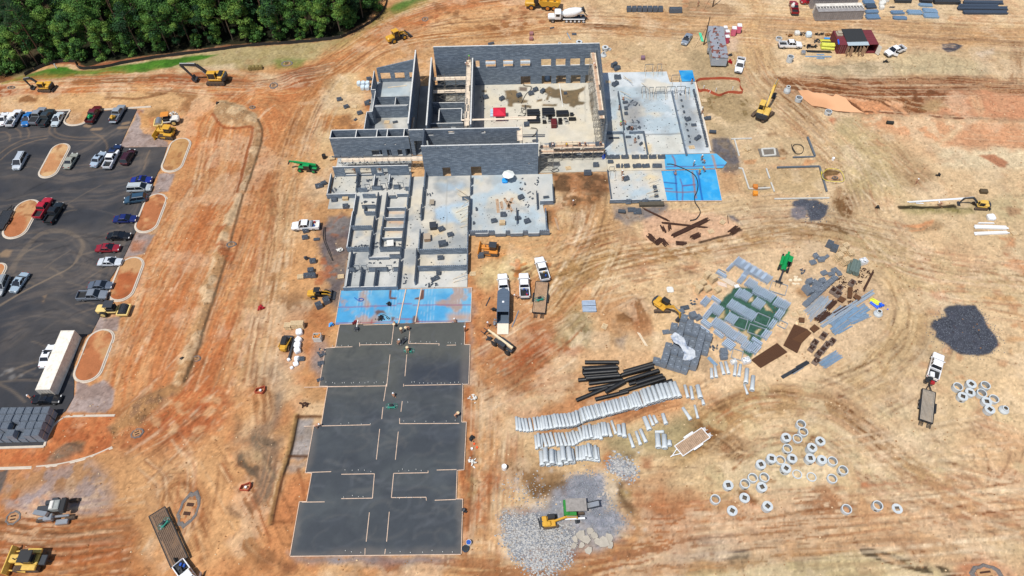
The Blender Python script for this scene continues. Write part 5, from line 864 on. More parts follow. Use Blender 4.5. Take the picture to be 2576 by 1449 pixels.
def dozer(loc,rz,lb,sc=1.,col=YEL,roof=None,ripper=False):
 t=TH('bulldozer',lb,'bulldozer',loc,rz);s=sc
 for y in(-1,1):TK(t,-1.7*s,1.5*s,y*.98*s,.6*s,.45*s)
 mb=MB().cb_(-1.5*s,1.2*s,-.66*s,.66*s,.5*s,1.1*s,.08*s);mb.cb_(.1*s,1.75*s,-.5*s,.5*s,1.05*s,1.7*s,.14*s);P(mb,'body',col,t)
 mb=MB().tb_((.9*s,.2*s,1.7*s),(.9*s,.2*s,2.2*s),.07*s);P(mb,'exhaust',DG,t)
 for y in(-1,1):mb=MB().cb_(-1.6*s,.1*s,y*.98*s-.3*s,y*.98*s+.3*s,.95*s,1.3*s,.06*s);P(mb,'fender',col,t)
 mb=MB().cb_(-1.15*s,.1*s,-.6*s,.6*s,1.15*s,2.3*s,.08*s);c=P(mb,'cab',GLASS,t);mb=MB().cb_(-1.3*s,.25*s,-.72*s,.72*s,2.28*s,2.42*s,.05*s);P(mb,'cab_roof',roof or col,c)
 mb=MB().side([(2.05*s,.05*s),(2.35*s,.0),(2.2*s,.5*s),(2.4*s,1.15*s),(2.25*s,1.2*s),(2.02*s,.6*s)],-1.65*s,1.65*s);P(mb,'blade',col,t)
 for y in(-1,1):mb=MB().bm_((2.05*s,y*1.1*s,.4*s),(-.2*s,y*1.35*s,.55*s),.14*s,.18*s);P(mb,'push_arm',col,t)
 if ripper:mb=MB().cb_(-2.4*s,-1.6*s,-.6*s,.6*s,.6*s,1.0*s,.06*s);mb.bm_((-2.3*s,0,.7*s),(-2.5*s,0,.05*s),.12*s,.2*s);P(mb,'ripper',DG,t)
 return t
def roller(loc,rz,lb,pad=False,col=YEL2,roofc=None,tail=None):
 t=TH('soil_roller',lb,'roller',loc,rz);n=22
 mb=MB().tb_((1.9,-1.05,.75),(1.9,1.05,.75),.73,n=n)
 if pad:
  for i in range(14):
   for j in range(7):a=2*PI*(i+.5*(j%2))/14;mb.box(1.9+.78*cos(a),-.9+.3*j,.75+.78*sin(a),.1,.16,.16,ry=-a)
 P(mb,'drum',DG if pad else SIL,t,sm=False)
 mb=MB();
 for y in(-1,1):mb.cb_(.85,2.95,y*1.2-.1,y*1.2+.1,.45,.95,.04)
 mb.cb_(2.75,3.0,-1.2,1.2,.5,.95,.04);mb.cb_(.8,1.05,-1.2,1.2,.5,1.0,.04);P(mb,'drum_frame',col,t)
 mb=MB().cb_(-3.0,-.95,-.85,.85,.7,1.75,.22);mb.cb_(-1.2,.7,-.75,.75,.75,1.15,.08);P(mb,'engine_hood',tail or col,t)
 mb=MB().cb_(-.95,.6,-.7,.7,1.15,1.9,.06);P(mb,'operator_platform',BK,t)
 mb=MB()
 for x in(-.85,.5):
  for y in(-.65,.65):mb.bm_((x,y,1.2),(x,y,2.75),.08,.08)
 c=P(mb,'canopy_posts',BK,t);mb=MB().cb_(-1.1,.75,-.85,.85,2.75,2.88,.05);P(mb,'canopy_roof',roofc or col,c)
 for y in(-1,1):WH(t,-1.7,y*.95,.75,.75,.55,rim=col)
 return t
def loader(loc,rz,lb,sc=1.,col=YEL,cab=True,roofc=None,bz=.4):
 t=TH('wheel_loader',lb,'wheel loader',loc,rz);s=sc
 mb=MB().cb_(-3.3*s,-1.2*s,-.85*s,.85*s,.8*s,1.9*s,.2*s);P(mb,'engine_hood',col,t);mb=MB().cb_(-1.3*s,1.2*s,-.55*s,.55*s,.7*s,1.3*s,.1*s);P(mb,'chassis',DG,t)
 mb=MB().cb_(-1.25*s,.1*s,-.65*s,.65*s,1.3*s,2.9*s,.08*s)if cab else mb.cb_(-1.2*s,0,-.5*s,.5*s,1.25*s,1.7*s,.06*s);c=P(mb,'cab' if cab else 'seat',GLASS if cab else BK,t)
 mb=MB().cb_(-1.4*s,.2*s,-.78*s,.78*s,2.9*s,3.05*s,.05*s);mb2=MB()
 for x in(-1.3,.1):
  for y in(-.7,.7):mb2.bm_((x*s,y*s,1.3*s),(x*s,y*s,2.95*s),.08*s,.08*s)
 P(mb,'roof',roofc or col,c);P(mb2,'roof_posts',roofc or col,c)
 for x in(-1.75,1.35):
  for y in(-1,1):WH(t,x*s,y*1.0*s,.72*s,.72*s,.5*s,rim=col)
 for y in(-.45,.45):mb=MB().bm_((.5*s,y*s,1.7*s),(1.9*s,y*s,1.5*s),.16*s,.28*s);mb.bm_((1.85*s,y*s,1.5*s),(2.8*s,y*s,.6*s),.16*s,.26*s);P(mb,'lift_arm',col,t)
 mb=MB();z=bz*s;mb.side([(2.7*s,z+.75*s),(2.6*s,z+.15*s),(2.85*s,z-.3*s),(3.75*s,z-.35*s),(3.72*s,z-.25*s),(2.95*s,z-.15*s),(2.75*s,z+.2*s),(2.85*s,z+.75*s)],-1.3*s,1.3*s)
 for y in(-1.28,1.28):mb.side([(2.7*s,z+.7*s),(2.8*s,z-.3*s),(3.7*s,z-.33*s)],y*s-.03,y*s+.03)
 P(mb,'bucket',DG,t);return t
def telehandler(loc,rz,lb,col=GRN,boomc=None,lift=.12,ext=0,cabc=GLASS,fork=True,bl=5.6):
 t=TH('telehandler',lb,'telehandler',loc,rz);boomc=boomc or col
 mb=MB().cb_(-2.5,2.4,-.55,.55,.75,1.2,.1);P(mb,'chassis',col,t);mb=MB().cb_(-1.3,1.3,-1.2,-.5,.7,1.55,.14);P(mb,'engine_pod',DG if col is not GRN else col,t)
 mb=MB().cb_(-.9,.7,.35,1.15,.8,2.45,.08);c=P(mb,'cab',cabc,t);mb=MB().cb_(-1.0,.8,.3,1.2,2.43,2.56,.05);P(mb,'cab_roof',col,c)
 t.scale=(.86,)*3
 for x in(-1.75,1.85):
  for y in(-1,1):WH(t,x,y*1.0,.65,.65,.42,rim=col)
  mb=MB().cb_(x-.2,x+.2,-.95,.95,.5,.8,.05);P(mb,'axle',DG,t)
 z0=1.9;x1=-2.3+bl*cos(lift);z1=z0+bl*sin(lift);mb=MB().tp_((-2.4,-.05,z0),(x1,-.05,z1),.5,.55,.42,.48);P(mb,'boom',boomc,t)
 x2=x1+(1.2+ext)*cos(lift);z2=z1+(1.2+ext)*sin(lift);mb=MB().bm_((x1-.5,-.05,z1),(x2,-.05,z2),.32,.36);P(mb,'boom_extension',DG if ext else boomc,t);mb=MB().tp_((x2-.1,-.05,z2),(x2+.5,-.05,z2-1.0),.4,.4,.5,.3);P(mb,'boom_head',DG,t)
 if fork:
  mb=MB().bm_((x2+.5,-.8,z2-1.1),(x2+.5,.8,z2-1.1),.12,.5);c=P(mb,'carriage',DG,t)
  for y in(-.5,.5):mb=MB().bm_((x2+.5,y,z2-1.35),(x2+1.7,y,z2-1.35),.14,.07);P(mb,'fork',DG,c)
 return t
def TL(loc,rz,lb,L=6.,w=2.2,h=.75,deckm=None,frame=None,goose=0,ramps=True,wheels=(-.6,.3),cat='trailer',fenders=True,name='flatbed_trailer',boards=True,topspare=False):
 t=TH(name,lb,cat,loc,rz);frame=frame or BK;h2=L/2
 mb=MB();k=10
 for i in range(k):mb.bb(-h2,h2,-w/2+w*i/k+.03,-w/2+w*(i+1)/k-.03,h-.06,h)
 P(mb,'deck',deckm or TIMD,t)
 mb=MB();
 for y in(-w/2-.06,w/2+.06):mb.bm_((-h2,y,h-.1),(h2,y,h-.1),.12,.26)
 for x in(-h2-.05,h2+.05):mb.bm_((x,-w/2-.1,h-.1),(x,w/2+.1,h-.1),.12,.26)
 P(mb,'frame',frame,t)
 mb=MB().bm_((h2,.5,h-.15),(h2+1.4,0,h-.2),.12,.14);mb.bm_((h2,-.5,h-.15),(h2+1.4,0,h-.2),.12,.14);mb.bm_((h2+1.2,0,h-.2),(h2+1.8,0,h-.2),.14,.14)
 if goose:mb.bm_((h2+1.5,0,h),(h2+1.5,0,h+.8),.2,.2);mb.bm_((h2+1.5,0,h+.8),(h2+2.8,0,h+.7),.2,.2)
 P(mb,'tow_frame',frame,t)
 for x in wheels:
  for y in(-1,1):WH(t,x,y*(w/2+.22 if fenders else w/2-.25),.38,.38,.24)
 if fenders:
  for y in(-1,1):mb=MB().cb_(min(wheels)-.55,max(wheels)+.55,y*(w/2+.22)-.17,y*(w/2+.22)+.17,.78,.86,.03);P(mb,'fender',frame,t)
 if ramps:
  for y in(-.62,.62):
   mb=MB().bm_((-h2,y-.28,h),(-h2-.9,y-.28,.12),.06,.1);mb.bm_((-h2,y+.28,h),(-h2-.9,y+.28,.12),.06,.1)
   for q in range(5):mb.bm_((-h2-.15-.16*q,y-.28,h-.1-.12*q),(-h2-.15-.16*q,y+.28,h-.1-.12*q),.06,.05)
   P(mb,'ramp',frame,t)
 if topspare:WH(t,h2-.5,-.3,h+.4,.38,.24,'spare_wheel')
 return t
def CT(loc,rz,lb,L=12.2,c=(214,208,196),w=2.44,h=2.6,rust=False,doors=True,name='shipping_container'):
 t=TH(name,lb,'container',loc,rz);m=mt('container_%d_%d_%d'%c,c,.6,0,.18 if rust else.08,1.5);a,b=L/2,w/2
 n=int(L/.28)
 for s in(-1,1):
  pts=[]
  for i in range(n+1):x=-a+.08+(L-.16)*i/n;pts+=[(x,s*(b-(.0 if i%2 else.05)))]
  mb=MB();mb.add([(x,y,z)for z in(.15,h-.08)for x,y in pts],[(i,i+1,n+2+i,n+1+i)for i in range(n)]);P(mb,'side_panel',m,t)
 mb=MB();n2=int(L/.4)
 for i in range(n2):mb.box(-a+.1+(L-.2)*(i+.5)/n2,0,h-.03+(.02 if i%2 else 0),(L-.2)/n2*1.0,w-.1,.05)
 P(mb,'roof',mt('container_roof_%d'%c[0],tuple(min(255,int(q*1.04))for q in c),.7,0,.25 if rust else.12,1.2),t)
 mb=MB()
 for s in(-1,1):
  mb.bm_((-a,s*b,h-.06),(a,s*b,h-.06),.1,.12);mb.bm_((-a,s*b,.08),(a,s*b,.08),.1,.16)
  for x in(-a,a):mb.bm_((x,s*b,0),(x,s*b,h),.12,.12)
 for x in(-a,a):mb.bm_((x,-b,h-.05),(x,b,h-.05),.1,.12);mb.bm_((x,-b,.08),(x,b,.08),.1,.14)
 mb.bb(-a+.05,a-.05,-b+.05,b-.05,.12,.2);P(mb,'frame',m,t)
 mb=MB().bb(a-.1,a-.03,-b+.06,b-.06,.15,h-.1);P(mb,'end_wall',m,t)
 if doors:
  for s in(-1,1):
   mb=MB().bb(-a+.02,-a+.08,min(s*.02,s*(b-.06)),max(s*.02,s*(b-.06)),.15,h-.1);d=P(mb,'door',m,t)
   for q in(.3,.8):mb=MB().tb_((-a-.02,s*q,.2),(-a-.02,s*q,h-.15),.025,n=5);P(mb,'lock_rod',SIL,d)
 return t
# ---- people ----
def human(pose):
 if pose=='stand':J=[(0,0,.95),(0,0,1.15),(0,0,1.40),(0,0,1.50),(0,.01,1.64),(-.19,0,1.40),(-.27,-.02,1.13),(-.25,.12,.88),(-.245,.17,.8),(.19,0,1.40),(.27,-.02,1.13),(.25,.14,.9),(.245,.19,.82),(-.1,0,.88),(-.12,.03,.5),(-.13,0,.09),(-.13,.14,.04),(.1,0,.88),(.14,.06,.5),(.16,.02,.09),(.16,.16,.04)]
 elif pose=='bend':J=[(0,-.12,.88),(0,.08,1.0),(0,.34,1.08),(0,.44,1.1),(0,.56,1.08),(-.19,.32,1.06),(-.22,.42,.8),(-.16,.5,.55),(-.14,.54,.47),(.19,.32,1.06),(.23,.45,.82),(.18,.58,.6),(.16,.64,.54),(-.1,-.12,.84),(-.15,.05,.48),(-.15,-.04,.09),(-.15,.1,.04),(.1,-.12,.84),(.16,.08,.48),(.16,.0,.09),(.16,.14,.04)]
 elif pose=='kneel':J=[(0,-.1,.42),(0,.0,.62),(0,.12,.85),(0,.16,.94),(0,.22,1.06),(-.19,.12,.84),(-.25,.28,.62),(-.16,.46,.5),(-.14,.52,.46),(.19,.12,.84),(.25,.28,.62),(.16,.44,.42),(.14,.5,.36),(-.1,-.08,.36),(-.15,.3,.4),(-.15,.22,.08),(-.15,.36,.04),(.1,-.08,.36),(.18,.2,.12),(.16,-.2,.08),(.16,-.33,.06)]
 else:J=[(0,0,.5),(0,.0,.7),(0,.02,.95),(0,.03,1.04),(0,.06,1.17),(-.19,.02,.94),(-.26,.14,.7),(-.2,.36,.66),(-.19,.43,.66),(.19,.02,.94),(.26,.14,.7),(.2,.36,.66),(.19,.43,.66),(-.1,.02,.45),(-.14,.42,.46),(-.14,.46,.07),(-.14,.6,.04),(.1,.02,.45),(.14,.42,.46),(.14,.46,.07),(.14,.6,.04)]
 E=[(0,1),(1,2),(2,3),(3,4),(2,5),(5,6),(6,7),(7,8),(2,9),(9,10),(10,11),(11,12),(0,13),(13,14),(14,15),(15,16),(0,17),(17,18),(18,19),(19,20)]
 RR=[.15,.145,.15,.065,.105,.075,.055,.042,.04,.075,.055,.042,.04,.1,.07,.055,.045,.1,.07,.055,.045]
 J=list(J);
 for h,e in((8,7),(12,11)):
  p=NA(J[h]);d=p-NA(J[e]);d/=np.linalg.norm(d);sd=NA([1.,0,0])
  for k,(o,l)in enumerate(((-.034,.07),(-.012,.085),(.012,.082),(.034,.065))):J.append(tuple(p+sd*o+d*l));E.append((h,len(J)-1));RR.append(.010)
  J.append(tuple(p+sd*(.055 if h==8 else-.055)+d*.02));E.append((h,len(J)-1));RR.append(.012)
 me=bpy.data.meshes.new('person');me.from_pydata(J,E,[]);o=bpy.data.objects.new('tmp',me);LK(o)
 sk=o.modifiers.new('s','SKIN');
 if not me.skin_vertices:me.attributes.get('a')
 lay=me.skin_vertices[0].data if me.skin_vertices else None
 if lay is None:return None
 for i,r in enumerate(RR):lay[i].radius=(r,r*(.72 if i in(1,2)else 1));
 lay[0].use_root=True;ss=o.modifiers.new('u','SUBSURF');ss.levels=1;ss.render_levels=1
 dg=bpy.context.evaluated_depsgraph_get();me2=bpy.data.meshes.new_from_object(o.evaluated_get(dg));bpy.data.objects.remove(o)
 B=[(NA(J[a]),NA(J[b]),k)for k,(a,b)in enumerate(E)]
 reg={0:1,1:1,2:0,3:0,4:1,5:1,6:0,7:0,8:1,9:1,10:0,11:0,12:2,13:2,14:2,15:3,16:2,17:2,18:2,19:3}
 mi=[]
 for p in me2.polygons:
  c=NA(p.center);best=9;r=0
  for a,b,k in B:
   t=np.clip(np.dot(c-a,b-a)/np.dot(b-a,b-a),0,1);d=np.linalg.norm(c-a-(b-a)*t)
   if d<best-1e-6:best=d;r=reg.get(k,0)
  mi.append(r)
 me2.polygons.foreach_set('material_index',mi);me2.polygons.foreach_set('use_smooth',[True]*len(mi));return me2,J[4]
def skin_ready():
 me=bpy.data.meshes.new('t');me.from_pydata([(0,0,0),(0,0,1)],[(0,1)],[]);o=bpy.data.objects.new('t',me);LK(o);o.modifiers.new('s','SKIN');ok=len(me.skin_vertices)>0;bpy.data.objects.remove(o);return ok
HUM={}
def PN(fr,u,v,lb,pose='stand',shirt=None,legs=None,hat=None,face=0,z=0.,loc=None,gp=None):
 if pose not in HUM:HUM[pose]=human(pose)
 me,hd=HUM[pose];m=me.copy();m.materials.clear()
 for q in(SKIN,shirt or HIO,legs or NAVY,BK):m.materials.append(q)
 x,y=loc or G(fr,u,v,z);o=bpy.data.objects.new('person',m);LK(o);o.location=(x,y,z+.03);o.rotation_euler=(0,0,face);tag(o,lb,'person',gp)
 mb=MB();hx,hy,hz=hd
 if hat=='straw':mb.lathe([(.0,hz+.15),(.1,hz+.14),(.12,hz+.06),(.27,hz+.03),(.27,hz+.01),(.1,hz+.03)],12,hx,hy)
 else:mb.lathe([(.0,hz+.16),(.08,hz+.14),(.125,hz+.08),(.14,hz+.01),(.17,hz+0),(.13,hz-.01)],12,hx,hy)
 mb.ob('sun_hat' if hat=='straw' else 'hard_hat',{'straw':mt('straw',(222,200,160),.9),'white':WHT,'dark':NAVY,'yellow':mt('hat_yellow',(230,200,50),.4),'green':mt('hat_green',(120,220,60),.4)}.get(hat,WHT),o);return o
# ---- goods ----
def bstack(nx=3,ny=2,nz=5,seed=0,name='block_stack',m=None):
 mb=MB();q=RNG(seed);bw,bd,bh=.4,.2,.2;W_,D_=nx*bw,ny*bd*1.0
 mb.bb(-W_/2,W_/2,-D_/2,D_/2,.1,.1+bh*(nz-1),m=0)
 z=.1+bh*(nz-1)
 for i in range(nx):
  for j in range(ny):
   if nz>2 and q.random()<.12:continue
   x0=-W_/2+i*bw+.008;y0=-D_/2+j*bd+.008;x1=x0+bw-.016;y1=y0+bd-.016
   for a,b in((y0,y0+.03),(y1-.03,y1)):mb.bb(x0,x1,a,b,z,z+bh-.01)
   for a,b in((x0,x0+.03),(x0+.175,x0+.205),(x1-.03,x1)):mb.bb(a,b,y0+.03,y1-.03,z,z+bh-.012)
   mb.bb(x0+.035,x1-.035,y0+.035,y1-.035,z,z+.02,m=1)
 return mb
BLKM=[mt('block_grey',(126,136,148),.9,0,.14,4),CORE]
BLKD=[mt('block_charcoal',(92,101,112),.9,0,.14,4),CORE]
def pallet_mb(n=1,w=1.2,d=1.0,seed=0,load=0):
 mb=MB();q=RNG(seed)
 for k in range(n):
  z=k*.145;ox,oy=q.uniform(-.05,.05),q.uniform(-.05,.05)
  for i in range(7):mb.box(ox,oy-d/2+.06+(d-.12)*i/6,z+.13,w,.1,.022)
  for x in(-w/2+.03,0,w/2-.03):mb.box(ox+x,oy,z+.07,.05,d,.095)
  for y in(-d/2+.06,0,d/2-.06):mb.box(ox,oy+y,z+.012,w,.1,.02)
 return mb
PALM=mt('pallet_wood',(214,188,148),.9,0,.2,2)
# ---- goods: shared meshes ----
ST={}
def SK(fr,u,v,lb,rz=0,kind=(3,4,5),dark=0,z=0.,gp=None,pal=True,sc=1.):
 key=(kind,dark)
 x,y=G(fr,u,v,z)if fr else(u,v)
 if key not in ST:
  t=TH('block_stack',lb,'block stack',(x,y,z),rz,gp);m=BLKD if dark else BLKM
  mb=bstack(*kind,seed=len(ST));mb.ob('blocks',m,t)
  if pal:mb=pallet_mb(1,kind[0]*.4,kind[1]*.2);mb.v=[(a,b,c*.68)for a,b,c in mb.v];mb.ob('pallet',PALM,t)
  ST[key]=t
 else:
  t=copyt(ST[key],(x,y,z),rz,lb)
  if gp:t['group']=gp
  elif 'group' in t.keys():del t['group']
 t.scale=(sc,sc,sc);return t
PST={}
def pallets(fr,u,v,n,lb,rz=0,gp=None,z=0.,m=None):
 x,y=G(fr,u,v,z);mb=pallet_mb(n,seed=int(u));o=mb.ob('pallet_stack' if n>1 else 'pallet',m or PALM,None,loc=(x,y,z),rz=rz);return tag(o,lb,'pallets' if n>1 else 'pallet',gp)
PIP={}
def pipe_mesh(L,r,bell=True,n=16):
 k=(L,r,bell)
 if k in PIP:return PIP[k]
 mb=MB();t=r*.2
 pr=[(-L/2,r-t),(-L/2,r),(L/2-.5,r)]+([(L/2-.4,r*1.14),(L/2,r*1.14)]if bell else[(L/2,r)])+[(L/2,r-t*.6)]
 rings=[[(x,q*cos(2*PI*i/n),q*sin(2*PI*i/n))for i in range(n)]for x,q in pr];mb.lf_(rings,0,False)
 mb.lf_([[(x,q*cos(2*PI*i/n),q*sin(2*PI*i/n))for i in range(n)]for x,q in((L/2,r-t*.6),(L/2-.2,r-t*.7),(L/2-.25,r-t),(-L/2,r-t))],1,False)
 o=mb.ob('tmp',[PIPE,CONI],None,sm=True);me=o.data;bpy.data.objects.remove(o);me.name='concrete_pipe';PIP[k]=me;return me
def cpipe(x,y,z,rz,lb,L=2.5,r=.27,gp=None,bell=True):
 o=bpy.data.objects.new('concrete_pipe',pipe_mesh(L,r,bell));LK(o);o.location=(x,y,z+r*(1.14 if bell else 1));o.rotation_euler=(U(0,6),0,rz);return tag(o,lb,'concrete pipe',gp)
def pipe_px(fr,u,v,u2,v2,lb,r=.27,z=0,gp=None,name=None):
 a=G(fr,u,v,z+r);b=G(fr,u2,v2,z+r);L=round(hypot(b[0]-a[0],b[1]-a[1])*2)/2;return cpipe((a[0]+b[0])/2,(a[1]+b[1])/2,z,atan2(b[1]-a[1],b[0]-a[0]),lb,max(L,1.),r,gp)
# ---- vehicles on the site ----
def V(kind,col,fr,a,b,lb,**k):
 loc,rz=at(fr,*a,*b);n={'sedan':'parked_car','coupe':'parked_car','suv':'parked_suv','van':'parked_minivan','pickup':'pickup_truck'}[kind]
 zz=.02 if fr in 'ND' and loc[0]<-60 else gz(*loc)
 return car(kind,col,n,lb,(loc[0],loc[1],max(zz,-.02)),rz,**k)
def cargo(fr,u,v,z,lb,col,cat,kind=0):
 x,y=G(fr,u,v,z);mb=MB()
 if kind==0:mb.cb_(-.5,.5,-.35,.35,0,.55,.08);mb.cb_(-.25,.3,-.25,.25,.5,.8,.08);mb.tb_((.3,-.3,.1),(.7,-.3,.4),.12)
 elif kind==1:mb.lf_([[(xx,q*cos(2*PI*i/12),.5+q*sin(2*PI*i/12))for i in range(12)]for xx,q in((-.75,.15),(-.68,.4),(-.5,.48),(.5,.48),(.68,.4),(.75,.15))])
 else:mb.lathe([(.0,0),(.3,0),(.32,.1),(.3,.85),(.0,.88)],12)
 return tag(mb.ob({0:'compactor',1:'water_tank',2:'drum'}[kind],col,None,loc=(x,y,z),rz=1.1),lb,cat)
V('coupe',(226,228,230),'N',(-5,880),(55,745),'white car cut by the left edge at the top parking row')
V('pickup',(228,230,232),'N',(95,880),(185,735),'white pickup carrying a white tank in its bed at the top parking row')
cargo('N',115,815,.95,'white liquid tank lying in the bed of a white pickup',WHT,'tank',1)
V('sedan',(38,110,176),'N',(300,755),(248,865),'bright blue car between a white and a grey pickup')
V('pickup',(136,142,150),'N',(335,850),(428,715),'grey crew cab pickup with a black bed cover',cover=1)
V('pickup',(44,56,62),'N',(430,860),(508,742),'dark green-grey pickup beside the silver sedan')
V('sedan',(182,194,200),'N',(612,752),(545,872),'silver sedan at the end of the row beside the kerbed tan bay')
V('pickup',(92,18,26),'N',(900,840),(985,700),'dark maroon pickup with a green machine in its bed');cargo('N',908,800,.8,'green plate compactor in the bed of the maroon pickup',GRN,'machine')
V('pickup',(142,150,158),'N',(1145,825),(1225,692),'silver pickup with its tailgate down and a yellow pump in the bed',tail=False);cargo('N',1135,805,.8,'yellow pump in the open bed of the silver pickup',YEL,'pump')
V('van',(176,184,192),'N',(240,1165),(160,1310),'silver minivan standing alone left of the tan island')
V('sedan',(150,152,140),'N',(675,1290),(745,1175),'beige sedan parked against the tan kerbed island')
V('sedan',(160,176,192),'N',(945,1272),(1030,1158),'light blue-silver sedan left of the white pickup in the middle row')
V('pickup',(230,232,235),'N',(1085,1285),(1155,1155),'white pickup with an empty bed in the middle parking row')
V('sedan',(24,44,84),'N',(1125,1175),(1165,1115),'dark blue car almost hidden in front of the white pickup')
V('suv',(58,18,30),'N',(1250,1258),(1328,1130),'dark maroon suv right of the white pickup in the middle row')
V('coupe',(22,42,130),'A',(985,1360),(1145,1352),'bright blue sedan parked sideways above the silver minivan')
V('van',(178,186,190),'A',(962,1420),(1140,1412),'silver minivan parked sideways just below the blue sedan')
V('suv',(44,74,96),'D',(1105,40),(940,62),'steel blue suv parked beside the tip of an orange island')
V('sedan',(18,34,96),'D',(858,205),(1030,198),'dark blue sedan parked sideways left of the orange island')
V('sedan',(14,15,17),'D',(810,332),(982,330),'glossy black sedan above the red sedan')
V('sedan',(138,24,38),'D',(722,425),(905,420),'dark red sedan parked sideways')
V('sedan',(196,202,208),'D',(747,528),(912,525),'white-silver sedan with a sunroof touching the reddish island')
V('sedan',(88,98,112),'D',(668,705),(848,702),'blue-grey sedan parked beside the grey pickup')
V('pickup',(118,126,136),'D',(588,785),(810,778),'grey pickup with a black bed parked sideways above the padfoot roller')
V('pickup',(172,22,44),'D',(298,165),(352,80),'bright red pickup beside the black pickup')
V('pickup',(20,26,30),'D',(368,225),(452,95),'black pickup parked right of the red one')
V('sedan',(150,168,182),'D',(182,628),(108,732),'silver-blue sedan standing alone near the left edge')
V('suv',(140,146,150),'D',(38,645),(-15,765),'grey suv cut by the left edge below the half seen island')
V('sedan',(226,229,232),'D',(330,1300),(385,1172),'white sedan beside the long shipping container')
V('sedan',(16,17,19),'G',(250,115),(455,112),'black sedan with an open door below the shipping container',open_door=True)
V('pickup',(230,232,234),'D',(2405,250),(2212,258),'white pickup with striped roof and ladder rack left of the building wing',bed='box')
V('pickup',(232,234,236),'E',(1232,800),(1214,622),'white pickup hitched to the grey enclosed trailer')
V('pickup',(232,234,236),'E',(1386,805),(1375,612),'white pickup with a messy open bed between two hitched pickups')
V('pickup',(232,234,236),'E',(1540,665),(1490,500),'white pickup hitched to the flat trailer with the green trowel')
V('sedan',(130,140,152),'K',(258,455),(182,580),'silver-grey sedan parked left of the office trailer')
V('pickup',(232,234,236),'K',(955,770),(905,975),'white pickup right of the near end of the office trailer')
V('pickup',(234,235,236),'K',(1450,595),(1762,600),'white pickup parked beside the goods left of the maroon containers')
V('pickup',(140,14,30),'K',(1675,185),(1640,20),'red pickup carrying white rolls in its bed');cargo('K',1640,90,1.0,'white roll in the red pickup bed',WHD,'roll',1);
V('suv',(150,16,28),'K',(1930,0),(1800,10),'red car cut by the top edge beside the grey container')
V('pickup',(234,235,236),'M',(1000,625),(695,735),'white pickup with an open front door right of the maroon containers',open_door=True)
V('pickup',(234,235,236),'F',(1885,1400),(1930,1235),'white service truck with equipment on its back towing the empty trailer')
V('pickup',(234,235,236),'G',(1362,1375),(1480,1540),'white pickup cut by the bottom edge towing the long timber deck trailer',open_door=True)
x,y=G('F',1870,1390,1.3);t=TH('truck_bed_equipment','red black and white welding and compressor gear on the service truck','equipment',(x,y,1.0),1.2)
for nm,q,m in(('compressor',(-.1,.9,-.6,.1,0,.6),WHT),('reel',(-.8,-.2,-.4,.4,0,.5),BK),('tank',(-1.5,-.9,-.7,-.1,0,.5),RED),('tool_case',(-1.4,-.6,.2,.8,0,.45),BK)):mb=MB().cb_(*q,.06);mb.ob(nm,m,t)
for fr,u,v,l in(('E',1390,760,'tools and buckets heaped in the bed of the middle white pickup'),('E',1235,750,'red tools and clutter in the bed of the pickup hitched to the enclosed trailer'),('E',1530,620,'black tank and tools in the bed of the pickup hitched to the flat trailer'),('G',1375,1400,'red hoses and timber in the bed of the bottom pickup'),('D',2360,240,'blue drums and ladder in the bed of the white pickup left of the wing')):
 x,y=G(fr,u,v,.9);t=TH('tool_pile',l,'tools',(x,y,.76),1.5)
 for k in range(5):mb=MB();a=U(-.7,.6);b=U(-.5,.4);mb.cb_(a,a+U(.2,.5),b,b+U(.15,.4),0,U(.2,.45),.03);mb.ob('tool_case',rnd.choice([RED,BK,BLUC,WHD,DG,YEL]),t)
# ---- heavy machines ----
def atm(fr,a,b,z=.7):loc,rz=at(fr,*a,*b,z);return(loc[0],loc[1],max(-.05,gz(*loc))),rz
l,r=atm('A',(1690,600),(1580,600));EX(l,r,'large yellow excavator with black upper body by the grass bank',1.15,YEL,DG,0,((1.0,1.7),(3.2,4.2),(6.6,4.3),(5.0,1.2)),cw=DG,deck=BK)
l,r=atm('A',(385,660),(300,655));EX(l,r,'small yellow excavator at the top left beside the grass',.85,YEL,DG,.1,((1.0,1.7),(2.8,3.9),(4.9,3.6),(4.2,1.0)),blade=True,cw=BK)
l,r=atm('C',(575,880),(640,830));EX(l,r,'yellow excavator with raised arm by the red mud basin',1.15,YEL2,None,.35,((1.0,1.7),(3.4,5.0),(6.4,4.4),(6.6,1.2)),cw=DG)
l,r=atm('E',(2370,860),(2470,860));EX(l,r,'mini excavator with a black canopy left of the block heaps',.8,YEL,None,-.75,((1.0,1.6),(3.0,3.6),(4.8,3.0),(5.2,1.1)),blade=False,canopy=True,deck=YEL)
l,r=atm('H',(1535,1045),(1615,1030));EX(l,r,'mini excavator with long curved yellow arm on the grey rubble',.64,YEL,None,-.08,((1.1,1.6),(3.8,3.6),(6.4,3.0),(6.8,1.1)),blade=True,canopy=True,deck=YEL)
l,r=atm('F',(2300,100),(2200,95));EX(l,r,'small excavator digging the pipe trench at the right',.68,YEL2,DG,-.1,((1.1,1.6),(3.2,3.4),(5.4,2.8),(6.2,.5)),canopy=False,blade=True)
l,r=atm('A',(1320,1010),(1200,1000));dozer(l,r,'yellow bulldozer beside the smooth drum roller',1.15,YEL)
l,r=atm('A',(1340,905),(1180,925));roller(l,r,'smooth drum roller with orange canopy behind the bulldozer',False,YELC,ORG,WHD)
l,r=atm('D',(745,895),(975,890));roller(l,r,'padfoot roller with studded drum beside the reddish island',True,YELC,DG)
l,r=atm('E',(1185,440),(1065,430));dozer(l,r,'orange bulldozer with grey roof below the partly built room',1.0,ORG,DG)
l,r=atm('G',(330,1330),(90,1330),1);dozer(l,r,'large pale yellow bulldozer with ripper in the bottom left corner',1.25,YEL2,BK,True)
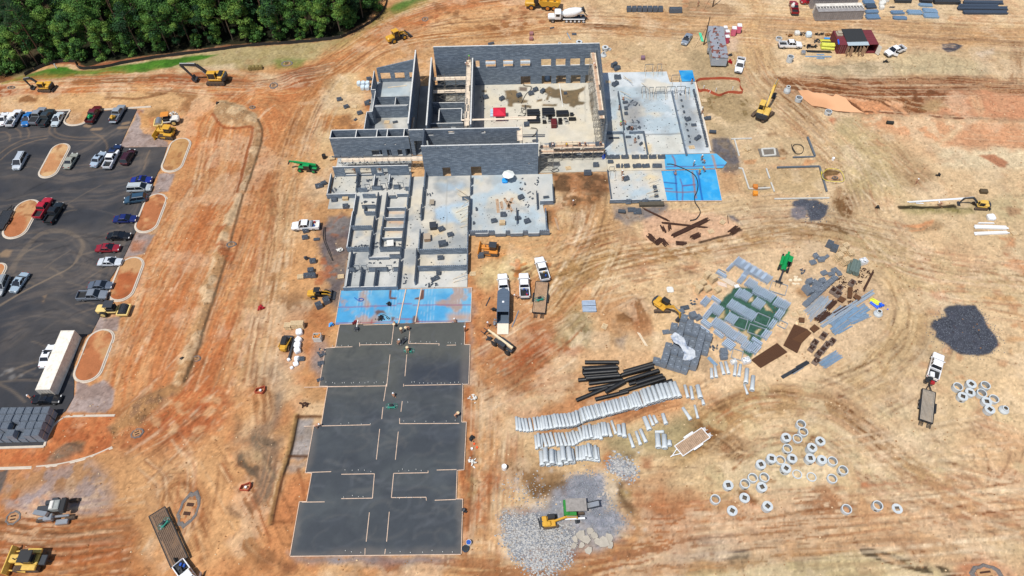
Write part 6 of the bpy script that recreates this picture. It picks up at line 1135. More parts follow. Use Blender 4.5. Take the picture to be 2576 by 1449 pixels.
l,r=atm('B',(355,310),(500,250));loader(l,r,'yellow wheel loader on the dirt road near the wood',1.0,YEL)
l,r=atm('O',(365,200),(740,195));loader(l,r,'small yellow tractor loader with black canopy left of the wing',.74,YEL,False,BK)
def skid(fr,a,b,lb):
 l,r=atm(fr,a,b);t=TH('skid_steer',lb,'skid steer',l,r)
 for y in(-1,1):TK(t,-1.2,1.2,y*.75,.4,.32);mb=MB().bm_((-1.3,y*.72,1.6),(1.4,y*.72,.7),.14,.2);P(mb,'lift_arm',YEL,t)
 mb=MB().cb_(-1.6,.2,-.55,.55,.5,1.5,.12);P(mb,'body',YEL,t);mb=MB().cb_(-.8,.9,-.5,.5,.6,2.0,.1);P(mb,'cab',BK,t);mb=MB().cb_(1.3,2.0,-.9,.9,.1,.5,.05);P(mb,'bucket',DG,t);return t
skid('O',(60,930),(100,800),'black and yellow skid steer loader beside the white wrapped bags')
l,r=atm('A',(2405,1270),(2240,1260));telehandler(l,r,'green telehandler by the left corner of the building',GRN,fork=False)
l,r=atm('F',(800,460),(750,610));telehandler(l,r,'green telehandler in the stacked goods yard reaching towards a steel frame',GRN,lift=.02,ext=1.2)
l,r=atm('E',(1290,1200),(1160,1110));telehandler(l,r,'beige boom telehandler below the open enclosed trailer',DG,BEI,.1,bl=5.4,cabc=DG)
l,r=atm('B',(1650,40),(1390,30),1);t=TH('dump_truck','yellow articulated dump truck cut by the top edge','dump truck',l,r)
for x in(-3.2,-1.4,3.0):
 for y in(-1,1):WH(t,x,y*1.15,.8,.8,.6,rim=ORG)
mb=MB().cb_(2.0,4.8,-1.2,1.2,.9,2.2,.25);P(mb,'hood',YEL,t);mb=MB().cb_(1.1,2.4,-1.0,1.0,1.5,3.3,.12);P(mb,'cab',GLASS,t);mb=MB().cb_(1.0,2.5,-1.1,1.1,3.28,3.42,.05);P(mb,'cab_roof',YEL,t);mb=MB().side([(-4.9,2.6),(-4.2,1.3),(.2,1.3),(.9,2.2),(.9,3.2),(.7,3.2),(.7,2.3),(.1,1.5),(-4.1,1.5),(-4.7,2.7)],-1.3,1.3)
for y in(-1.35,1.35):mb.side([(-4.9,2.6),(-4.2,1.3),(.2,1.3),(.9,2.2),(.9,3.0),(-3,2.7)],y-.06,y+.06)
P(mb,'dump_body',YEL,t);mb=MB().bm_((-4.2,0,1.1),(2.6,0,1.1),.8,.4);P(mb,'chassis',DG,t)
l,r=atm('B',(1830,130),(1565,130),1);t=TH('mixer_truck','white concrete mixer truck on the upper dirt road','mixer truck',l,r)
for x in(-4.6,-3.4,-2.3,-1.2,-.1,3.6):
 for y in(-1,1):WH(t,x,y*1.05,.5,.5,.4,rim=WHT if x<3 else SIL)
mb=MB().cb_(3.0,4.9,-.95,.95,.8,1.75,.2);P(mb,'hood',WHT,t);mb=MB().cb_(1.4,3.15,-1.15,1.15,.9,2.9,.15);c=P(mb,'cab',WHT,t);mb=MB().box(3.17,0,2.25,.04,1.9,.8);P(mb,'windscreen',GLASS,c)
for y in(-1,1):mb=MB().box(2.3,y*1.165,2.2,1.0,.03,.65);P(mb,'side_window',GLASS,c)
n=16;mb=MB().lf_([[(x,q*cos(2*PI*i/n),zc+q*sin(2*PI*i/n))for i in range(n)]for x,q,zc in((1.0,.5,2.1),(.6,.95,2.15),(-.7,1.2,2.35),(-2.2,1.2,2.55),(-3.6,.75,2.95),(-4.2,.45,3.1))]);d=P(mb,'drum',WHT,t,sm=True)
mb=MB()
for k in range(10):
 a=-.6+k*.13;mb.box(-1.1-.09*k+.3,-1.22*cos(.2)+0,2.35+.35*sin(k*.9),.22,.04,.1)
P(mb,'lettering_band',mt('drum_logo',(70,120,110),.5),d)
mb=MB().tp_((-4.1,0,3.7),(-4.9,0,2.6),.9,.9,.5,.4);mb.bm_((-4.7,0,2.4),(-5.6,0,1.5),.4,.12);P(mb,'chute',DG,t);mb=MB().bm_((-5.2,0,.85),(4.2,0,.85),.8,.3);P(mb,'chassis',DG,t);mb=MB().cb_(-4.9,.9,-1.2,-.95,.95,1.15,.04);mb.cb_(-4.9,.9,.95,1.2,.95,1.15,.04);P(mb,'mudguards',WHT,t);mb=MB().cb_(1.0,1.35,-.9,.9,1.1,2.4,.08);P(mb,'water_tank',SIL,t)
l,r=atm('G',(290,960),(550,930),1);t=TH('kerb_paving_machine','grey slipform kerb machine on the gravel pad at the lower left','paving machine',l,r);t.scale=(1.2,)*3
for x,y in((-1.8,-1.1),(1.9,-1.2),(1.8,1.2)):TK(t,x-.7,x+.7,y,.35,.3)
for nm,q,m in(('engine_housing',(-.3,1.0,-.5,.8,1.2,2.1),mt('weathered_grey',(146,150,146),.7,0,.2,4)),('hood_panel',(-.2,.3,-.4,.7,2.1,2.25),WHD),('tool_box',(-1.2,-.5,.5,1.1,1.0,1.6),DG),('control_deck',(1.1,1.8,-.9,1.0,1.3,2.1),BK),('hopper',(-1.0,.1,-1.6,-.7,.8,1.5),SIL),('conveyor_base',(-2.2,-.6,-.4,.5,.9,1.4),DG),('frame_beam',(-2.0,2.0,-1.15,-.85,.7,1.0),SIL),('mould',(.2,1.8,-2.0,-1.3,.1,.6),SIL),('fuel_tank',(-.5,.4,.9,1.4,.9,1.5),DG)):mb=MB().cb_(*q,.08);P(mb,nm,m,t)
mb=MB().tp_((-.3,-1.0,1.9),(-2.5,-.2,1.1),.6,.4,.6,.4);P(mb,'auger',SIL,t)
l,r=atm('H',(1710,930),(1830,930),1);t=TH('rock_crusher','green and grey mobile rock crusher on the grey stone heap','crusher',l,0.02);t.scale=(.85,.85,.85)
for y in(-1,1):TK(t,-1.6,1.6,y*.95,.4,.35)
mb=MB().lf_([[(-1.5,-.85,1.3),(1.5,-.85,1.3),(1.5,.95,1.3),(-1.5,.95,1.3)],[(-1.9,-1.1,2.3),(1.9,-1.1,2.3),(1.9,1.3,2.3),(-1.9,1.3,2.3)]]);h=P(mb,'hopper',mt('hopper_steel',(150,144,138),.7,.2,.2,2),t)
mb=MB().cb_(-2.3,-1.4,-1.6,1.2,.7,2.1,.08);mb.cb_(-2.1,0,-1.7,-1.0,.7,1.9,.08);P(mb,'engine_housing',mt('crusher_green',(38,128,48),.5,0,.12,2),t);mb=MB().cb_(-2.2,1.5,-2.3,-1.95,1.2,1.5,.05);P(mb,'side_conveyor',WHT,t);mb=MB().bm_((1.4,.1,1.0),(4.2,.2,2.3),.9,.22);P(mb,'discharge_conveyor',SIL,t);mb=MB().bm_((1.4,-.45,1.1),(4.3,-.35,2.45),.1,.3);mb.bm_((1.4,.65,1.1),(4.3,.75,2.45),.1,.3);P(mb,'conveyor_rails',DG,t);mb=MB().box(.4,.1,2.0,.35,.9,.1);P(mb,'feed_slot',BK,h)
def trowel(fr,u,v,lb,m=TEAL,rz=0.,z=.13,single=False,loc=None,rider=None):
 x,y=loc or G(fr,u,v,z);t=TH('power_trowel',lb,'power trowel',(x,y,z),rz)
 cs=(0,)if single else(-.48,.48)
 for c in cs:
  mb=MB();n=16;mb.lf_([[(c+q*cos(2*PI*i/n),q*sin(2*PI*i/n),zz)for i in range(n)]for q,zz in((.55,.12),(.58,.12),(.58,.16),(.55,.16))],0,False)
  for i in range(8):a=2*PI*i/8;mb.bm_((c,0,.2),(c+.56*cos(a),.56*sin(a),.14),.03,.03)
  P(mb,'guard_ring',m,t);mb=MB()
  for i in range(4):a=PI/2*i+.3;mb.bm_((c+.1*cos(a),.1*sin(a),.05),(c+.5*cos(a),.5*sin(a),.04),.16,.02)
  P(mb,'trowel_blades',SIL,t)
 mb=MB().cb_(-.35,.35,-.3,.25,.25,.6,.06);P(mb,'engine',DG,t)
 if single:mb=MB().bm_((0,0,.5),(.2,1.5,1.05),.06,.06);P(mb,'handle',SIL,t)
 else:mb=MB().cb_(-.65,.65,-.5,-.2,.3,.5,.06);P(mb,'tank',m,t);mb=MB().cb_(-.2,.2,-.25,.15,.6,.75,.04);P(mb,'seat',BK,t)
 return t
trowel('7',1410,1050,'teal ride-on power trowel with a rider in a straw hat on the fresh slab',rz=-.2);trowel('7',1320,900,'black ride-on power trowel turned sideways on the fresh slab',DG,rz=.9);trowel('H',380,170,'teal ride-on power trowel parked empty in the middle of the slab');trowel('7',585,715,'walk-behind power trowel with a white handle at the upper left slab corner',DG,single=True)
PN('7',1392,1045,'worker in straw hat riding the teal power trowel','sit',HIV,NAVY,'straw',PI,.45);PN('7',1268,925,'worker in pale hat riding the black power trowel','sit',NAVY,NAVY,'white',2.2,.45)
# ---- trailers ----
l,rz=at('E',1490,910,1515,680,.7);TL(l,rz,'flat trailer with worn deck carrying a green power trowel',7.2,2.3);trowel('E',1495,810,'green ride-on power trowel on the deck of the flat trailer',TEAL,rz=.3,z=.76)
l,rz=at('I',1838,270,1858,60,.7);TL(l,rz,'empty black framed utility trailer with grey board deck and rear ramps',6.2,2.0,deckm=mt('grey_boards',(160,150,136),.9,0,.15,2))
l,rz=at('I',165,375,-20,500,.5);TL(l,rz,'small white framed trailer with rusty deck and rear ramps beside the pipes',5.8,2.0,.6,mt('rusty_deck',(190,160,132),.9,0,.25,1.5),WHT)
l,rz=at('G',1195,985,1345,1325,.8);TL(l,rz,'long gooseneck trailer with dark timber deck carrying a green power trowel',9.6,2.5,.9,mt('dark_boards',(112,92,76),.9,0,.2,2),BK,1,False,(-1.4,-.5),fenders=False,topspare=True)
trowel('G',1240,1055,'green ride-on power trowel tied on the long timber deck trailer',TEAL,rz=1.0,z=.91)
l,rz=at('D',0,250,45,170,.7);TL(l,rz,'grey trailer piled with metal cut by the left edge',5.2,2.0,deckm=DG,ramps=False)
l,rz=at('E',1220,955,1225,800,1.2);t=TH('enclosed_trailer','dark blue-grey enclosed trailer with its ramp door down','trailer',(l[0],l[1],0),rz);EN=mt('trailer_skin',(92,106,122),.45,.2,.06,2)
mb=MB();a,b=3.0,1.1
for y in(-b,b):mb.bb(-a,a,y-.04,y+.04,.5,2.6)
mb.add([(a,-b,.5),(a+.9,0,.5),(a,b,.5),(a,-b,2.6),(a+.9,0,2.6),(a,b,2.6)],[(0,1,4,3),(1,2,5,4),(3,4,5)]);mb.bb(-a,a,-b,b,.45,.52);P(mb,'box_walls',EN,t)
mb=MB().bb(-a+1.2,a,-b-.04,b+.04,2.6,2.66)
for i in range(5):mb.bb(-a+1.6+i*.95,-a+1.65+i*.95,-b,b,2.66,2.69)
ro=P(mb,'roof',EN,t);mb=MB().cb_(.2,.6,-.2,.2,2.66,2.78,.03);P(mb,'roof_vent',WHT,ro);mb=MB().bm_((-a,0,.5),(-a-2.1,0,.06),2.1,.07);P(mb,'ramp_door',mt('ramp_ply',(222,210,190),.8,0,.08,1),t)
for x in(-.5,.4):
 for y in(-1,1):WH(t,x,y*1.12,.36,.36,.22)
x0=G('K',570,770,3.1);x1=G('K',775,768,3.1);
xa,xb=G('K',505,352,3.1),G('K',700,352,3.1);ang=atan2(xa[1]-x0[1],xa[0]-x0[0]);Lo=hypot(xa[0]-x0[0],xa[1]-x0[1]);cx=(x0[0]+x1[0]+xa[0]+xb[0])/4;cy=(x0[1]+x1[1]+xa[1]+xb[1])/4;wo=(x1[0]-x0[0])
t=TH('office_trailer','long grey site office trailer with rusty patched roof','site office',(cx,cy,0),ang);OF=mt('office_siding',(168,176,184),.6,0,.06,2)
mb=MB().cb_(-Lo/2,Lo/2,-wo/2,wo/2,.6,3.0,.05);P(mb,'walls',OF,t)
mb=MB();
for i in range(14):x=-Lo/2-.1+(Lo+.2)*i/14;mb.lf_([[(x,-wo/2-.1,3.02),(x,0,3.2+.012*(i%2)),(x,wo/2+.1,3.02),(x,wo/2+.1,3.0),(x,-wo/2-.1,3.0)],[(x+(Lo+.2)/14-.02,-wo/2-.1,3.02),(x+(Lo+.2)/14-.02,0,3.2+.012*(i%2)),(x+(Lo+.2)/14-.02,wo/2+.1,3.02),(x+(Lo+.2)/14-.02,wo/2+.1,3.0),(x+(Lo+.2)/14-.02,-wo/2-.1,3.0)]],m=0)
def patchroof():
 m=bpy.data.materials.new('rust_patched_roof');m.use_nodes=True;n=m.node_tree;b=n.nodes['Principled BSDF'];tc=nd(n,'ShaderNodeTexCoord');no=nd(n,'ShaderNodeTexNoise',Scale=.9,Detail=6.);n.links.new(tc.outputs['Object'],no.inputs['Vector']);cr=nd(n,'ShaderNodeValToRGB');cr.color_ramp.elements[0].position=.52;cr.color_ramp.elements[0].color=(*lin((142,146,154)),1);cr.color_ramp.elements[1].position=.6;cr.color_ramp.elements[1].color=(*lin((120,72,60)),1);n.links.new(no.outputs[0],cr.inputs[0]);n.links.new(cr.outputs[0],b.inputs['Base Color']);b.inputs['Roughness'].default_value=.7;return m
ro=P(mb,'roof',patchroof(),t)
for k in range(6):mb=MB().tb_((-Lo/2+1.5+k*2.1,.2,3.15),(-Lo/2+1.5+k*2.1,.2,3.45),.16,n=8);P(mb,'roof_vent',BK,ro)
for k in range(4):mb=MB().box(-Lo/2+2+k*3,wo/2+.012,2.0,1.0,.04,.9);P(mb,'window',GLASS,t)
mb=MB().cb_(-Lo/2+.6,Lo/2-.6,-wo/2+.3,wo/2-.3,.1,.6,.04);P(mb,'chassis',BK,t);mb=MB().cb_(Lo/2-3.2,Lo/2-2.2,-wo/2-.03,-wo/2+.01,.8,2.7,.01);P(mb,'door',WHD,t);mb=MB().box(-Lo/2-.012,.7,2.6,.03,.7,.25);P(mb,'sign_plate',WHT,t);mb=MB().cb_(-1.5,-.5,wo/2,wo/2+.5,.7,1.5,.05);P(mb,'air_conditioner',SIL,t)
for i,(fr,u,v,c,rz,l,s)in enumerate((('K',835,470,(214,108,134),-.15,'pink portable toilet nearest the office trailer',1),('K',905,435,(214,108,134),-.15,'pink portable toilet behind the other pink toilet',1),('K',745,575,(190,70,100),0,'dark pink portable toilet against the office trailer side',.9),('K',748,500,(196,120,140),0,'pale portable toilet against the office trailer',.85),('K',722,440,(200,204,210),0,'grey portable toilet at the far corner of the office trailer',.8))):
 x,y=G(fr,u,v);t=TH('portable_toilet',l,'portable toilet',(x,y,0),rz);m=mt('toilet_%d'%c[0],c,.5,0,.06,2);t.scale=(s,s,s)
 mb=MB().cb_(-.58,.58,-.58,.58,.05,2.1,.05);
 for k in range(4):mb.cb_(-.62,-.56,-.45+.28*k,-.35+.28*k,.2,1.9,.02)
 P(mb,'cabin',m,t);mb=MB().cb_(-.4,.4,-.62,-.56,.15,1.95,.02);P(mb,'door',m,t);mb=MB().lf_([[(-.62,-.62,2.1),(.62,-.62,2.1),(.62,.62,2.1),(-.62,.62,2.1)],[(-.5,-.55,2.3),(.5,-.55,2.3),(.5,.55,2.3),(-.5,.55,2.3)]]);P(mb,'roof',WHT,t)
p0=G('D',468,1045,2.6);p1=G('D',565,1042,2.6)
cx0=((p0[0]+p1[0])/2,(p0[1]+p1[1])/2);yl=cx0[1]-6.3;CT((cx0[0]-.1,cx0[1]-6.2,.03),PI/2,'long white shipping container on the asphalt by the orange island',12.2,(222,214,200),rust=True)
a=G('K',1965,215,1.2);CT((a[0]+6.,a[1]+1.0,0),0,'long weathered grey shipping container at the front of the upper right group',12.2,(142,138,136),rust=True)
a2=G('K',1975,110,2.6);CT((a2[0]+6.1,a2[1]+.9,0.0),0,'shipping container with a pale peeling roof behind the grey one',12.2,(206,200,190),rust=True);CT((a2[0]+6.0,a2[1]+5.2,0),0,'grey-brown shipping container cut by the top edge',12.2,(150,144,142),rust=True)
a=G('M',60,725,0);c=G('M',555,730,0);MAR=(108,44,50);xl,yl_=a;x2=c[0]
CT((xl+1.25,yl_+3.1,0),PI/2,'maroon shipping container on the left carrying crates on its roof',6.1,MAR);CT((x2-.7,yl_+3.1,0),PI/2,'maroon shipping container on the right with its doors open',6.1,MAR,doors=False)
t=TH('awning_roof','black roof with pale front flashing spanning between the maroon containers','awning',((xl+x2)/2,yl_+3.0,0));mb=MB().bm_((0,3.3,2.95),(0,-2.0,2.68),5.2,.08);P(mb,'roof_sheet',mt('black_membrane',(44,46,48),.85),t);mb=MB().bm_((0,-2.0,2.72),(0,-3.3,2.6),5.3,.06);P(mb,'flashing',mt('pale_flashing',(184,198,204),.4,.2),t)
for x in(-2.5,0,2.5):mb=MB().bm_((x,-3.1,0),(x,-3.1,2.6),.12,.12);P(mb,'post',TIMD,t)
for x,a_ in((-2.4,-1.9),(-1.7,-1.3),(.6,-1.9),(1.3,-1.2)):mb=MB().bm_((x,-3.3,1.3),(x+.8*cos(a_),-3.3+1.2*sin(a_),1.3),.05,2.3);P(mb,'open_door',TIMD,t)
mb=MB().bb(-3.4,3.4,2.6,2.75,0,2.6);P(mb,'back_wall',DG,t)
mb=MB().bm_((x2-.7-((xl+x2)/2)+1.2,-3.1,1.3),(x2-.7-((xl+x2)/2)+1.75,-4.1,1.3),.05,2.4);P(mb,'open_door',WHD,t)
x,y=G('M',100,460,2.6);t=TH('crate_pile','weathered wooden crates stacked on the left maroon container','crates',(x,y,2.6));
for q in((-.8,.6,-.9,.9,0,.35),(-.6,.4,-.6,.5,.35,.8)):mb=MB().cb_(*q,.04);mb.ob('crate',mt('crate_wood',(168,156,136),.9,0,.15,3),t)
x,y=G('M',85,570,2.6);mb=MB().tb_((-.2,-.9,.2),(.1,.8,.2),.2,n=10);mb.ob('tarp_roll',mt('blue_tarp',(24,92,214),.5),None,loc=(x,y,2.6));tag(bpy.context.scene.objects['tarp_roll'],'blue rolled tarpaulin on the left maroon container roof','tarpaulin')
# ---- block stacks ----
x0,y0=G('G',318,452);n=0
for r in range(4):
 for c in range(8):
  x=x0-c*1.42-r*.0;y=y0+.9+r*1.38
  if x<-92:continue
  SK(None,x,y,'grey block stack standing on the asphalt in the large cluster at the lower left',U(-.04,.04),(3,6,6),0,.03,'block stacks clustered on the asphalt')
  if not((r==0 and c in(2,4,5))or(r==1 and c in(3,))):SK(None,x+U(-.04,.04),y,'upper tier block stack in the large cluster at the lower left',U(-.04,.04),(3,6,6),0,1.33,'block stacks clustered on the asphalt')
def inpoly(x,y,p):
 s=False
 for i in range(len(p)):
  ax,ay=p[i];bx_,by_=p[(i+1)%len(p)]
  if(ay>y)!=(by_>y)and x<(bx_-ax)*(y-ay)/(by_-ay)+ax:s=not s
 return s
pol=GL('L',[150,1000,250,930,330,960,420,1030,530,1130,520,1290,410,1350,400,1448,300,1560,60,1500,-60,1420,20,1250,140,1180,120,1080]);a=-.38
cx=sum(q[0]for q in pol)/len(pol);cy=sum(q[1]for q in pol)/len(pol)
for i in range(-9,10):
 for j in range(-9,10):
  u,v=i*1.27,j*1.26;x=cx+u*cos(a)-v*sin(a);y=cy+u*sin(a)+v*cos(a)
  if inpoly(x,y,pol):
   SK(None,x,y,'grey block stack in the big heap beside the black pipes',a+U(-.12,.12),(3,6,5),0,.0,'block stacks in the big heap')
   if rnd.random()<.55:SK(None,x,y,'block stack on the upper tier of the big heap beside the black pipes',a+U(-.12,.12),(3,6,5),0,1.12,'block stacks in the big heap')
gA='block stacks in the yard of stacked goods'
for u,v,rz,k,l in((360,890,.3,(3,6,6),'tall block stack at the top corner of the big heap by the mini excavator'),(420,900,.5,(3,5,3),'low block stack leaning off the top of the big heap'),(60,1060,.1,(3,4,2),'lone low block stack left of the big heap'),(230,830,.4,(3,5,2),'tumbled low block stack under the mini excavator bucket'),(705,1300,.05,(3,6,6),'block stack standing alone between the big heap and the green tarpaulin'),(705,1345,.05,(3,5,5),'lower front block stack below the green tarpaulin'),(1895,85,-.6,(3,6,6),'dark block stack at the far top of the goods yard'),(1950,130,-.5,(3,6,6),'dark block stack touching the one at the far top of the goods yard'),(1745,210,.3,(2,5,4),'small block stack right of the green telehandler'),(1715,275,.3,(3,5,2),'low block stack below the small one right of the telehandler'),(1805,245,.1,(3,5,3),'block stack between the low ones right of the telehandler'),(1865,215,.6,(3,3,2),'tiny block stack beside the leftmost pallet column'),(1840,395,.4,(3,5,2),'low loose block stack left of the rusty clamps'),(1960,365,.4,(3,5,2),'low block stack above the rusty clamps'),(1920,405,.3,(3,4,2),'half height block stack beside the rusty clamps'),(2010,400,.2,(2,5,2),'low block stack between the rusty clamps and the wire roll')):
 SK('L',u,v,l,rz,k,1 if 'dark' in l else 0)
for k in range(8):SK('L',1640+k*44,745-k*40,'block stack in the slanted row above the steel tubes',.62,(3,5,4),0,.0,'slanted row of block stacks above the steel tubes')
for u,v in((1665,620),(1720,590),(1770,555),(1670,510),(1725,510),(1810,505),(1630,580),(1760,610)):SK('L',u,v,'block stack in the loose group behind the slanted row',U(.3,.6),(3,5,rnd.choice([4,6])),0,0,'loose block stacks behind the slanted row')
for k in range(7):SK('K',0-560+70*k*1.0+0,150,'dark block stack in the row of seven along the upper dirt road',0,(3,6,6),1,0,'row of dark block stacks along the upper dirt road')
for u in(0,45,105):SK('K',u+10,165,'dark block stack in the short row of three along the upper dirt road',0,(3,6,6),1,0,'short row of dark block stacks along the upper dirt road')
B_=lambda fr,u,v,l,rz=0.,k=(3,4,4),z=.12,d=1:SK(fr,u,v,l,rz,k,d,z,l if 'row across' in l or l.startswith('blocks set')or 'lined up' in l else None,True)
for a in(('1',790,810,'dark block stack at the left side of the hall floor',.3),('1',1010,830,'leaning block stack beside the left puddle in the hall',.7),('1',1240,785,'broken block stack inside the left puddle of the hall',.5),('1',1400,760,'block stack at the bend of the hose in the hall',.4),('1',1460,710,'tall block stack near the hall doorways',.6),('1',1555,730,'pointed block stack right of the tall one in the hall',.9),('1',1860,755,'single narrow block stack in the right puddle of the hall',0,(2,2,3)),):
 B_(*a)
for a in(('6',1905,445,'block stack near the middle of the long room',.4),('6',2050,530,'block stack right of the middle in the long room',.3,(3,4,3)),('6',1925,690,'large double block stack by the long room front partition',.2,(4,5,5)),('6',1890,910,'block stack alone in the narrow room',.05,(3,4,3)),('6',1855,1160,'block stack behind the tumbled heap in the front room',.05,(2,4,4)),('6',1800,1250,'tumbled block heap in the front room',.5,(4,4,3)),('E',1355,50,'block stack at the top right of the timber littered room',.5),('E',1222,180,'block stack below the timber pile',.0),('E',1152,225,'block stack left of the lone pallet',.2,(3,4,3)),('E',1332,205,'block stack in the middle of the timber littered room',.1,(3,3,3)),('E',1402,230,'block stack right of the middle in the timber littered room',.4),('E',1020,135,'narrow block stack at the left wall of the timber littered room',.1,(1,4,2)),('E',1000,240,'small block stack by the lower left wall opening',0,(1,3,2)),('E',1545,45,'block stack in the side bay right of the timber littered room',.1,(3,2,2)),('3',1010,0+8,'pallet of odd blocks in the upper left room',.3,(3,3,1))):
 B_(*a)
for i,u in enumerate((345,425,545,685,800,915,1035)):B_('5',u,280,'dark block stack in the upper row across the sandy strip',0,(4,4,3),.1)
for i,u in enumerate((450,505,570,700,740,825,950,1000)):B_('5',u,400,'dark block stack in the lower row across the sandy strip',U(-.2,.2),((2,1,3,4,2,4,3,3)[i],4,3),.1)
for a in(('5',155,390,'block stack on the sandy strip right of the scaffold',0),('5',350,345,'block stack under the left end of the upper row',0,(3,3,3)),('5',45,500,'block stack at the corner beside the wet brown soil',0,(4,4,5)),('5',560,575,'dark block stack beside the two workers on the south-east slab',.4,(3,4,4)),('5',945,680,'narrow block stack near the braced wall',0,(2,3,2)),('5',955,735,'second narrow block stack near the braced wall',0,(2,2,3)),('5',965,800,'lowest narrow block stack near the braced wall',0,(2,3,3)),('4',445,270,'dark block stack on the north-west corner of the east pad',0,(4,5,4)),('4',415,360,'hexagon-looking turned block stack on the east pad',.7,(4,5,4)),('4',440,150,'shrouded block stack behind the hall corner',.5,(4,4,4)),('4',400,110,'farther shrouded block stack behind the hall corner',.6,(4,4,5)),('4',1520,1080,'block stack at the right side bay of the east pad',.7,(4,4,3)),('4',1390,830,'tilted block stack between the two long low walls',.4,(3,4,3)),('4',1650,815,'block stack on the sand just right of the east pad',.1,(4,3,3)),('4',1470,900,'pallet of thin blocks between the long low walls',0,(3,4,1)),('4',760,1160,'small round looking block stack in the small bay',.7,(2,2,3)),('4',725,1075,'small block stack at the top right of the small bay',0,(1,3,3)),('4',550,600,'blocks beside the kneeling mason on the east pad',.2,(3,3,2)),('4',560,680,'blocks by the second mason on the east pad',0,(2,5,2)),('4',560,750,'lower blocks by the second mason on the east pad',0,(2,4,2)),('4',600,950,'blocks between the two orange masons',.3,(3,3,2)),('4',400,1075,'row of blocks in the corner bay beside the hall',0,(6,2,1)),('4',590,1065,'small row of blocks in the small bay',0,(3,2,2))):B_(*a)
for k in range(22):B_('4',1468+k*8.5,450+k*35,'dark blocks lined up along the east edge of the pad',U(-.2,.2),(1,3,rnd.choice([3,4])),.12)
for k in range(9):B_('4',1290+k*16,490+k*80,'blocks set out between the long low walls',U(-.2,.2),(1,3,rnd.choice([1,2])),.12)
for a in(('2',290,790,'dark block stack farthest left on the pale sand',.2,(3,4,3)),('2',430,940,'dark ribbed block stack on the pale sand',.5,(3,4,3)),('2',850,880,'dark block stack against the west wall',.3,(3,4,4)),('2',700,1065,'dark block stack lower on the pale sand',.4,(3,4,3)),('2',885,380,'dark block stack behind the white bags',.2,(3,4,3)),('2',870,820,'fallen blocks on top of the sand by the west wall',.6,(3,2,2)),('2',615,1190,'pale blocks on a broken pallet on the pale sand',.9,(2,3,1)),('D',2525,70,'dark block stack below the corner room',.1,(3,4,3)),('D',2310,300,'block stack right under the white pickup',.3,(3,4,4)),('D',2305,350,'block stack just below another one under the white pickup',.2,(3,4,3)),('D',2390,360,'low block stack right of the pair under the white pickup',.1,(3,3,1)),('D',2365,530,'upper block stack in the column beside the gravel strip',.1,(3,4,4)),('D',2350,600,'middle block stack in the column beside the gravel strip',.1,(3,4,4)),('D',2320,640,'lower left block stack beside the gravel strip',.1,(3,4,4)),('D',2365,640,'lower right block stack beside the gravel strip',.1,(3,4,4)),('D',2412,870,'tilted block stack left of the blue sheet',.5,(3,5,6)),('D',2468,835,'upper block stack left of the blue sheet',.5,(3,5,6)),('E',1052,490,'block stack below the orange bulldozer',.1,(3,5,4)),('E',2190,140,'block pallet on grey gravel below the south-east slab',0,(4,5,2)),('E',2232,155,'second block pallet on grey gravel below the south-east slab',0,(4,6,3)),('A',2410,1410,'dark blocks by the green telehandler',.3,(4,5,3)),('A',2445,1390,'second dark blocks by the green telehandler',.5,(3,4,3)),('3',195,1060,'tilted block stack under the corner room',.2,(3,4,3)),('3',350,1150,'dark block stack under the lone pallet',.1,(3,4,4)),('D',2275,1265,'block pile at the foot of the white bags',.1,(3,4,2)),('O',580,1020,'scattered blocks left of the fresh slab',.5,(3,3,1)),('O',560,1130,'more scattered blocks left of the fresh slab',.2,(3,4,1)),('O',550,1350,'whitish scattered blocks beside the lower slab edge',.4,(3,3,1)),('E',2590,880,'block pile under the bucket of the mini excavator',.2,(4,4,2)),('B',1130,335,'dark block pile behind the hall back wall',.3,(4,3,2)),('B',1757,262,'small block pallet behind the hall',0,(3,4,1)),('B',1590,215,'black wire heap behind the hall',.3,(3,2,1))):SK(a[0],a[1],a[2],a[3],a[4],a[5],1,0.)
lb=MB();lb.bb(-.2,.2,-.1,.1,0,.2);lb.bb(-.15,-.03,-.06,.06,.2,.203,m=1);lb.bb(.03,.15,-.06,.06,.2,.203,m=1);lb0=lb.ob('loose_block',BLKD);lbs=[]
for fr,b,n_ in(('6',(1640,1300,1850,1380),14),('6',(1290,1130,1340,1350),6),('6',(700,960,1180,990),6),('6',(470,690,700,720),10),('6',(800,600,870,830),7),('3',(160,890,230,950),7),('3',(620,780,700,810),8),('3',(560,1070,740,1095),7),('3',(1440,960,1510,1000),5),('4',(590,560,740,650),12),('4',(570,820,760,960),16),('E',(1390,0,1460,120),9),('B',(1340,1350,1390,1440),9),('B',(1460,1340,1500,1400),7),('6',(1000,640,1240,690),7),('O',(500,900,620,1180),10),('L',(1560,340,1640,400),8),('L',(310,680,440,760),8),('L',(560,1200,650,1260),8),('3',(170,570,680,600),10)):
 for i in range(n_):
  c=lb0 if not lbs else lb0.copy();
  if lbs:LK(c)
  lbs.append(c);u=U(b[0],b[2]);v=U(b[1],b[3]);z=.12 if fr in '346BE' else 0
  x,y=G(fr,u,v,z);c.location=(x,y,z+(2.6 if fr=='3' and v<600 else 0));c.rotation_euler=(0,0,U(0,3));tag(c,'loose dark block lying on '+('the building floor' if z else 'the bare soil'),'block','loose blocks on the floors' if z else 'loose blocks on the soil')
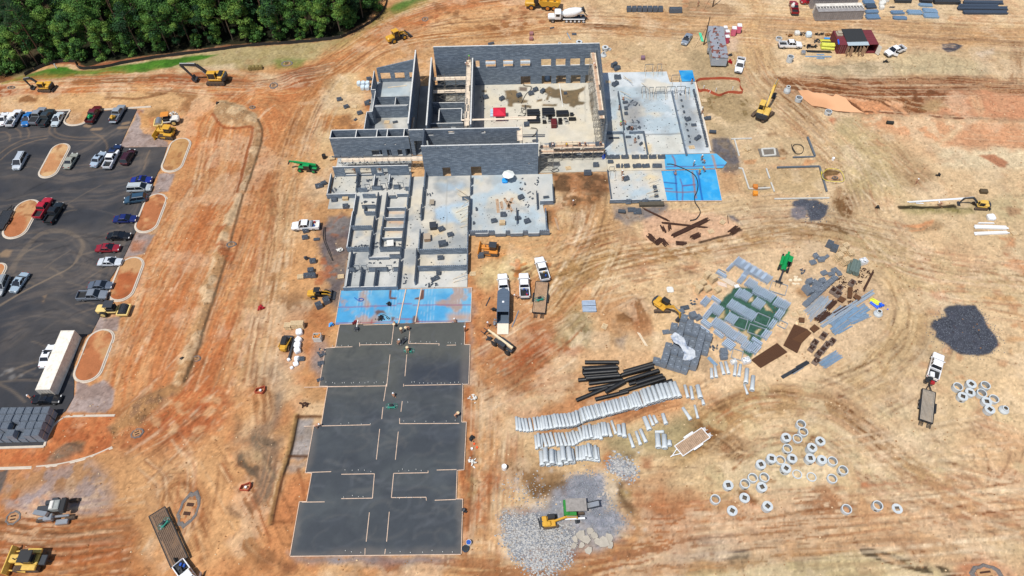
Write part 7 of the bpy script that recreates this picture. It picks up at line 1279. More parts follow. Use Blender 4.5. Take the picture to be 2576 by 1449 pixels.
# ---- pallets ----
for a in(('L',520,440,11,'pallet stack at the top of the cluster left of the tarpaulin',.6),('L',585,480,12,'tallest pallet stack in the cluster left of the tarpaulin',.6),('L',395,515,4,'leaning low pallet stack at the far left of the cluster',.8),('L',470,520,8,'pallet stack in the middle of the left cluster',.5),('L',425,600,12,'pallet stack at the front left of the cluster',.7),('L',525,585,8,'pallet stack at the front right of the cluster',.5),('L',640,590,6,'separate pallet stack nearest the tarpaulin',.5),('L',675,645,1,'single pallet flat on the sand by the tarpaulin corner',.4),('L',2070,110,9,'top pallet stack in the far right cluster',.4),('L',2040,165,9,'second pallet stack in the far right cluster',.3),('L',1990,240,13,'left pallet stack in the far right cluster',.4),('L',2130,190,9,'grey pallet stack at the right of the far cluster',.2),('L',2070,290,13,'front pallet stack in the far right cluster',.4),('L',1510,855,1,'single pallet below the block row',.2),('L',1590,830,1,'faded single pallet under the steel tubes',.2),('L',1585,950,2,'pallet with rusty parts above the brown mesh sheets',0),('E',1215,240,5,'pallet stack on the floor of the timber littered room',0),('E',1985,1015,1,'slanted pallet lying in the haul area',1.1),('E',990,617,1,'yellowish pallet right of the wing corner',0),('3',345,1040,5,'pallet stack below the corner room',0),('3',165,495,3,'pallets at the corner of the low west block',.2),('O',125,650,8,'pallet stack at the left of the bag pile',0),('O',215,640,10,'middle pallet stack above the white bags',0),('O',300,640,10,'right pallet stack above the white bags',0),('F',300,230,2,'tilted yellow pallet at the end of the rebar patch',.9),('F',215,300,1,'grey pallet lying in the rebar patch',.3),('F',480,1030-900,1,'small broken pallet by the yard road',.2),('F',2500,315,2,'grey pallet right of the white foam boards',.2),('C',490,1130,3,'dark rusty pallet rack in the east footing area',.5),('4',1440,1200,2,'pallet at the lower bay of the east pad',.1),('4',320,320,1,'pallet on the east pad next to the hall wall',0),('4',1610,570,1,'pale pallet on the sand right of the east pad',.1),('B',1713,1272,2,'reddish pallet on the sandy strip by the scaffold',.2),('B',1300,325,1,'pallet lying behind the hall wall',.2),('6',260,1205,1,'pallet at the left of the front wing rooms',.1),('D',2270,645,3,'dark pallet left of the block column',.1),('2',1240,1230,1,'pallet on the floor of the lower west room',0),('2',590,930,2,'dark pallet on the orange soil by the west wall',0)):
 pallets(a[0],a[1],a[2],a[3],a[4],a[5],z=.13 if a[0]in '6' or 'floor' in a[4]else 0)
# ---- precast lintel bundles ----
LM=mt('lintel_grey',(166,182,200),.75,.05,.14,3);LB={}
def lint(u,v,n,lay,lb,other=False,L=2.0,gp='lintel bundles in the goods yard',fr='L'):
 a=G('L',1145,520);b=G('L',1070,612);ang=atan2(b[1]-a[1],b[0]-a[0])+(PI/2-.1 if other else 0)+U(-.05,.05)
 k=(n,lay)
 if k not in LB:
  mb=MB();q=RNG(n*7+lay)
  for z in range(lay):
   for i in range(n):s=q.uniform(-.06,.06);mb.bb(-L/2+s,L/2+s,(i-n/2)*.34+.08,(i-n/2)*.34+.26,z*.27,z*.27+.21)
   if z<lay-1:
    for x in(-.8,.8):mb.bb(x-.04,x+.04,-n*.165,n*.165,z*.27+.212,z*.27+.268)
  LB[k]=mb.ob('lintel_bundle',LM);o=LB[k];o.rotation_euler=(0,0,ang)
 else:o=LB[k].copy();LK(o)
 x,y=G(fr,u,v,.3);o.location=(x,y,.02);o.rotation_euler=(0,0,ang);tag(o,lb,'lintel bundle',gp)
for k in range(6):lint(885+k*62,268+k*37,5,3,'lintel bundle in the long unbroken row along the far side of the goods yard')
for u,v,n_,l in((785,325,2,'narrow pair of lintels at the left end of the long row'),(960,395,3,'short lintel bundle hanging below the long row'),(915,460,3,'lintels under the left part of the long row'),(1020,510,6,'wide lintel bundle at the top left corner of the green tarpaulin'),(885,615,3,'lintel bundle at the upper left edge of the tarpaulin'),(955,645,6,'wide lintel bundle on the upper left of the tarpaulin'),(1100,590,5,'left bundle of the upper right row on the tarpaulin'),(1175,625,5,'middle bundle of the upper right row on the tarpaulin'),(1245,660,4,'right bundle of the upper right row on the tarpaulin'),(805,745,4,'slightly fanned lintels at the left of the tarpaulin'),(875,785,5,'bundle right of the fanned lintels'),(1105,735,6,'bundle in the centre of the tarpaulin beside a pale board'),(945,825,5,'left bundle in the middle row of the tarpaulin'),(1020,865,5,'right bundle in the middle row of the tarpaulin'),(1335,720,5,'bundle at the right tip of the tarpaulin'),(1405,755,4,'outermost bundle at the right tip of the tarpaulin'),(630,800,7,'large bundle at the left tip of the tarpaulin'),(525,865,3,'narrow bundle left of the tarpaulin by the block heap'),(615,945,3,'narrow bundle at the lower left of the tarpaulin'),(700,1000,7,'wide bundle on the lower left side of the tarpaulin'),(800,905,6,'bundle beside an empty square frame'),(810,1085,6,'bundle in the lower row of the tarpaulin'),(895,1125,6,'next bundle along the lower row of the tarpaulin'),(985,1215,6,'bundle near the bottom tip of the tarpaulin'),(1060,1240,5,'bundle at the bottom tip of the tarpaulin'),(1340,855,4,'small bundle on the right edge of the tarpaulin'),(1262,965,3,'narrow bundle under the right edge of the tarpaulin'),(1190,1085,4,'fanned bundle at the lower right edge of the tarpaulin'),(508,710,4,'dark edged bundle near the pallet cluster')):lint(u,v,n_,3,l)
for u,v,n_,l in((515,960,3,'crosswise lintels at the left corner of the tarpaulin'),(495,1030,2,'lower crosswise lintels beside the block heap'),(655,1075,2,'crosswise lintels along the lower left edge'),(770,1195,5,'crosswise bundle at the bottom left of the tarpaulin'),(1085,1160,2,'crosswise lintels lying over the lower bundles'),(625,690,2,'stepped crosswise lintels near the pallets'),(690,405,2,'crosswise steel frame pieces above the pallets')):lint(u,v,n_,3,l,True)
for fr,u,v,l in(('E',1865,845,'upper lintel bundle lying alone in the haul area'),('E',1870,890,'lower lintel bundle lying alone in the haul area')):
 mb=MB();
 for z in range(2):
  for i in range(4):mb.bb(-1.3+.05*(i%2),1.3,(i-2)*.3,(i-2)*.3+.22,z*.27,z*.27+.21)
 x,y=G(fr,u,v);tag(mb.ob('lintel_bundle',LM,None,loc=(x,y,0),rz=.03),l,'lintel bundle')
FR_=mt('galv_frame',(150,160,168),.6,.3,.1)
for u,v,w,d,rz,l in((1330,560,3.0,2.6,-.45,'empty steel frame held before the green telehandler'),(890,950,2.6,2.4,-.45,'empty square steel frame lying on the left half of the tarpaulin'),(1145,915,2.4,2.2,-.55,'stacked square steel frames in the right half of the tarpaulin'),(1085,1040,3.0,2.0,-.45,'long steel frame on the lower right of the tarpaulin'),(865,1310,1.8,2.0,-.4,'small steel frame in front of the tarpaulin'),(1375,970,1.5,1.4,-.6,'broken steel frame piece right of the tarpaulin'),(675,400,1.8,1.6,.9,'upright steel frame beside the pallet cluster')):
 x,y=G('L',u,v);t=TH('steel_frame',l,'steel frame',(x,y,0),rz)
 for a,b in(((-w/2,-d/2),(w/2,-d/2)),((w/2,-d/2),(w/2,d/2)),((w/2,d/2),(-w/2,d/2)),((-w/2,d/2),(-w/2,-d/2))):mb=MB().bm_((*a,.12),(*b,.123),.12,.2);mb.ob('rail',FR_,t)
# ---- tubes, rebar, mesh ----
def BN(fr,p,q,n,r,m,lb,name='tube_bundle',cat='tubes',lay=1,sp=2.2,jit=.3):
 a=NA(G(fr,*p));b=NA(G(fr,*q));c=(a+b)/2;d=b-a;L=np.linalg.norm(d);an=atan2(d[1],d[0]);mb=MB();qd=RNG(int(p[0]))
 for z in range(lay):
  for i in range(n-z):
   s=qd.uniform(-jit,jit);y=(i-(n-z)/2+.5)*r*sp;mb.tb_((-L/2+s,y+qd.uniform(-1,1)*r*.6,r+z*r*1.8),(L/2+s,y+qd.uniform(-1,1)*r*.6,r+z*r*1.8),r,n=6)
 return tag(mb.ob(name,m,None,loc=(c[0],c[1],0.01),rz=an),lb,cat)
GV=mt('galvanised_tube',(178,188,196),.4,.4,.1,5);GB=mt('blue_grey_stud',(136,164,188),.5,.3,.12,3);RB=mt('rusty_rebar',(72,46,34),.9,.1,.3,6)
for a in(((1850,665),(1650,845),8,.09,GV,'fan of galvanised tubes at the left of the tube yard'),((1890,660),(1680,920),3,.1,GV,'pair of long pale tubes beside the fan'),((1915,700),(1765,900),4,.1,GV,'shorter pale tubes right of the fan'),((2400,605),(1810,985),3,.16,GV,'longest pale tubes crossing the whole tube yard'),((2050,760),(1880,905),4,.09,GV,'thin pale tubes between rusty bundles'),((2190,765),(1920,980),8,.1,GB,'bluish bundle under the longest tubes'),((2330,765),(2110,910),10,.08,GB,'spread bluish studs at the right of the tube yard'),((2340,850),(2140,940),9,.07,GB,'thin bluish studs below the spread ones'),((2110,925),(1935,1055),9,.08,GB,'bluish studs at the lower middle of the tube yard'),((2150,990),(1990,1080),2,.08,GB,'two short tubes below the bluish studs'),((2010,1305),(1810,1430),9,.09,GB,'separate fan of bluish studs below the rusty baskets')):BN('L',*a)
for a in(((1970,705),(1880,795),7,.07,RB,'short rusty rebar bundle between pale tubes'),((1890,830),(1765,925),8,.08,RB,'thick rusty rebar bundle at the lower left of the tube yard'),((2090,770),(1960,850),5,.07,RB,'rusty rebar right of the thin pale tubes'),((2400,370),(2290,585),2,.1,RB,'long rusty beam at the right of the clamps'),((1665,1390),(1540,1460),3,.1,DG,'dark steel bars below the mesh sheets')):BN('L',*a,name='rebar_bundle',cat='rebar',lay=2)
for fr,p,q,n_,l in(('5',(1650,1110),(1190,1325),7,'thick slanted rebar bundle in the rebar patch'),('5',(1060,1150),(1640,1215),3,'long rebar bundle crossing the slanted one'),('5',(800,965),(1125,1120),3,'rusty beam lying on grey gravel below the south-east slab'),('5',(1040,1190),(1080,1270),5,'short rusty rebar tied in the left of the rebar patch'),('5',(1140,1170),(1150,1250),5,'second short rebar tie in the rebar patch'),('5',(870,1320),(930,1390),8,'tangled dark rebar lump at the lower left of the rebar patch'),('5',(960,1430),(1040,1370),8,'tangled rebar lump beside the first'),('5',(1100,1449),(1060,1400),7,'rebar stub at the lower middle of the rebar patch'),('5',(1250,1425),(1350,1430),7,'flat rebar bundle at the bottom of the rebar patch'),('5',(1450,1350),(1540,1310),8,'rusty rebar heap in the middle right of the rebar patch'),('5',(1920,1055),(1935,1160),1,'single upright looking bar at the right of the rebar patch'),('5',(1960,1290),(2050,1220),9,'springy tangle of rebar at the right of the rebar patch')):BN(fr,p,q,n_,.07,RB,l,'rebar_bundle','rebar',2,jit=.5)
def mesh_sheet(pp,lb,h=.25):
 q=GL('L',pp);cx=sum(a for a,_ in q)/4;cy=sum(b for _,b in q)/4;t=TH('rebar_mesh_stack',lb,'rebar mesh',(cx,cy,0));c=[NA((a-cx,b-cy))for a,b in q]
 mb=MB().prism([tuple(a)for a in c],.05,h-.05);mb.ob('mesh_sheets',RB,t);mb=MB()
 for k in range(13):s=k/12;a=c[0]*(1-s)+c[1]*s;b=c[3]*(1-s)+c[2]*s;mb.bm_((*a,h),(*b,h),.05,.05)
 for k in range(17):s=k/16;a=c[0]*(1-s)+c[3]*s;b=c[1]*(1-s)+c[2]*s;mb.bm_((*a,h+.04),(*b,h+.04),.05,.05)
 mb.ob('top_mesh',mt('mesh_bar',(104,70,44),.8,.1,.2,4),t)
mesh_sheet([1505,972,1655,1030,1540,1292,1385,1205],'upper right stack of brown rebar mesh sheets');mesh_sheet([1655,1035,1700,1070,1590,1180,1480,1140],'small brown mesh corner showing behind the upper mesh stack',.2);mesh_sheet([1310,1185,1425,1285,1130,1460,1025,1370],'lower left stack of brown rebar mesh sheets')
mesh_sheet([2110,560,2160,565,2150,680,2105,675],'narrow brown mesh pack in the clamp area',.4);mesh_sheet([2020,655,2090,690,2050,730,1990,695],'tilted small brown mesh pack in the clamp area',.3);mesh_sheet([1730,975,1790,1020,1730,1065,1680,1020],'square brown mesh pack below the tubes',.3);mesh_sheet([2190,630,2260,670,2230,710,2170,665],'small rusty mesh pack near the long tubes',.3);mesh_sheet([1555,905,1615,910,1615,960,1555,955],'tiny rusty mesh pack on a pallet',.5)
def heap(fr,u,v,w,d,lb,m=RB,n=26,name='fittings_heap',cat='fittings',h=.5,s=.25,z=0):
 x,y=G(fr,u,v,z);mb=MB();q=RNG(int(u+v))
 for i in range(n):
  a=q.gauss(0,w/4);b=q.gauss(0,d/4);e=q.uniform(.4,1)*s;mb.box(a,b,max(.06,h*(1-(abs(a)/w+abs(b)/d))*q.uniform(.3,1)),e,e*q.uniform(.3,.8),e*.4,rz=q.uniform(0,3),ry=q.uniform(-.5,.5))
 return tag(mb.ob(name,m,None,loc=(x,y,z)),lb,cat)
for u,v,w,d,l in((2020,450,2.6,1.6,'rusty clamps heaped left of the wire roll'),(2060,500,2.0,1.6,'second heap of rusty clamps nearer the block row'),(1990,550,2.2,1.0,'low rusty heap beside the block row end'),(2270,350,2.0,1.4,'rusty heap behind the white wrapped bin'),(2340,380,1.8,1.2,'rusty heap at the far right of the clamp area'),(2270,430,2.4,1.6,'largest rusty heap right of the wire roll'),(2240,490,1.6,1.2,'lower rusty heap right of the small dark bin'),(2200,600,1.4,1.0,'rusty pieces on a pallet left of the long tubes'),(2140,715,1.4,.8,'rusty pieces above the long tubes')):heap('L',u,v,w,d,l)
def bin_(fr,u,v,lb,c=WHD,fill=RB,rz=.3,s=1.,z=0,h=.75):
 x,y=G(fr,u,v,z);t=TH('parts_bin',lb,'bin',(x,y,z),rz);t.scale=(s,s,s);mb=MB()
 for a in((-.55,.55,-.45,-.41),(-.55,.55,.41,.45),(-.55,-.51,-.41,.41),(.51,.55,-.41,.41)):mb.bb(a[0],a[1],a[2],a[3],.05,h)
 mb.bb(-.5,.5,-.4,.4,.03,.1);mb.ob('walls',c,t);mb=MB();q=RNG(int(u))
 for i in range(10):mb.box(q.uniform(-.4,.4),q.uniform(-.3,.3),h-.15,.3,.15,.14,rz=q.uniform(0,3),ry=q.uniform(-.4,.4))
 mb.ob('contents',fill,t)
for u,v,l in((1940,600,'wrapped bin of rusty parts at the end of the block row'),(2010,575,'second wrapped bin behind the first'),(1995,640,'third wrapped bin nearest the tubes'),(2150,515,'dark bin with uprights beside the rusty heaps'),(1830,1110,'long bin with boards above the wrapped baskets'),(1730,1190,'upper left wrapped basket of rusty parts'),(1700,1250,'lower left wrapped basket of rusty parts'),(1925,1175,'upper right wrapped basket'),(1865,1215,'second wrapped basket in the right column'),(1825,1265,'third wrapped basket in the right column'),(1775,1315,'lowest wrapped basket in the right column'),(1745,1395,'lone wrapped basket near the bluish studs')):bin_('L',u,v,l,mt('sack_wall',(134,118,108),.9),rz=.8,s=1.15)
BN('L',(2190,275),(2150,405),4,.32,mt('wire_mesh_roll',(106,122,116),.8,.2,.25,6),'rolled wire mesh bundle right of the pallet cluster','wire_roll','wire roll',2,sp=1.7,jit=.05)
bin_('L',2275,275,'white plastic wrapped bin beside the wire roll',PLST,PLST,s=1.3)
def bags(fr,u,v,n,m,lb,cols=3,s=.9,z=0,rz=0.,h=.8,name='wrapped_bags'):
 x,y=G(fr,u,v,z);t=TH(name,lb,'bags',(x,y,z),rz);q=RNG(int(u));
 for i in range(n):
  mb=MB();cx=(i%cols-(cols-1)/2)*s*1.03;cy=-(i//cols)*s*1.05;rings=[]
  for zz,k in((0,.9),(h*.35,1.0),(h*.8,.98),(h,.8)):rings.append([(cx+s/2*k*(abs(cos(a))**.5)*(1 if cos(a)>0 else-1)*q.uniform(.93,1.05),cy+s/2*k*(abs(sin(a))**.5)*(1 if sin(a)>0 else-1)*q.uniform(.93,1.05),zz+q.uniform(-.03,.03))for a in[2*PI*j/12+.1 for j in range(12)]])
  mb.lf_(rings);mb.ob('bag_cube',m,t)
 return t
WB=mt('pale_blue_wrap',(206,222,232),.5,0,.1,3,bump=.3)
bags('2',775,490,3,WB,'rear row of pale blue wrapped cement cubes by the west wall',3,1.05,h=1.1);bags('2',810,570,2,WB,'front pair of pale blue wrapped cement cubes by the west wall',2,1.1,h=1.1)
for u,v,l,s in((275,725,'crumpled white wrapped bag nearest the pallet stacks',1.3),(265,830,'white wrapped bag below the first',1.2),(250,900,'white bag carrying boards in the middle of the column',1.3),(250,970,'low white bag at the column end',1.2),(240,1070,'white crumpled plastic above the strewn blocks',1.0),(225,1140,'white crumpled plastic at the lower end',1.0),(130,1085,'small white plastic at the foot of the beam',.6),(170,1195,'last scrap of white plastic',.6)):bags('O',u,v,1,PLST,l,1,s,h=.45 if v>1000 else.9,rz=U(0,1))
x,y=G('O',210,810);x2,y2=G('O',135,1070);mb=MB().bm_((0,0,.35),(x2-x,y2-y,.35),.35,.3);tag(mb.ob('steel_beam',DG,None,loc=(x,y,0)),'dark grey beam lying beside the white bags','beam')
bin_('O',525,810,'cream slatted bin of rubble left of the slab corner',WHD,ORG,0,1.3,h=1.1);bin_('L',960,1390,'crumpled white plastic bin before the tarpaulin tip',PLST,PLST,s=1.2);bin_('L',820,1400,'plastic heap before the small steel frame',PLST,WHD,s=.9);bin_('L',860,540,'white paper scraps at the top of the tarpaulin',PLST,PLST,s=.8,h=.3)
for a in(('M',690,20,3,'white bag heap at the top edge behind the containers'),('M',685,75,1,'pale bag cube on the storage strip'),('M',690,120,1,'lowest pale bag cube on the storage strip')):bags(a[0],a[1],a[2],a[3],WHD,a[4],2,1.3,h=1.0)
bags('F',2320,200,1,PLST,'white crumpled plastic sack above the foam boards',1,1.6,h=.8);bags('K',1695,460,1,WHD,'white bag between pumps behind the white pickup',1,1.4,h=.8);bags('K',1845,490,1,WB,'pale blue tote by the yellow rolls',1,1.5,h=1.2);bags('K',1775,725,1,SIL,'silver crate left of the pale planks',1,1.1,h=.9);bags('E',2480,740,1,WHD,'grey plastic scrap above the mini excavator',1,1.4,h=.3)
q=GL('L',[110,1100,160,1060,260,1110,300,1200,390,1270,395,1340,330,1380,250,1370,270,1290,230,1220,150,1170],2.3);keep=g;xs=[p[0]for p in q];ys=[p[1]for p in q];g=Canvas(min(xs)-.5,max(xs)+.5,min(ys)-.5,max(ys)+.5,.12);g.c[:]=C((226,232,238));g.z+=(fbm(g.X,g.Y,.7,4,5)-.5)*.7;k=(sm(.5,.62,fbm(g.X,g.Y,.9,4,8))*.55)[...,None];g.c[:]=g.c*(1-k)+C((138,160,196))*k
tag(g.mesh('plastic_sheet',VAP,q,2.42),'crumpled clear plastic sheet draped over the big block heap','plastic sheet');g=keep
# ---- white boards, planks, studs in the upper right ----
def PL(fr,p,q,n,m,lb,w=.3,h=.12,lay=2,name='plank_stack',cat='planks',z=0,jit=.25):
 a=NA(G(fr,*p));b=NA(G(fr,*q));c=(a+b)/2;d=b-a;L=np.linalg.norm(d);mb=MB();qd=RNG(int(p[0]+p[1]))
 for k in range(lay):
  for i in range(n):s=qd.uniform(-jit,jit);mb.box(s,(i-n/2+.5)*w*1.08,z+h*(k+.5)*1.1,L,w,h,rz=qd.uniform(-.006,.006))
 return tag(mb.ob(name,m,None,loc=(c[0],c[1],.0),rz=atan2(d[1],d[0])),lb,cat)
SB=mt('blue_grey_steel',(112,140,168),.5,.3,.14,3);DB=mt('dark_beam',(66,78,94),.6,.2,.12,3)
for a in(('M',(415,40),(555,38),7,SB,'blue-grey stud pack at the corner behind the containers'),('M',(450,100),(580,96),7,DB,'dark stud pack right of the pale roofed container'),('M',(450,170),(610,165),6,SB,'blue stud pack beside the front container'),('M',(455,240),(625,235),8,SB,'lowest blue stud pack beside the front container'),('M',(790,180),(950,178),6,SB,'blue-grey stud pile in the middle of the storage strip'),('M',(820,250),(990,255),6,SB,'lower half of the blue-grey stud pile in the storage strip'),('M',(1010,175),(1190,180),8,GB,'pale stud pile in the storage strip'),('M',(1160,75),(1330,85),5,GB,'pale slanted studs behind the pale pile'),('M',(1220,150),(1395,165),8,GB,'upper part of the widest pale stud pile'),('M',(1230,220),(1415,225),8,GB,'lower part of the widest pale stud pile')):PL(*a,w=.22,h=.15,lay=3)
for a in(('M',(1760,45),(2280,50),4,DB,'farthest long dark beams at the upper right'),('M',(1700,95),(2220,95),4,DB,'second row of long dark beams at the upper right'),('M',(1680,125),(2340,130),4,DB,'third row of long dark beams at the upper right'),('M',(1750,180),(2330,185),4,DB,'nearest row of long dark beams at the upper right')):PL(*a,w=.3,h=.3,lay=2,name='beam_stack',cat='beams')
for a in(('M',(830,10),(1050,12),6,'dark crate pack at the top edge left'),('M',(1170,12),(1315,14),6,'dark crate pack at the top edge middle'),('M',(1345,20),(1690,25),7,'long dark crate pack at the top edge right')):PL(a[0],a[1],a[2],a[3],DG,a[4],w=.4,h=.4,lay=2,name='crate_pack',cat='crates')
for a in(('M',(770,100),(840,100),3,DG,'small dark pallet of bars on the storage strip'),('K',(1815,690),(2150,700),4,BK,'black pipe lengths left of the maroon container'),('K',(1820,760),(2170,765),2,GB,'long pale planks under the black pipes'),('K',(1950,735),(2050,735),2,GB,'short pale planks across the long ones'),('K',(1955,785),(2060,785),2,GB,'lower short pale planks'),('K',(2055,515),(2175,520),3,mt('blue_pipe',(60,150,220),.5),'blue pipes beside the maroon container'),('K',(2010,545),(2175,550),4,mt('yellow_pipe',(206,200,70),.6),'yellow green pipes beside the maroon container'),('K',(2030,580),(2170,585),3,BK,'black rolls between the yellow bundles'),('K',(395,445),(430,560),3,mt('mint_pipe',(80,206,160),.5),'mint green pipes left of the office trailer'),('F',(2205,268),(2440,275),4,WHT,'upper white foam board pack at the right'),('F',(2230,240),(2345,242),1,WHT,'thin white board above the foam packs'),('F',(2205,320),(2450,310),3,WHT,'lower white foam board pack at the right'),('F',(1700,78),(2200,45),2,WHT,'long white pipes beside the trench'),('F',(1755,85),(1810,88),1,WHT,'short white pipe beside the trench'),('E',(1175,55),(1185,160),3,TIMD,'brown planks at the left of the timber pile in the side room'),('E',(1205,75),(1215,130),3,TIMD,'short planks beside the timber pile in the side room'),('E',(1230,50),(1290,150),3,TIMD,'slanted boards of the timber pile'),('E',(1290,50),(1250,140),3,TIMD,'crossing boards of the timber pile'),('E',(1250,70),(1300,90),2,TIMD,'short boards across the timber pile'),('E',(1615,200),(1640,290),2,TIMD,'pale planks outside the side room corner'),('E',(1090,865),(1120,800),1,DG,'thin steel pole on the ground left of the enclosed trailer'),('E',(1285,1030),(1335,905),1,SIL,'long thin pole right of the enclosed trailer ramp'),('E',(2240,1060),(2300,1160),2,TIMB,'pale broken frame lying on the sand'),('L',(545,1345),(640,1440),3,GB,'grey flat boards pointing at the white pipes'),('F',(750,1400),(950,1285),3,DG,'dark channel steel below the mesh sheets'),('F',(830,1370),(910,1320),2,SIL,'grey channel beside the dark one'),('L',(690,440),(830,520),5,mt('white_grating',(206,190,170),.8),'pale grating lying above the tarpaulin'),('L',(640,500),(740,530),4,mt('pinkish_board',(214,194,178),.8),'pale boards lying beside the grating'),('B',(1705,255),(1730,305),1,GB,'thin blue pipe behind the hall'),('B',(1645,630),(1670,810),1,WHD,'long white pole lying on the hall floor'),('2',(1275,545),(1655,505),1,TIMB,'pale board on the floor of the upper west room')):
 PL(*a,w=.2,h=.12,lay=3 if('foam' in a[5]or 'roll' in a[5])else 1,z=.12 if a[0]in '2B' else 0)
BN('K',(2010,640),(2185,650),3,.35,mt('yellow_roll',(206,208,84),.7,0,.15,3),'strapped yellow green rolls against the maroon container','pipe_roll','rolls',2,sp=1.9,jit=.02)
for fr,u,v,w,d,m,l in(('K',1595,490,1.6,1.2,mt('rust_orange',(140,96,52),.8),'rusty pump behind the white pickup'),('K',1760,465,2.2,1.0,BK,'black hose and pump heap behind the white pickup'),('K',1985,465,2.,.9,BK,'black fittings heap near the road'),('K',2120,475,2.,.9,mt('rust_orange',(140,96,52),.8),'rusty scaffold clamps near the road'),('K',1850,630,2.,1.4,BK,'black plastic pile right of the white pickup'),('K',1930,640,1.6,1.0,BK,'second black plastic pile beside the yellow rolls'),('K',1960,560,1.8,1.6,DG,'grey branching pipe heap'),('K',800,840,.6,1.2,RED,'red compressor beside the office trailer'),('K',805,750,1.,.6,DG,'grey drum and stand beside the office trailer'),('M',720,840,1.4,.8,BK,'black generator on the sand below the open-door pickup'),('M',490,590,1.,.6,BK,'dark tools on the right maroon container'),('M',515,470,1.0,.9,WHD,'white sack on the right maroon container'),('D',2310,505,.8,.6,DG,'dark compressor left of the block column'),('6',260,780,1.6,1.,WHD,'white barrow of mortar left of the wing'),('G',2300,160,2.0,.8,RB,'rusty trencher left of the long slab'),('H',1000,115,1.2,1.8,WHD,'white covered trowel machine right of the long slab'),('H',990,590,1.2,1.6,WHD,'white wrapped machine right of the lower slab'),('H',985,415,.8,.9,BK,'small black machine right of the slab'),('E',1150,895,1.0,.7,BK,'black and white generator left of the enclosed trailer'),('E',1160,1000,.7,1.6,SIL,'steel poles heaped left of the trailer ramp'),('E',1125,1115,1.2,1.0,DG,'grey hose reel left of the beige telehandler'),('7',970,550,1.3,.9,BK,'black vibrator and hoses on the blue sheet'),('7',1095,320,.6,.6,BK,'black box on the blue sheet'),('7',555,610,.8,.6,mt('dark_red',(110,30,36),.6),'dark red rags at the upper slab edge'),('H',925,965,.5,.7,DG,'small grey mixer at the right slab edge'),('D',1970,880,1.0,1.0,RED,'red marker flags and white stake in the dirt road'),('O',700,610,.9,.6,mt('blue_tarp2',(70,160,230),.5),'small blue plastic scrap at the slab corner'),('L',2490,780,1.6,1.4,mt('blue_tarp',(24,92,214),.5),'bright blue tarpaulin heap at the right of the tubes'),('D',1385,1262,.7,.4,BK,'small black bucket and bag on the berm'),('F',1465,122,.6,.4,BK,'small black survey case near the trench'),('C',1925,1328,.7,.4,BK,'dark tripod near the trench'),('A',1310,862,1.4,.8,WHD,'white rubble sack behind the smooth roller'),('N',2200,665,.9,.6,BK,'black lid on the round traffic island'),('4',605,945,1.4,.9,DG,'mortar tubs between the masons')):
 heap(fr,u,v,w,d,l,m,14,'equipment_pile','equipment',.9,.55,.12 if fr in '74' else 0)
BN('L',(2370,690),(2470,740),4,.12,mt('yellow_pole',(214,220,60),.6),'yellow and black poles beside the blue tarpaulin heap','pole_bundle','poles');BN('L',(2370,720),(2460,790),2,.13,mt('blue_tarp',(24,92,214),.5),'blue poles beside the blue tarpaulin heap','pole_bundle','poles')
def BR(fr,u,v,lb,m,r=.3,h=.9,z=0,fill=None,name='barrel'):
 x,y=G(fr,u,v,z);t=TH(name,lb,'barrel',(x,y,z));mb=MB().lathe([(r*.94,.0),(r,.05),(r,h*.5),(r*1.03,h*.52),(r,h*.55),(r,h),(r*.9,h),(r*.88,h-.12)],14);mb.ob('shell',m,t);mb=MB().lathe([(r*.9,h-.12),(0,h-.11)],14);mb.ob('contents' if fill else 'lid',fill or m,t)
BR('H',963,1205,'pale rimmed barrel with blue liquid near the bottom slab corner',WHD,.42,.8,fill=BLUC);BR('H',938,1248,'dark blue round tub near the bottom slab corner',mt('teal_tub',(30,70,96),.4),.5,.6,fill=BK);BR('H',1230,640,'white round tank standing alone in the dirt lane',WHT,.42,1.1);BR('H',985,493,'small white bucket beside the slab',WHT,.2,.4);BR('C',1132,1208,'white barrel beside the taped hole',WHT,.3,.7);BR('B',1978,1195,'bright blue barrel at the hall corner',mt('blue_tarp',(24,92,214),.5),.35,1.);BR('3',60,485,'black barrel at the corner of the low west block',BK,.45,1.);BR('4',1585,670,'small white bucket by the edge of the east pad',WHD,.2,.4);BR('B',1555,600,'large light blue barrel behind a hall doorway',mt('slate_blue',(120,150,180),.6),.7,1.5);BR('A',428,515,'white capped marker post on the grass',WHT,.15,1.3,name='marker_post')
for u,v,l in((1003,455,'upper'),(1024,482,'lower')):BR('H',u,v,l+' of two small orange buckets beside the slab',HIO,.17,.3)
# ---- concrete pipes ----
nl=[(1330,352,1320,248),(1380,364,1358,262),(1480,362,1462,250),(1600,345,1575,235),(1690,338,1660,235),(1760,330,1740,225),(1850,292,1810,185),(1980,262,1945,150),(2110,225,2080,115),(2230,190,2190,85),(2330,160,2290,45),(2450,120,2410,15),(2560,100,2520,0)]
N_=[G('H',a[0],a[1],.27)for a in nl];F_=[G('H',a[2],a[3],.27)for a in nl];acc=[0]
for a,b in zip(N_,N_[1:]):acc.append(acc[-1]+hypot(b[0]-a[0],b[1]-a[1]))
s=0;gl='concrete pipes in the long stacked row'
def lerp(s):
 for i in range(len(acc)-1):
  if acc[i]<=s<=acc[i+1]:t=(s-acc[i])/(acc[i+1]-acc[i]);return tuple(N_[i][k]*(1-t)+N_[i+1][k]*t for k in(0,1))+tuple(F_[i][k]*(1-t)+F_[i+1][k]*t for k in(0,1))
 return None
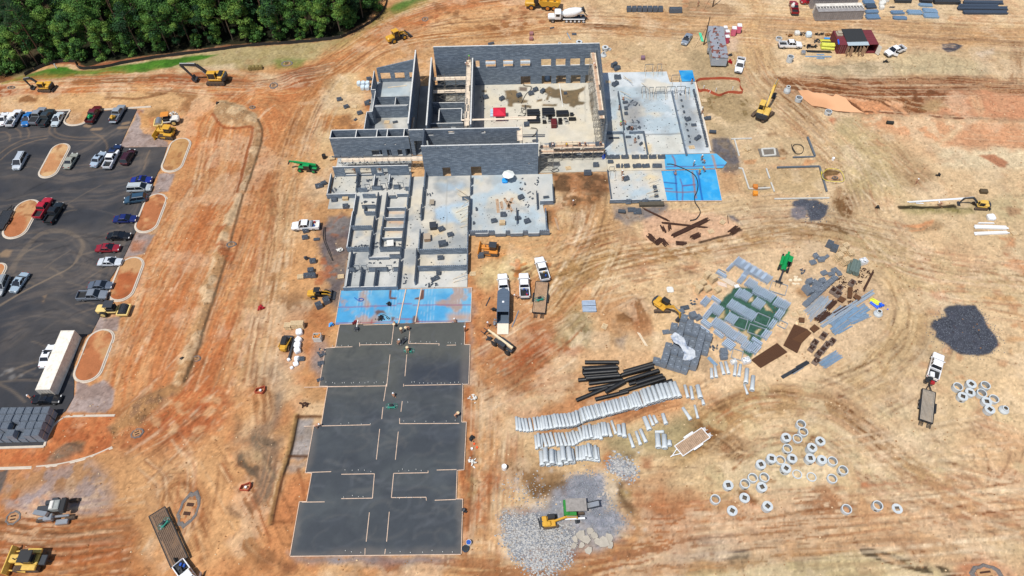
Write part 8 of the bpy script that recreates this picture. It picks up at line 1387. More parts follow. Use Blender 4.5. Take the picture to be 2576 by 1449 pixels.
while s<acc[-1]:
 big=s>acc[9];r=.36 if big else.27;q=lerp(s)
 if q is None:break
 rz=atan2(q[1]-q[3],q[0]-q[2]);L=3.0 if big else 2.5
 lay=1 if s<acc[2]else(2 if s<acc[3]or big else 3)
 for k in range(lay):
  q2=lerp(min(s+k*r,acc[-1]-.01));
  if k and rnd.random()<.1:continue
  z=k*r*1.85;fx=-k*.12;jx=U(-.08,.08)
  cpipe((q2[0]+q2[2])/2+jx,(q2[1]+q2[3])/2+fx+jx,z,rz+U(-.02,.02),'pale concrete pipe '+('of wider bore ' if big else '')+'in the '+('bottom','second','top')[k]+' layer of the long stacked row',L,r,gl)
 s+=r*2.3
g2='concrete pipes in the second row'
for a in((505,255,525,440,.27,0),(540,230,560,410,.27,.5),(580,255,590,435,.27,0),(605,235,655,410,.27,0),(655,230,710,410,.27,0),(705,215,755,400,.27,0),(770,225,812,405,.27,0),(815,225,865,400,.27,0),(862,225,920,400,.27,0),(920,215,970,400,.27,0),(965,215,1020,395,.27,0),(1005,195,1060,370,.27,0),(1050,195,1105,355,.27,0),(1090,150,1140,325,.3,0),(1145,130,1165,305,.27,.5),(1155,140,1185,320,.27,0),(1180,130,1212,300,.27,.5),(1215,120,1240,315,.27,0),(1225,105,1260,285,.27,.5),(1270,130,1290,305,.27,0),(1300,120,1322,300,.27,0),(1330,120,1352,300,.27,0),(1350,100,1388,305,.27,0),(1395,85,1420,265,.27,.5),(1430,85,1460,260,.27,.5),(1440,100,1475,260,.27,0),(1475,95,1520,270,.27,0)):
 pipe_px('Q',*a[:4],'pale concrete pipe in the second shorter row below the long row',a[4],a[5],g2)
g3='large concrete pipes in the third row'
for a in((580,470,600,660,.42,0),(665,480,685,660,.42,0),(750,465,768,650,.42,0),(820,470,840,660,.42,0),(905,450,925,640,.42,0),(985,440,1008,635,.42,0),(635,425,645,620,.42,.78),(720,445,730,640,.42,.78),(865,400,885,600,.42,.78),(945,415,975,610,.42,.78)):pipe_px('Q',*a[:4],'wide concrete pipe at the left of the third row',a[4],a[5],g3)
for a in((1055,405,1070,595,.27,0),(1100,405,1112,585,.24,0),(1130,400,1145,585,.24,0),(1165,400,1180,590,.24,0),(1200,400,1215,590,.24,0),(1235,405,1250,595,.24,0),(1268,410,1285,600,.24,0),(1300,420,1318,605,.24,0),(1340,420,1355,605,.24,0),(1140,390,1162,575,.24,.45),(1175,380,1192,550,.24,.45),(1245,390,1262,570,.24,.45),(1215,370,1240,545,.3,.85),(1305,395,1330,575,.27,.45)):pipe_px('Q',*a[:4],'narrow concrete pipe at the right of the third row',a[4],a[5],'narrow concrete pipes in the third row')
for fr,u,v,u2,v2,r,l in(('Q',1525,60,1585,235,.24,'narrow concrete pipe just right of the second row'),('Q',1620,120,1638,255,.36,'short wide concrete pipe right of the second row'),('Q',1685,95,1700,285,.36,'longer wide concrete pipe beside the short one'),('Q',1760,240,1820,415,.27,'slanted narrow pipe nearest the third row'),('Q',1855,205,1915,380,.27,'left of two slanted pipes near the middle of the clearing'),('Q',1910,170,1990,350,.3,'right of two slanted pipes near the middle of the clearing'),('Q',1965,10,2035,185,.42,'thick slanted pipe at the left of four'),('Q',2030,-20,2090,130,.27,'second of four slanted pipes'),('Q',2085,-20,2140,100,.27,'third of four slanted pipes'),('Q',2210,-40,2260,110,.34,'fourth slanted pipe standing apart'),('Q',2140,230,2155,430,.45,'stained wide pipe beside the white trailer'),('Q',2230,240,2240,440,.45,'clean wide pipe beside the stained one'),('Q',2300,315,2305,405,.36,'very short pipe beside the clean wide one'),('Q',2110,210,2225,205,.27,'broken pipe lying crosswise above the wide pair'),('I',15,10,40,105,.28,'left of three pipes below the black pipes end'),('I',60,20,75,115,.28,'middle of three pipes below the black pipes end'),('I',110,10,135,110,.42,'thick pipe at the right end of the long row'),('I',148,115,160,162,.26,'short pipe stub below the thick one'),('I',0,180,60,270,.3,'slanted pipe above the white trailer'),('I',90,160,115,260,.22,'thin pipe above the white trailer ramps'),('I',462,0,490,80,.2,'thin leaning pipe below the block heap'),('F',215,1335,220,1405,.28,'leftmost short white pipe in front of the goods yard'),('F',240,1305,255,1405,.28,'white pipe second from left in front of the goods yard'),('F',285,1285,312,1380,.28,'left pipe of the middle pair in front of the goods yard'),('F',322,1280,348,1375,.28,'right pipe of the middle pair in front of the goods yard'),('F',400,1298,390,1390,.28,'left pipe of the right pair in front of the goods yard'),('F',438,1300,422,1395,.28,'right pipe of the right pair in front of the goods yard'),('F',485,1340,476,1440,.38,'thick short pipe in front of the mesh sheets'),('F',532,1390,522,1500,.38,'thick pipe nearest the viewer in front of the mesh sheets')):pipe_px(fr,u,v,u2,v2,l,r)
bp={}
def bpipe(fr,u,v,u2,v2,lb,r=.38,z=0):
 a=G(fr,u,v,z+r);b=G(fr,u2,v2,z+r);L=round(hypot(b[0]-a[0],b[1]-a[1]));L=max(L,2)
 if L not in bp:
  mb=MB();n=14;pr=[]
  for i in range(int(L*5)+1):x=-L/2+i*.2;pr+=[(x,r*.93),(min(x+.1,L/2),r)]
  mb.lf_([[(x,q*cos(2*PI*j/n),q*sin(2*PI*j/n))for j in range(n)]for x,q in[(-L/2,r*.8)]+pr+[(L/2,r*.8)]],0,False);o=mb.ob('black_pipe',BPIPE);bp[L]=o
 else:o=bp[L].copy();LK(o)
 o.location=((a[0]+b[0])/2,(a[1]+b[1])/2,z+r);o.rotation_euler=(0,0,atan2(b[1]-a[1],b[0]-a[0]));tag(o,lb,'plastic pipe','black corrugated pipes')
for a in((1840,1285,2090,1285,0),(1820,1330,2070,1315,0),(1820,1360,2070,1345,0),(1835,1388,2090,1370,0),(1790,1420,2040,1395,0),(1870,1445,2120,1415,0)):bpipe('E',*a[:4],'black corrugated pipe in the level bunch at the left',z=a[4])
for a in((1835,1338,2085,1322),(1825,1368,2075,1350),(1850,1405,2100,1385)):bpipe('E',*a,'black corrugated pipe on top of the level bunch',z=.62)
for a in((2120,1380,2350,1315),(2150,1420,2400,1345),(2220,1445,2430,1380)):bpipe('E',*a,'black corrugated pipe on top of the slanted bunch',z=.62)
for a in((2135,1355,2365,1290,0),(2095,1390,2320,1335,0),(2125,1430,2395,1350,0),(2175,1449,2410,1385,0),(2250,1465,2440,1405,0),(2330,1475,2505,1420,0)):bpipe('E',*a[:4],'black corrugated pipe in the slanted bunch at the right',z=a[4])
for a in((1770,125,2010,25,0),(1910,118,2170,55,0),(1870,42,2110,-5,0),(1990,60,2140,-20,.5),(2110,60,2330,-10,0)):bpipe('H',*a[:4],'black corrugated pipe in the loose lower bunch above the long pipe row',z=a[4])
# ---- manhole sections ----
MH={}
def MN(fr,u,v,kind,h,lb,r=.74,gp=None,dark=0):
 z=h;x,y=G(fr,u,v,z);k=(kind,h,r)
 if k not in MH:
  n=24;mb=MB();C_=lambda q,zz:[(q*cos(2*PI*i/n),q*sin(2*PI*i/n),zz)for i in range(n)]
  if kind=='R':mb.lf_([C_(r,0),C_(r,h),C_(r-.17,h)],0,False);mb.lf_([C_(r-.17,h),C_(r-.18,.0)],1,False)
  elif kind=='C':mb.lf_([C_(r,0),C_(r,h*.35),C_(r*.62,h*.8),C_(r*.62,h),C_(r*.4,h)],0,False);mb.lf_([C_(r*.4,h),C_(r*.4,h-.4),C_(.01,h-.4)],2,False)
  elif kind=='H':mb.lf_([C_(r,0),C_(r,h),C_(r*.38,h)],0,False);mb.lf_([C_(r*.38,h),C_(r*.38,h-.5),C_(.01,h-.5)],2,False)
  else:
   s=r*.43;sq=[]
   for i in range(n):
    a=2*PI*i/n;c_,s_=cos(a),sin(a);m_=max(abs(c_),abs(s_));sq.append((s*c_/m_,s*s_/m_,h))
   mb.lf_([C_(r,0),C_(r,h-.18),C_(r*1.03,h-.17),C_(r*1.03,h),sq],0,False);mb.lf_([sq,[(a,b,max(.01,h-.5))for a,b,_ in sq],[(a*.01,b*.01,max(.01,h-.5))for a,b,_ in sq]],2,False)
  if h>.75 and kind in 'RS':
   mb.lf_([[(.24*cos(2*PI*i/12),-r-.012,h*.42+.2*sin(2*PI*i/12))for i in range(12)],[(.24*cos(2*PI*i/12),-r+.1,h*.42+.2*sin(2*PI*i/12))for i in range(12)]],2)
  o=mb.ob('manhole_section',[CONC,CONI,mt('chamber_dark',(96,88,78),.95)]);MH[k]=o
 else:o=MH[k].copy();LK(o)
 o.location=(x,y,0);o.rotation_euler=(0,0,U(-.8,.8));return tag(o,lb,'manhole section',gp)
kn={'R':'open concrete ring','S':'square-holed concrete chamber','C':'tapered concrete cone','H':'round-holed concrete chamber'}
for u,v,k,h,l in((895,300,'R',.9,'topmost of the lower right cluster'),(912,358,'R',.8,'just below the topmost ring'),(783,402,'S',.9,'left of the small ring near the top'),(867,410,'R',.5,'between the square lidded one and the tall ring near the top'),(1040,430,'S',.5,'alone at the upper right of the cluster'),(792,485,'R',.8,'in the middle left above the row of lids'),(978,478,'S',1.4,'tallest of the cluster at its centre'),(965,558,'S',1.2,'directly below the tallest one'),(1053,570,'H',.9,'right of the centre'),(1133,580,'R',.8,'right end of the central row'),(672,560,'S',1.1,'left end of the central row'),(740,572,'R',.6,'between two square lidded ones in the central row'),(828,560,'S',.9,'in the central row above the tilted lid'),(592,605,'S',.9,'outer left below the central row'),(782,635,'S',1.1,'in front of the central row'),(865,680,'R',.2,'flat on the sand below the centre'),(973,700,'R',.2,'flat on the sand further right'),(1130,712,'R',.6,'alone below the right end of the central row'),(1213,648,'R',.9,'rightmost of the upper group'),(530,706,'R',.7,'touching another ring on the left'),(618,702,'R',.8,'above the square lidded one at lower left'),(472,750,'R',.8,'left of the touching pair'),(345,762,'S',.8,'at the left by itself'),(600,775,'S',.9,'below the open ring at lower left'),(248,868,'R',.7,'farthest left of the cluster'),(468,858,'S',.4,'with orange soil in its opening at the left'),(375,955,'S',.4,'lowest left with orange soil in its opening'),(642,920,'S',1.0,'at the bottom edge of the left group'),(1240,942,'R',.7,'with orange soil inside at the lower right'),(1475,915,'R',.9,'tall one at the far lower right'),(1620,940,'S',.15,'thin lid lying flat at the far lower right'),(2080,18,'R',.9,'leftmost of the right hand cluster'),(2180,-2,'S',.9,'top middle of the right hand cluster'),(2288,8,'R',.9,'top right of the right hand cluster'),(2172,62,'S',.7,'below the top middle one'),(2116,92,'S',.9,'lower left of the right hand cluster'),(2260,66,'R',.9,'in the middle of the right hand cluster'),(2352,110,'R',.7,'right side of the right hand cluster'),(2297,130,'S',.8,'below the middle of the right hand cluster'),(2320,190,'S',.9,'bottom of the right hand cluster'),(2440,182,'C',.9,'standing apart right of the right hand cluster')):MN('I',u,v,k,h,kn[k]+' '+l,.79 if u<2000 else.82)
for fr,u,v,k,h,l in(('C',728,286,'R',.6,'behind the white pickup at the upper right'),('C',817,425,'R',1.5,'tall and alone below the goods of the upper right'),('C',800,652,'C',1.7,'tall one at the corner of the mud basin'),('C',880,735,'R',1.0,'at the edge of the mud basin'),('C',1103,838,'R',.8,'between the basin and the red soil'),('F',1487,900,'C',1.0,'at the right end of the tube yard'),('B',1648,325,'R',.5,'small one behind the hall'),('B',1795,314,'S',.6,'behind the hall wall'),('B',1992,355,'S',.9,'behind the right corner of the hall'),('B',1980,400,'C',.9,'lower one at the right corner of the hall'),('B',2025,368,'R',.3,'tiny one beyond the right corner of the hall')):MN(fr,u,v,k,h,kn[k]+' '+l,.45 if 'tiny' in l or 'small' in l else.8)
def basin(fr,u,v,w,d,rz,lb,ring=None):
 x,y=G(fr,u,v);t=TH('catch_basin',lb,'catch basin',(x,y,0),rz);m=ring or mt('gravel_ring',(112,106,102),.95,0,.3,6,bump=.5)
 n=18;C_=lambda q,zz:[(q*w*cos(2*PI*i/n)*(1+.09*sin(i*2.7)),q*d*sin(2*PI*i/n)*(1+.09*cos(i*3.1)),zz)for i in range(n)]
 mb=MB().lf_([C_(.8,-.1),C_(.7,.12),C_(.56,.1),C_(.5,-.1)],0,False);mb.ob('gravel_ring',m,t)
 mb=MB().bb(-w*.38,w*.38,-d*.38,d*.38,-.08,.05);mb.ob('concrete_box',mt('basin_inside',(176,136,96),.9,0,.2,3),t)
 for s in(-1,1):mb=MB().box(0,s*d*.18,.1,w*.5,d*.14,.06);mb.ob('cover_plate',RB,t)
for a in(('G',1425,945,2.2,4.0,-.12,'large oval catch basin ringed with grey gravel above the long timber trailer'),('G',100,1010,1.6,1.6,.2,'catch basin with dark gravel ring left of the kerb machine'),('A',2165,480,2.0,1.6,.1,'round catch basin ringed with grey stone in the dry grass'),('A',2065,645,1.4,1.6,0,'catch basin ringed with gravel on the road by the red spoil'),('D',1745,395,1.4,1.0,.1,'small gravelled drain box in the wide dirt road'),('D',1485,1258,1.0,.9,.1,'small dark drain box at the lower berm'),('G',1035,372,1.5,1.2,.5,'open timber framed inlet at the end of the rubble berm'),('B',632,145,1.2,1.3,0,'catch basin with timber cover on the red road'),('A',1905,810,1.0,.8,0,'small grey inlet at the round island edge'),('I',2290,1440,3.2,2.0,.1,'large gravel ringed basin cut by the bottom right edge'),('A',85,660,1.3,.8,0,'grey slab stack at the left edge of the wood road'),('C',1150,1340,.9,.5,0,'pipe fittings in the taped hole')):basin(*a)
for fr,u,v,l in(('G',1970,55,'orange safety netting ring round a white capped pipe'),('G',1860,785,'small red safety netting ring in the dirt')):
 x,y=G(fr,u,v);t=TH('safety_netting',l,'safety netting',(x,y,0));NT=mt('orange_net',(176,84,56),.9,0,.2,5);n=7
 for i in range(n):a=2*PI*i/n;b=2*PI*(i+1)/n;r1=.75+.3*sin(i*2.1);r2=.75+.3*sin((i+1)%n*2.1);mb=MB().bm_((r1*cos(a),r1*sin(a),.35),(r2*cos(b),r2*sin(b),.35),.1,.6);mb.ob('net_panel',NT,t)
 mb=MB().lathe([(.2,0),(.2,.5),(0,.52)],12);mb.ob('capped_pipe',WHT,t)
def hose(fr,p,lb,m=BK,r=.07,z=.15,name='hose'):
 q=cm_([NA(G(fr,a,b,z))for a,b in zip(p[::2],p[1::2])],5);c=q[0];mb=MB();mb.path([(a[0]-c[0],a[1]-c[1],r)for a in q],r,5);return tag(mb.ob(name,m,None,loc=(c[0],c[1],z)),lb,'hose')
hose('5',[1110,365,1180,368,1300,410,1440,480,1500,540,1525,640,1510,740,1480,800,1490,880,1540,960,1555,1020,1500,1100,1420,1120],'long black hose snaking over the blue sheets',r=.1)
hose('1',[1300,600,1310,640,1390,650,1400,690,1330,760,1270,880],'dark hose by the doorways of the hall');hose('1',[1325,900,1320,960,1270,940,1290,1010,1330,1010,1300,1050,1240,1040,1230,1050],'tangled hose left of the black plastic packs');hose('1',[1400,1205,1470,1215,1480,1260,1420,1330],'hose curling by the lower right scaffold');hose('C',[820,1090,830,1130,860,1160,900,1155,912,1120,890,1095,850,1090,830,1110,850,1150],'coiled black hose on the footing pad');hose('7',[545,210,590,245,625,265,680,255,685,230,640,220,615,240,640,262],'blue coiled hose on the blue sheet',BLUC);hose('7',[960,510,1000,480,1050,500,1100,540,1080,550,1050,520],'dark coiled hose on the blue sheet');hose('B',[1580,1285,1600,1300,1640,1290,1630,1275,1590,1280],'coiled hose on the sandy strip');hose('D',[2445,265,2440,350,2470,430,2510,520],'dark cable across the gravel strip',r=.06,z=0);hose('D',[2455,265,2455,360,2490,450,2515,520],'second dark cable across the gravel strip',r=.06,z=0)
# ---- hall goods ----
def packs(u,v,u2,v2,n,lb,m=BK,h=.7,lay=2,fr='1',z=.12):
 a=G(fr,u,v,z);b=G(fr,u2,v2,z);t=TH('plastic_pack',lb,'wrapped pack',((a[0]+b[0])/2,(a[1]+b[1])/2,z));w=abs(b[0]-a[0]);d=abs(b[1]-a[1])
 for i in range(n):mb=MB().cb_(-w/2,w/2,d/2-d*(i+1)/n+.05,d/2-d*i/n-.02,0,h+.12*(i%2),.08);mb.ob('bundle',m,t)
BW=mt('black_wrap',(30,33,38),.35,0,.15,3,bump=.3)
packs(1345,985,1515,1060,3,'black wrapped pack at the left of the hall packs',BW,.8);packs(1545,970,1715,1060,3,'middle black wrapped pack with a white mark',BW,.9);packs(1735,1000,1905,1060,2,'right black wrapped pack in the hall',BW,.8);packs(1920,1020,1970,1055,1,'small black crate right of the packs',BW,.6);packs(1350,1080,1520,1150,3,'lower black wrapped pack beside the pale plank',BW,.7)
packs(855,960,1025,1060,6,'white and blue steel lengths stacked on the hall floor',mt('pale_blue_steel',(190,212,226),.5,.2,.1,3),.35);
for i,(u,v)in enumerate(((1570,1085),(1655,1085),(1580,1140),(1650,1140),(1720,1115),(1790,1110),(1860,1105),(1930,1100),(1975,1100),(1880,1145),(1790,1150))):bin_('1',u,v,('black','grey')[i%2]+' open frame bin number by the hall packs, '+('leftmost back','second back','leftmost front','second front','third','fourth','fifth','sixth','rightmost','front right','front middle')[i],BK if i%3 else WHD,BK,0,.8,.12)
for o in list(bpy.data.objects):
 if o.get('label')and 'frame bin number' in o['label']:o['label']=o['label'].replace('open frame bin number by the hall packs, ','open bin below the hall packs, ')
packs(1665,1130,1745,1215,1,'dark red steel box with a yellow sign in the hall',mt('maroon_box',(96,28,30),.5),1.2)
x,y=G('1',980,1100,.12);t=TH('canopy_tent','red pop-up canopy tent in the hall','tent',(x,y+.4,.12),.0);mb=MB().lf_([[(-1.5,-1.5,2.0),(1.5,-1.5,2.0),(1.5,1.5,2.0),(-1.5,1.5,2.0)],[(-1.4,-1.4,2.25),(1.4,-1.4,2.25),(1.4,1.4,2.25),(-1.4,1.4,2.25)],[(-.05,-.05,2.9),(.05,-.05,2.9),(.05,.05,2.9),(-.05,.05,2.9)]]);mb.ob('canopy',mt('crimson_cloth',(206,30,62),.8),t)
for a in(-1.4,1.4):
 for b in(-1.4,1.4):mb=MB().bm_((a,b,0),(a,b,2.1),.05,.05);mb.ob('leg',STEEL,t)
x,y=G('3',2530,790,.12);t=TH('umbrella','white patio umbrella shading a table on the room floor','umbrella',(x,y,.12));mb=MB();n=8;mb.lf_([[(1.35*cos(2*PI*i/n),1.35*sin(2*PI*i/n),1.95)for i in range(n)],[(.03*cos(2*PI*i/n),.03*sin(2*PI*i/n),2.5)for i in range(n)]]);mb.ob('canopy',WCL,t);mb=MB().tb_((0,0,0),(0,0,2.5),.03);mb.ob('pole',STEEL,t)
bags('3',2480,800,1,mt('sky_blue_tarp',(30,150,226),.5),'bright blue tarpaulin heap beside the white umbrella',1,1.3,z=.12,h=.6)
for u,v,l in((1505,1100,'weathered steel mortar stand at the upper left of the long room'),):
 x,y=G('3',u,v,.12);t=TH('mortar_stand',l,'stand',(x,y,.12));mb=MB().cb_(-.5,.5,-.7,.7,.6,.7,.03);mb.ob('tray',mt('stand_ply',(150,138,120),.8),t)
 for a in(-.45,.45):
  for b in(-.6,.6):mb=MB().bm_((a,b,0),(a,b,.6),.06,.06);mb.ob('leg',DG,t)
for fr,u,v,l in(('6',1770,400,'dark mortar stand with tubs in the long room'),('6',1675,590,'plywood topped box in the long room'),('6',1075,700,'white sheet metal box straddling the low wing wall')):
 x,y=G(fr,u,v,.12);t=TH('site_box',l,'site box',(x,y,.12),.1);mb=MB().cb_(-.65,.65,-.75,.75,0,.9,.05);mb.ob('box',DG if 'dark' in l else(WHD if 'white' in l else TIMD),t);mb=MB().cb_(-.7,.7,-.8,.8,.9,.98,.02);mb.ob('lid',mt('ply_lid',(168,152,132),.85)if 'ply' in l else WHD if 'white' in l else DG,t)
# ---- scaffolding ----
SCM=mt('scaffold_tube',(146,142,134),.6,.3,.15,5);PLK=mt('scaffold_plank',(196,164,136),.9,0,.2,1.5);PLP=mt('fresh_plank',(226,208,184),.85,0,.12,1.5)
def SF_(x0,y0,x1,y1,h,lb,wd=1.3,bay=2.4,lifts=None,plank=PLK,z0=.12,side=1,decks=None):
 L=hypot(x1-x0,y1-y0);an=atan2(y1-y0,x1-x0);t=TH('scaffold',lb,'scaffold',(x0,y0,z0),an);n=max(1,round(L/bay));lifts=lifts or max(1,round(h/1.95));hz=h/lifts
 f0=None
 for i in range(n+1):
  x=L*i/n
  if f0 is None:
   mb=MB()
   for y in(0,wd):mb.bm_((0,y,0),(0,y,h+.9),.07,.07)
   for k in range(lifts):
    for q in(.45,.95):mb.bm_((0,0,hz*(k+q)),(0,wd,hz*(k+q)),.05,.05)
   f0=mb.ob('frame',SCM,t);f0.location=(x,0,0)
  else:c=f0.copy();LK(c);c.location=(x,0,0)
 b0=None
 for i in range(n):
  x=L*i/n;w=L/n
  if b0 is None:
   mb=MB()
   for k in range(lifts):
    for y in(0,wd):mb.bm_((0,y,hz*(k+.1)),(w,y,hz*(k+.9)),.045,.045);mb.bm_((0,y,hz*(k+.9)),(w,y,hz*(k+.1)),.045,.045)
   for y in(0,wd):mb.bm_((0,y,h+.5),(w,y,h+.5),.04,.04)
   mb.bm_((w/2,0,h+.5),(w/2,wd,h+.5),.04,.04)
   b0=mb.ob('cross_brace',SCM,t);b0.location=(x,0,0)
  else:c=b0.copy();LK(c);c.location=(x,0,0)
 for dz in(decks or[h]):
  for i in range(n):
   for j in range(4):
    if rnd.random()<.06:continue
    mb=MB().box(L*(i+.5)/n+U(-.1,.1),wd*(j+.5)/4,dz+.04+.012*((i+j)%2),L/n+.2,wd/4-.03,.06);mb.ob('plank',plank if j%3 or plank is PLP else PLP,t)
 return t
SF_(20.2,121.3,20.2,144.6,8.6,'tall scaffold walkway along the right wall inside the hall',1.25);SF_(-9.25,121.3,-9.25,144.6,7.4,'tall scaffold along the inner left wall of the hall',1.1,plank=PLP)
SF_(6.3,117.5,20.2,117.5,3.6,'long scaffold in front of the unfinished wall at the hall opening',1.3,decks=[3.6,2.2]);SF_(-37.5,115.7,-19.6,115.7,2.6,'low scaffold of pale planks before the low west block',1.2,plank=PLP)
SF_(-18.2,139.3,-10.5,139.3,5.8,'scaffold crossing the far end between the tall walls',1.3,plank=PLP);SF_(-18.2,136.4,-10.5,136.4,4.4,'second scaffold in the middle between the tall walls',1.2,plank=PLP);SF_(-18.2,122.2,-10.5,122.2,4.8,'scaffold at the near end between the tall walls',1.2,plank=PLP);SF_(-21.8,121.4,-21.8,126.5,5.5,'narrow scaffold squeezed beside the first tall wall',1.,plank=TIMD);SF_(2.3,117.2,2.3,121.4,6.5,'small scaffold tower at the end of the middle wall',1.2,plank=PLP)
SF_(5.9,114.2,8.9,114.2,5.2,'scaffold tower at the right end of the tall front wall',1.3)
x0,y0=-11.,122.6;mb=MB().bm_((0,0,0),(16.4,.1,0),.5,.08);t=tag(mb.ob('long_plank',PLP,None,loc=(x0,y0+.6,7.5)),'long pale plank walkway over the near end of the hall','plank');mb=MB().bm_((0,0,0),(7.,0,0),.3,.08);tag(mb.ob('long_plank',PLP,None,loc=(-1.5,123.9,7.4)),'shorter pale plank behind the long walkway','plank')
wall(7.2,119.6,20.4,119.6,3.3,.25,[(3.5,4.6,.12,2.2),(8.,9.,.12,2.2)],False,name='front_wall')
mb=MB().bm_((0,0,0),(5.2,0,0),1.0,.15);tag(mb.ob('timber_stack',TIMB,None,loc=(9.6,118.9,4.0)),'pale timber stack lying on the hall opening scaffold','timber')
for x,y,z,l in((19.5,122.5,8.75,'block cube on the near end of the right scaffold'),(8.7,118.2,3.72,'block stack on the left of the opening scaffold'),(18.9,118.2,3.72,'block stack on the right of the opening scaffold'),(3.3,122.,6.5,'block stack beside the end of the middle wall')):SK(None,x,y,l,.1,(3,4,4),1,z)
for k in range(9):c=lb0.copy();LK(c);c.location=(-36.5+k*1.6,115.0+U(0,.2),3.04);c.rotation_euler=(0,0,U(0,1));tag(c,'loose dark block on the wall head of the lower west rooms','block','blocks on the wall head')
# ---- people on the site ----
def pp(fr,u,v,l,*a,**k):return PN(fr,u,v,l,*a,**k)
pp('7',1187,640,'worker in white bending over the slab edge in the corridor','bend',WCL,NAVY,'straw',PI,.12);pp('7',1300,775,'worker in dark clothes and straw hat walking on the fresh slab','stand',NAVY,NAVY,'straw',.6,.12);pp('7',1412,715,'worker in pale lime bending by the short form board','bend',HIV,NAVY,'straw',2.,.12);pp('7',2150,600,'kneeling finisher in white at the upper slab edge','kneel',WCL,BK,'white',1.,.12);pp('7',2300,745,'worker in lime at the right corner of the slab','stand',HIV,DENIM,'white',1.5,.05)
pp('H',400,98,'worker in orange kneeling in the middle of the slab','kneel',HIO,WCL,'white',.5,.12);pp('H',862,252,'worker in pale lime bending at the right slab edge','bend',HIV,NAVY,'straw',-1.,.12);pp('G',2392,332,'worker in lime bending at the left slab edge','bend',HIV,NAVY,'white',-1.2,.12)
pp('E',1748,105,'worker in orange walking alone on the sand right of the side room','stand',HIO,DENIM,'white',.5);pp('E',1106,1020,'worker in orange vest left of the enclosed trailer','stand',HIO,NAVY,'white',-.5);pp('E',1328,805,'worker in white crouching behind the middle white pickup','bend',WCL,BK,'white',1.3);pp('C',1756,1392,'worker in orange vest walking far out on the right','stand',HIO,NAVY,'white',.4);pp('F',1940,108,'worker in orange down by the pipe trench','bend',HIO,NAVY,'white',1.2)
pp('C',140,1212,'worker in orange standing on the upper blue sheet','stand',HIO,DENIM,'white',.3,.14);pp('C',160,1235,'worker in blue beside the orange one on the blue sheet','bend',BLUC,BLUC,'dark',1.4,.14);pp('C',80,1255,'worker in lime standing at the edge of the upper blue sheet','stand',HIV,DENIM,'white',1.,.14);pp('C',122,1320,'worker in dark clothes on the lower blue sheet','stand',NAVY,DENIM,'green',2.,.12);pp('C',163,1300,'worker in navy shirt by the form between the blue sheets','bend',NAVY,NAVY,'yellow',.5,.12);pp('5',1225,510,'worker in dark red working by the white pipes on the blue sheet','kneel',mt('maroon_cloth',(90,30,40),.9),NAVY,'dark',.5,.12)
pp('4',525,565,'kneeling mason in orange at the left low wall','kneel',HIO,DENIM,'white',.4,.12);pp('4',463,695,'mason in orange standing left of the low wall','stand',HIO,NAVY,'dark',-1.5,.12);pp('4',550,895,'mason in orange at the wall corner','bend',HIO,NAVY,'dark',.8,.12);pp('4',640,960,'mason in orange bending by the mortar tubs','bend',HIO,DENIM,'dark',2.5,.12);pp('4',488,905,'mason in dark clothes behind the corner wall','kneel',NAVY,NAVY,'green',0.,.12);pp('4',676,1140,'worker in lime hoodie walking in the small bay','stand',HIV,BK,'dark',PI,.12);pp('4',1437,350,'worker in grey shirt and blue standing below the small blue sheet','stand',mt('grey_cloth',(150,160,170),.9),NAVY,'dark',.2,.12);pp('4',1575,760,'worker in black at the edge of the east pad','stand',BK,NAVY,'dark',.4,0.)
pp('5',505,520,'mason with white hat standing behind another on the south-east slab','stand',NAVY,NAVY,'white',.2,.12);pp('5',512,590,'mason in orange and white vest on the south-east slab','stand',HIO,BK,'white',.3,.12)
pp(None,0,0,'mason in lime on the inner wall scaffold of the hall','bend',HIV,HIV,'white',1.5,7.65,loc=(-10.0,142.0));pp(None,0,0,'second mason in lime at the far end of the inner scaffold','stand',HIV,NAVY,'green',1.5,7.65,loc=(-9.7,143.9));pp(None,0,0,'mason in orange and white on the right hall scaffold','bend',HIO,WCL,'white',.5,8.85,loc=(19.6,138.6));pp(None,0,0,'worker in green below the long plank walkway','stand',HIV,BK,'dark',1.,.15,loc=(-5.8,123.0))
for x,s,h,l in((8.9,HIO,'white','mason in orange at the left of the hall opening wall'),(11.9,HIV,'yellow','mason in lime leaning over the hall opening wall'),(16.0,RED,'dark','mason in red at the hall opening wall'),(19.4,HIV,'dark','mason in lime by the right scaffold foot'),(14.8,GRN,'dark','mason in green on the opening scaffold planks')):pp(None,0,0,l,'bend',s,NAVY,h,PI,3.72,loc=(x,118.3))
pp('3',445,690,'mason in green seen through the first window of the lower rooms','stand',HIV,NAVY,'green',0.,.12,loc=(-34.9,114.9));pp('3',0,0,'mason in orange seen through the small window of the lower rooms','stand',HIO,NAVY,'dark',0.,.12,loc=(-29.3,115.));pp('G',245,118,'worker in red behind the black sedan with the open door','bend',HIO,WCL,'white',1.,.03);pp('K',1893,75,'worker in white and blue at the corner of the grey container','stand',WCL,BLUC,'white',.3);pp('K',365,90,'person in black standing on the far dirt mound','stand',BK,BK,'dark',.3)
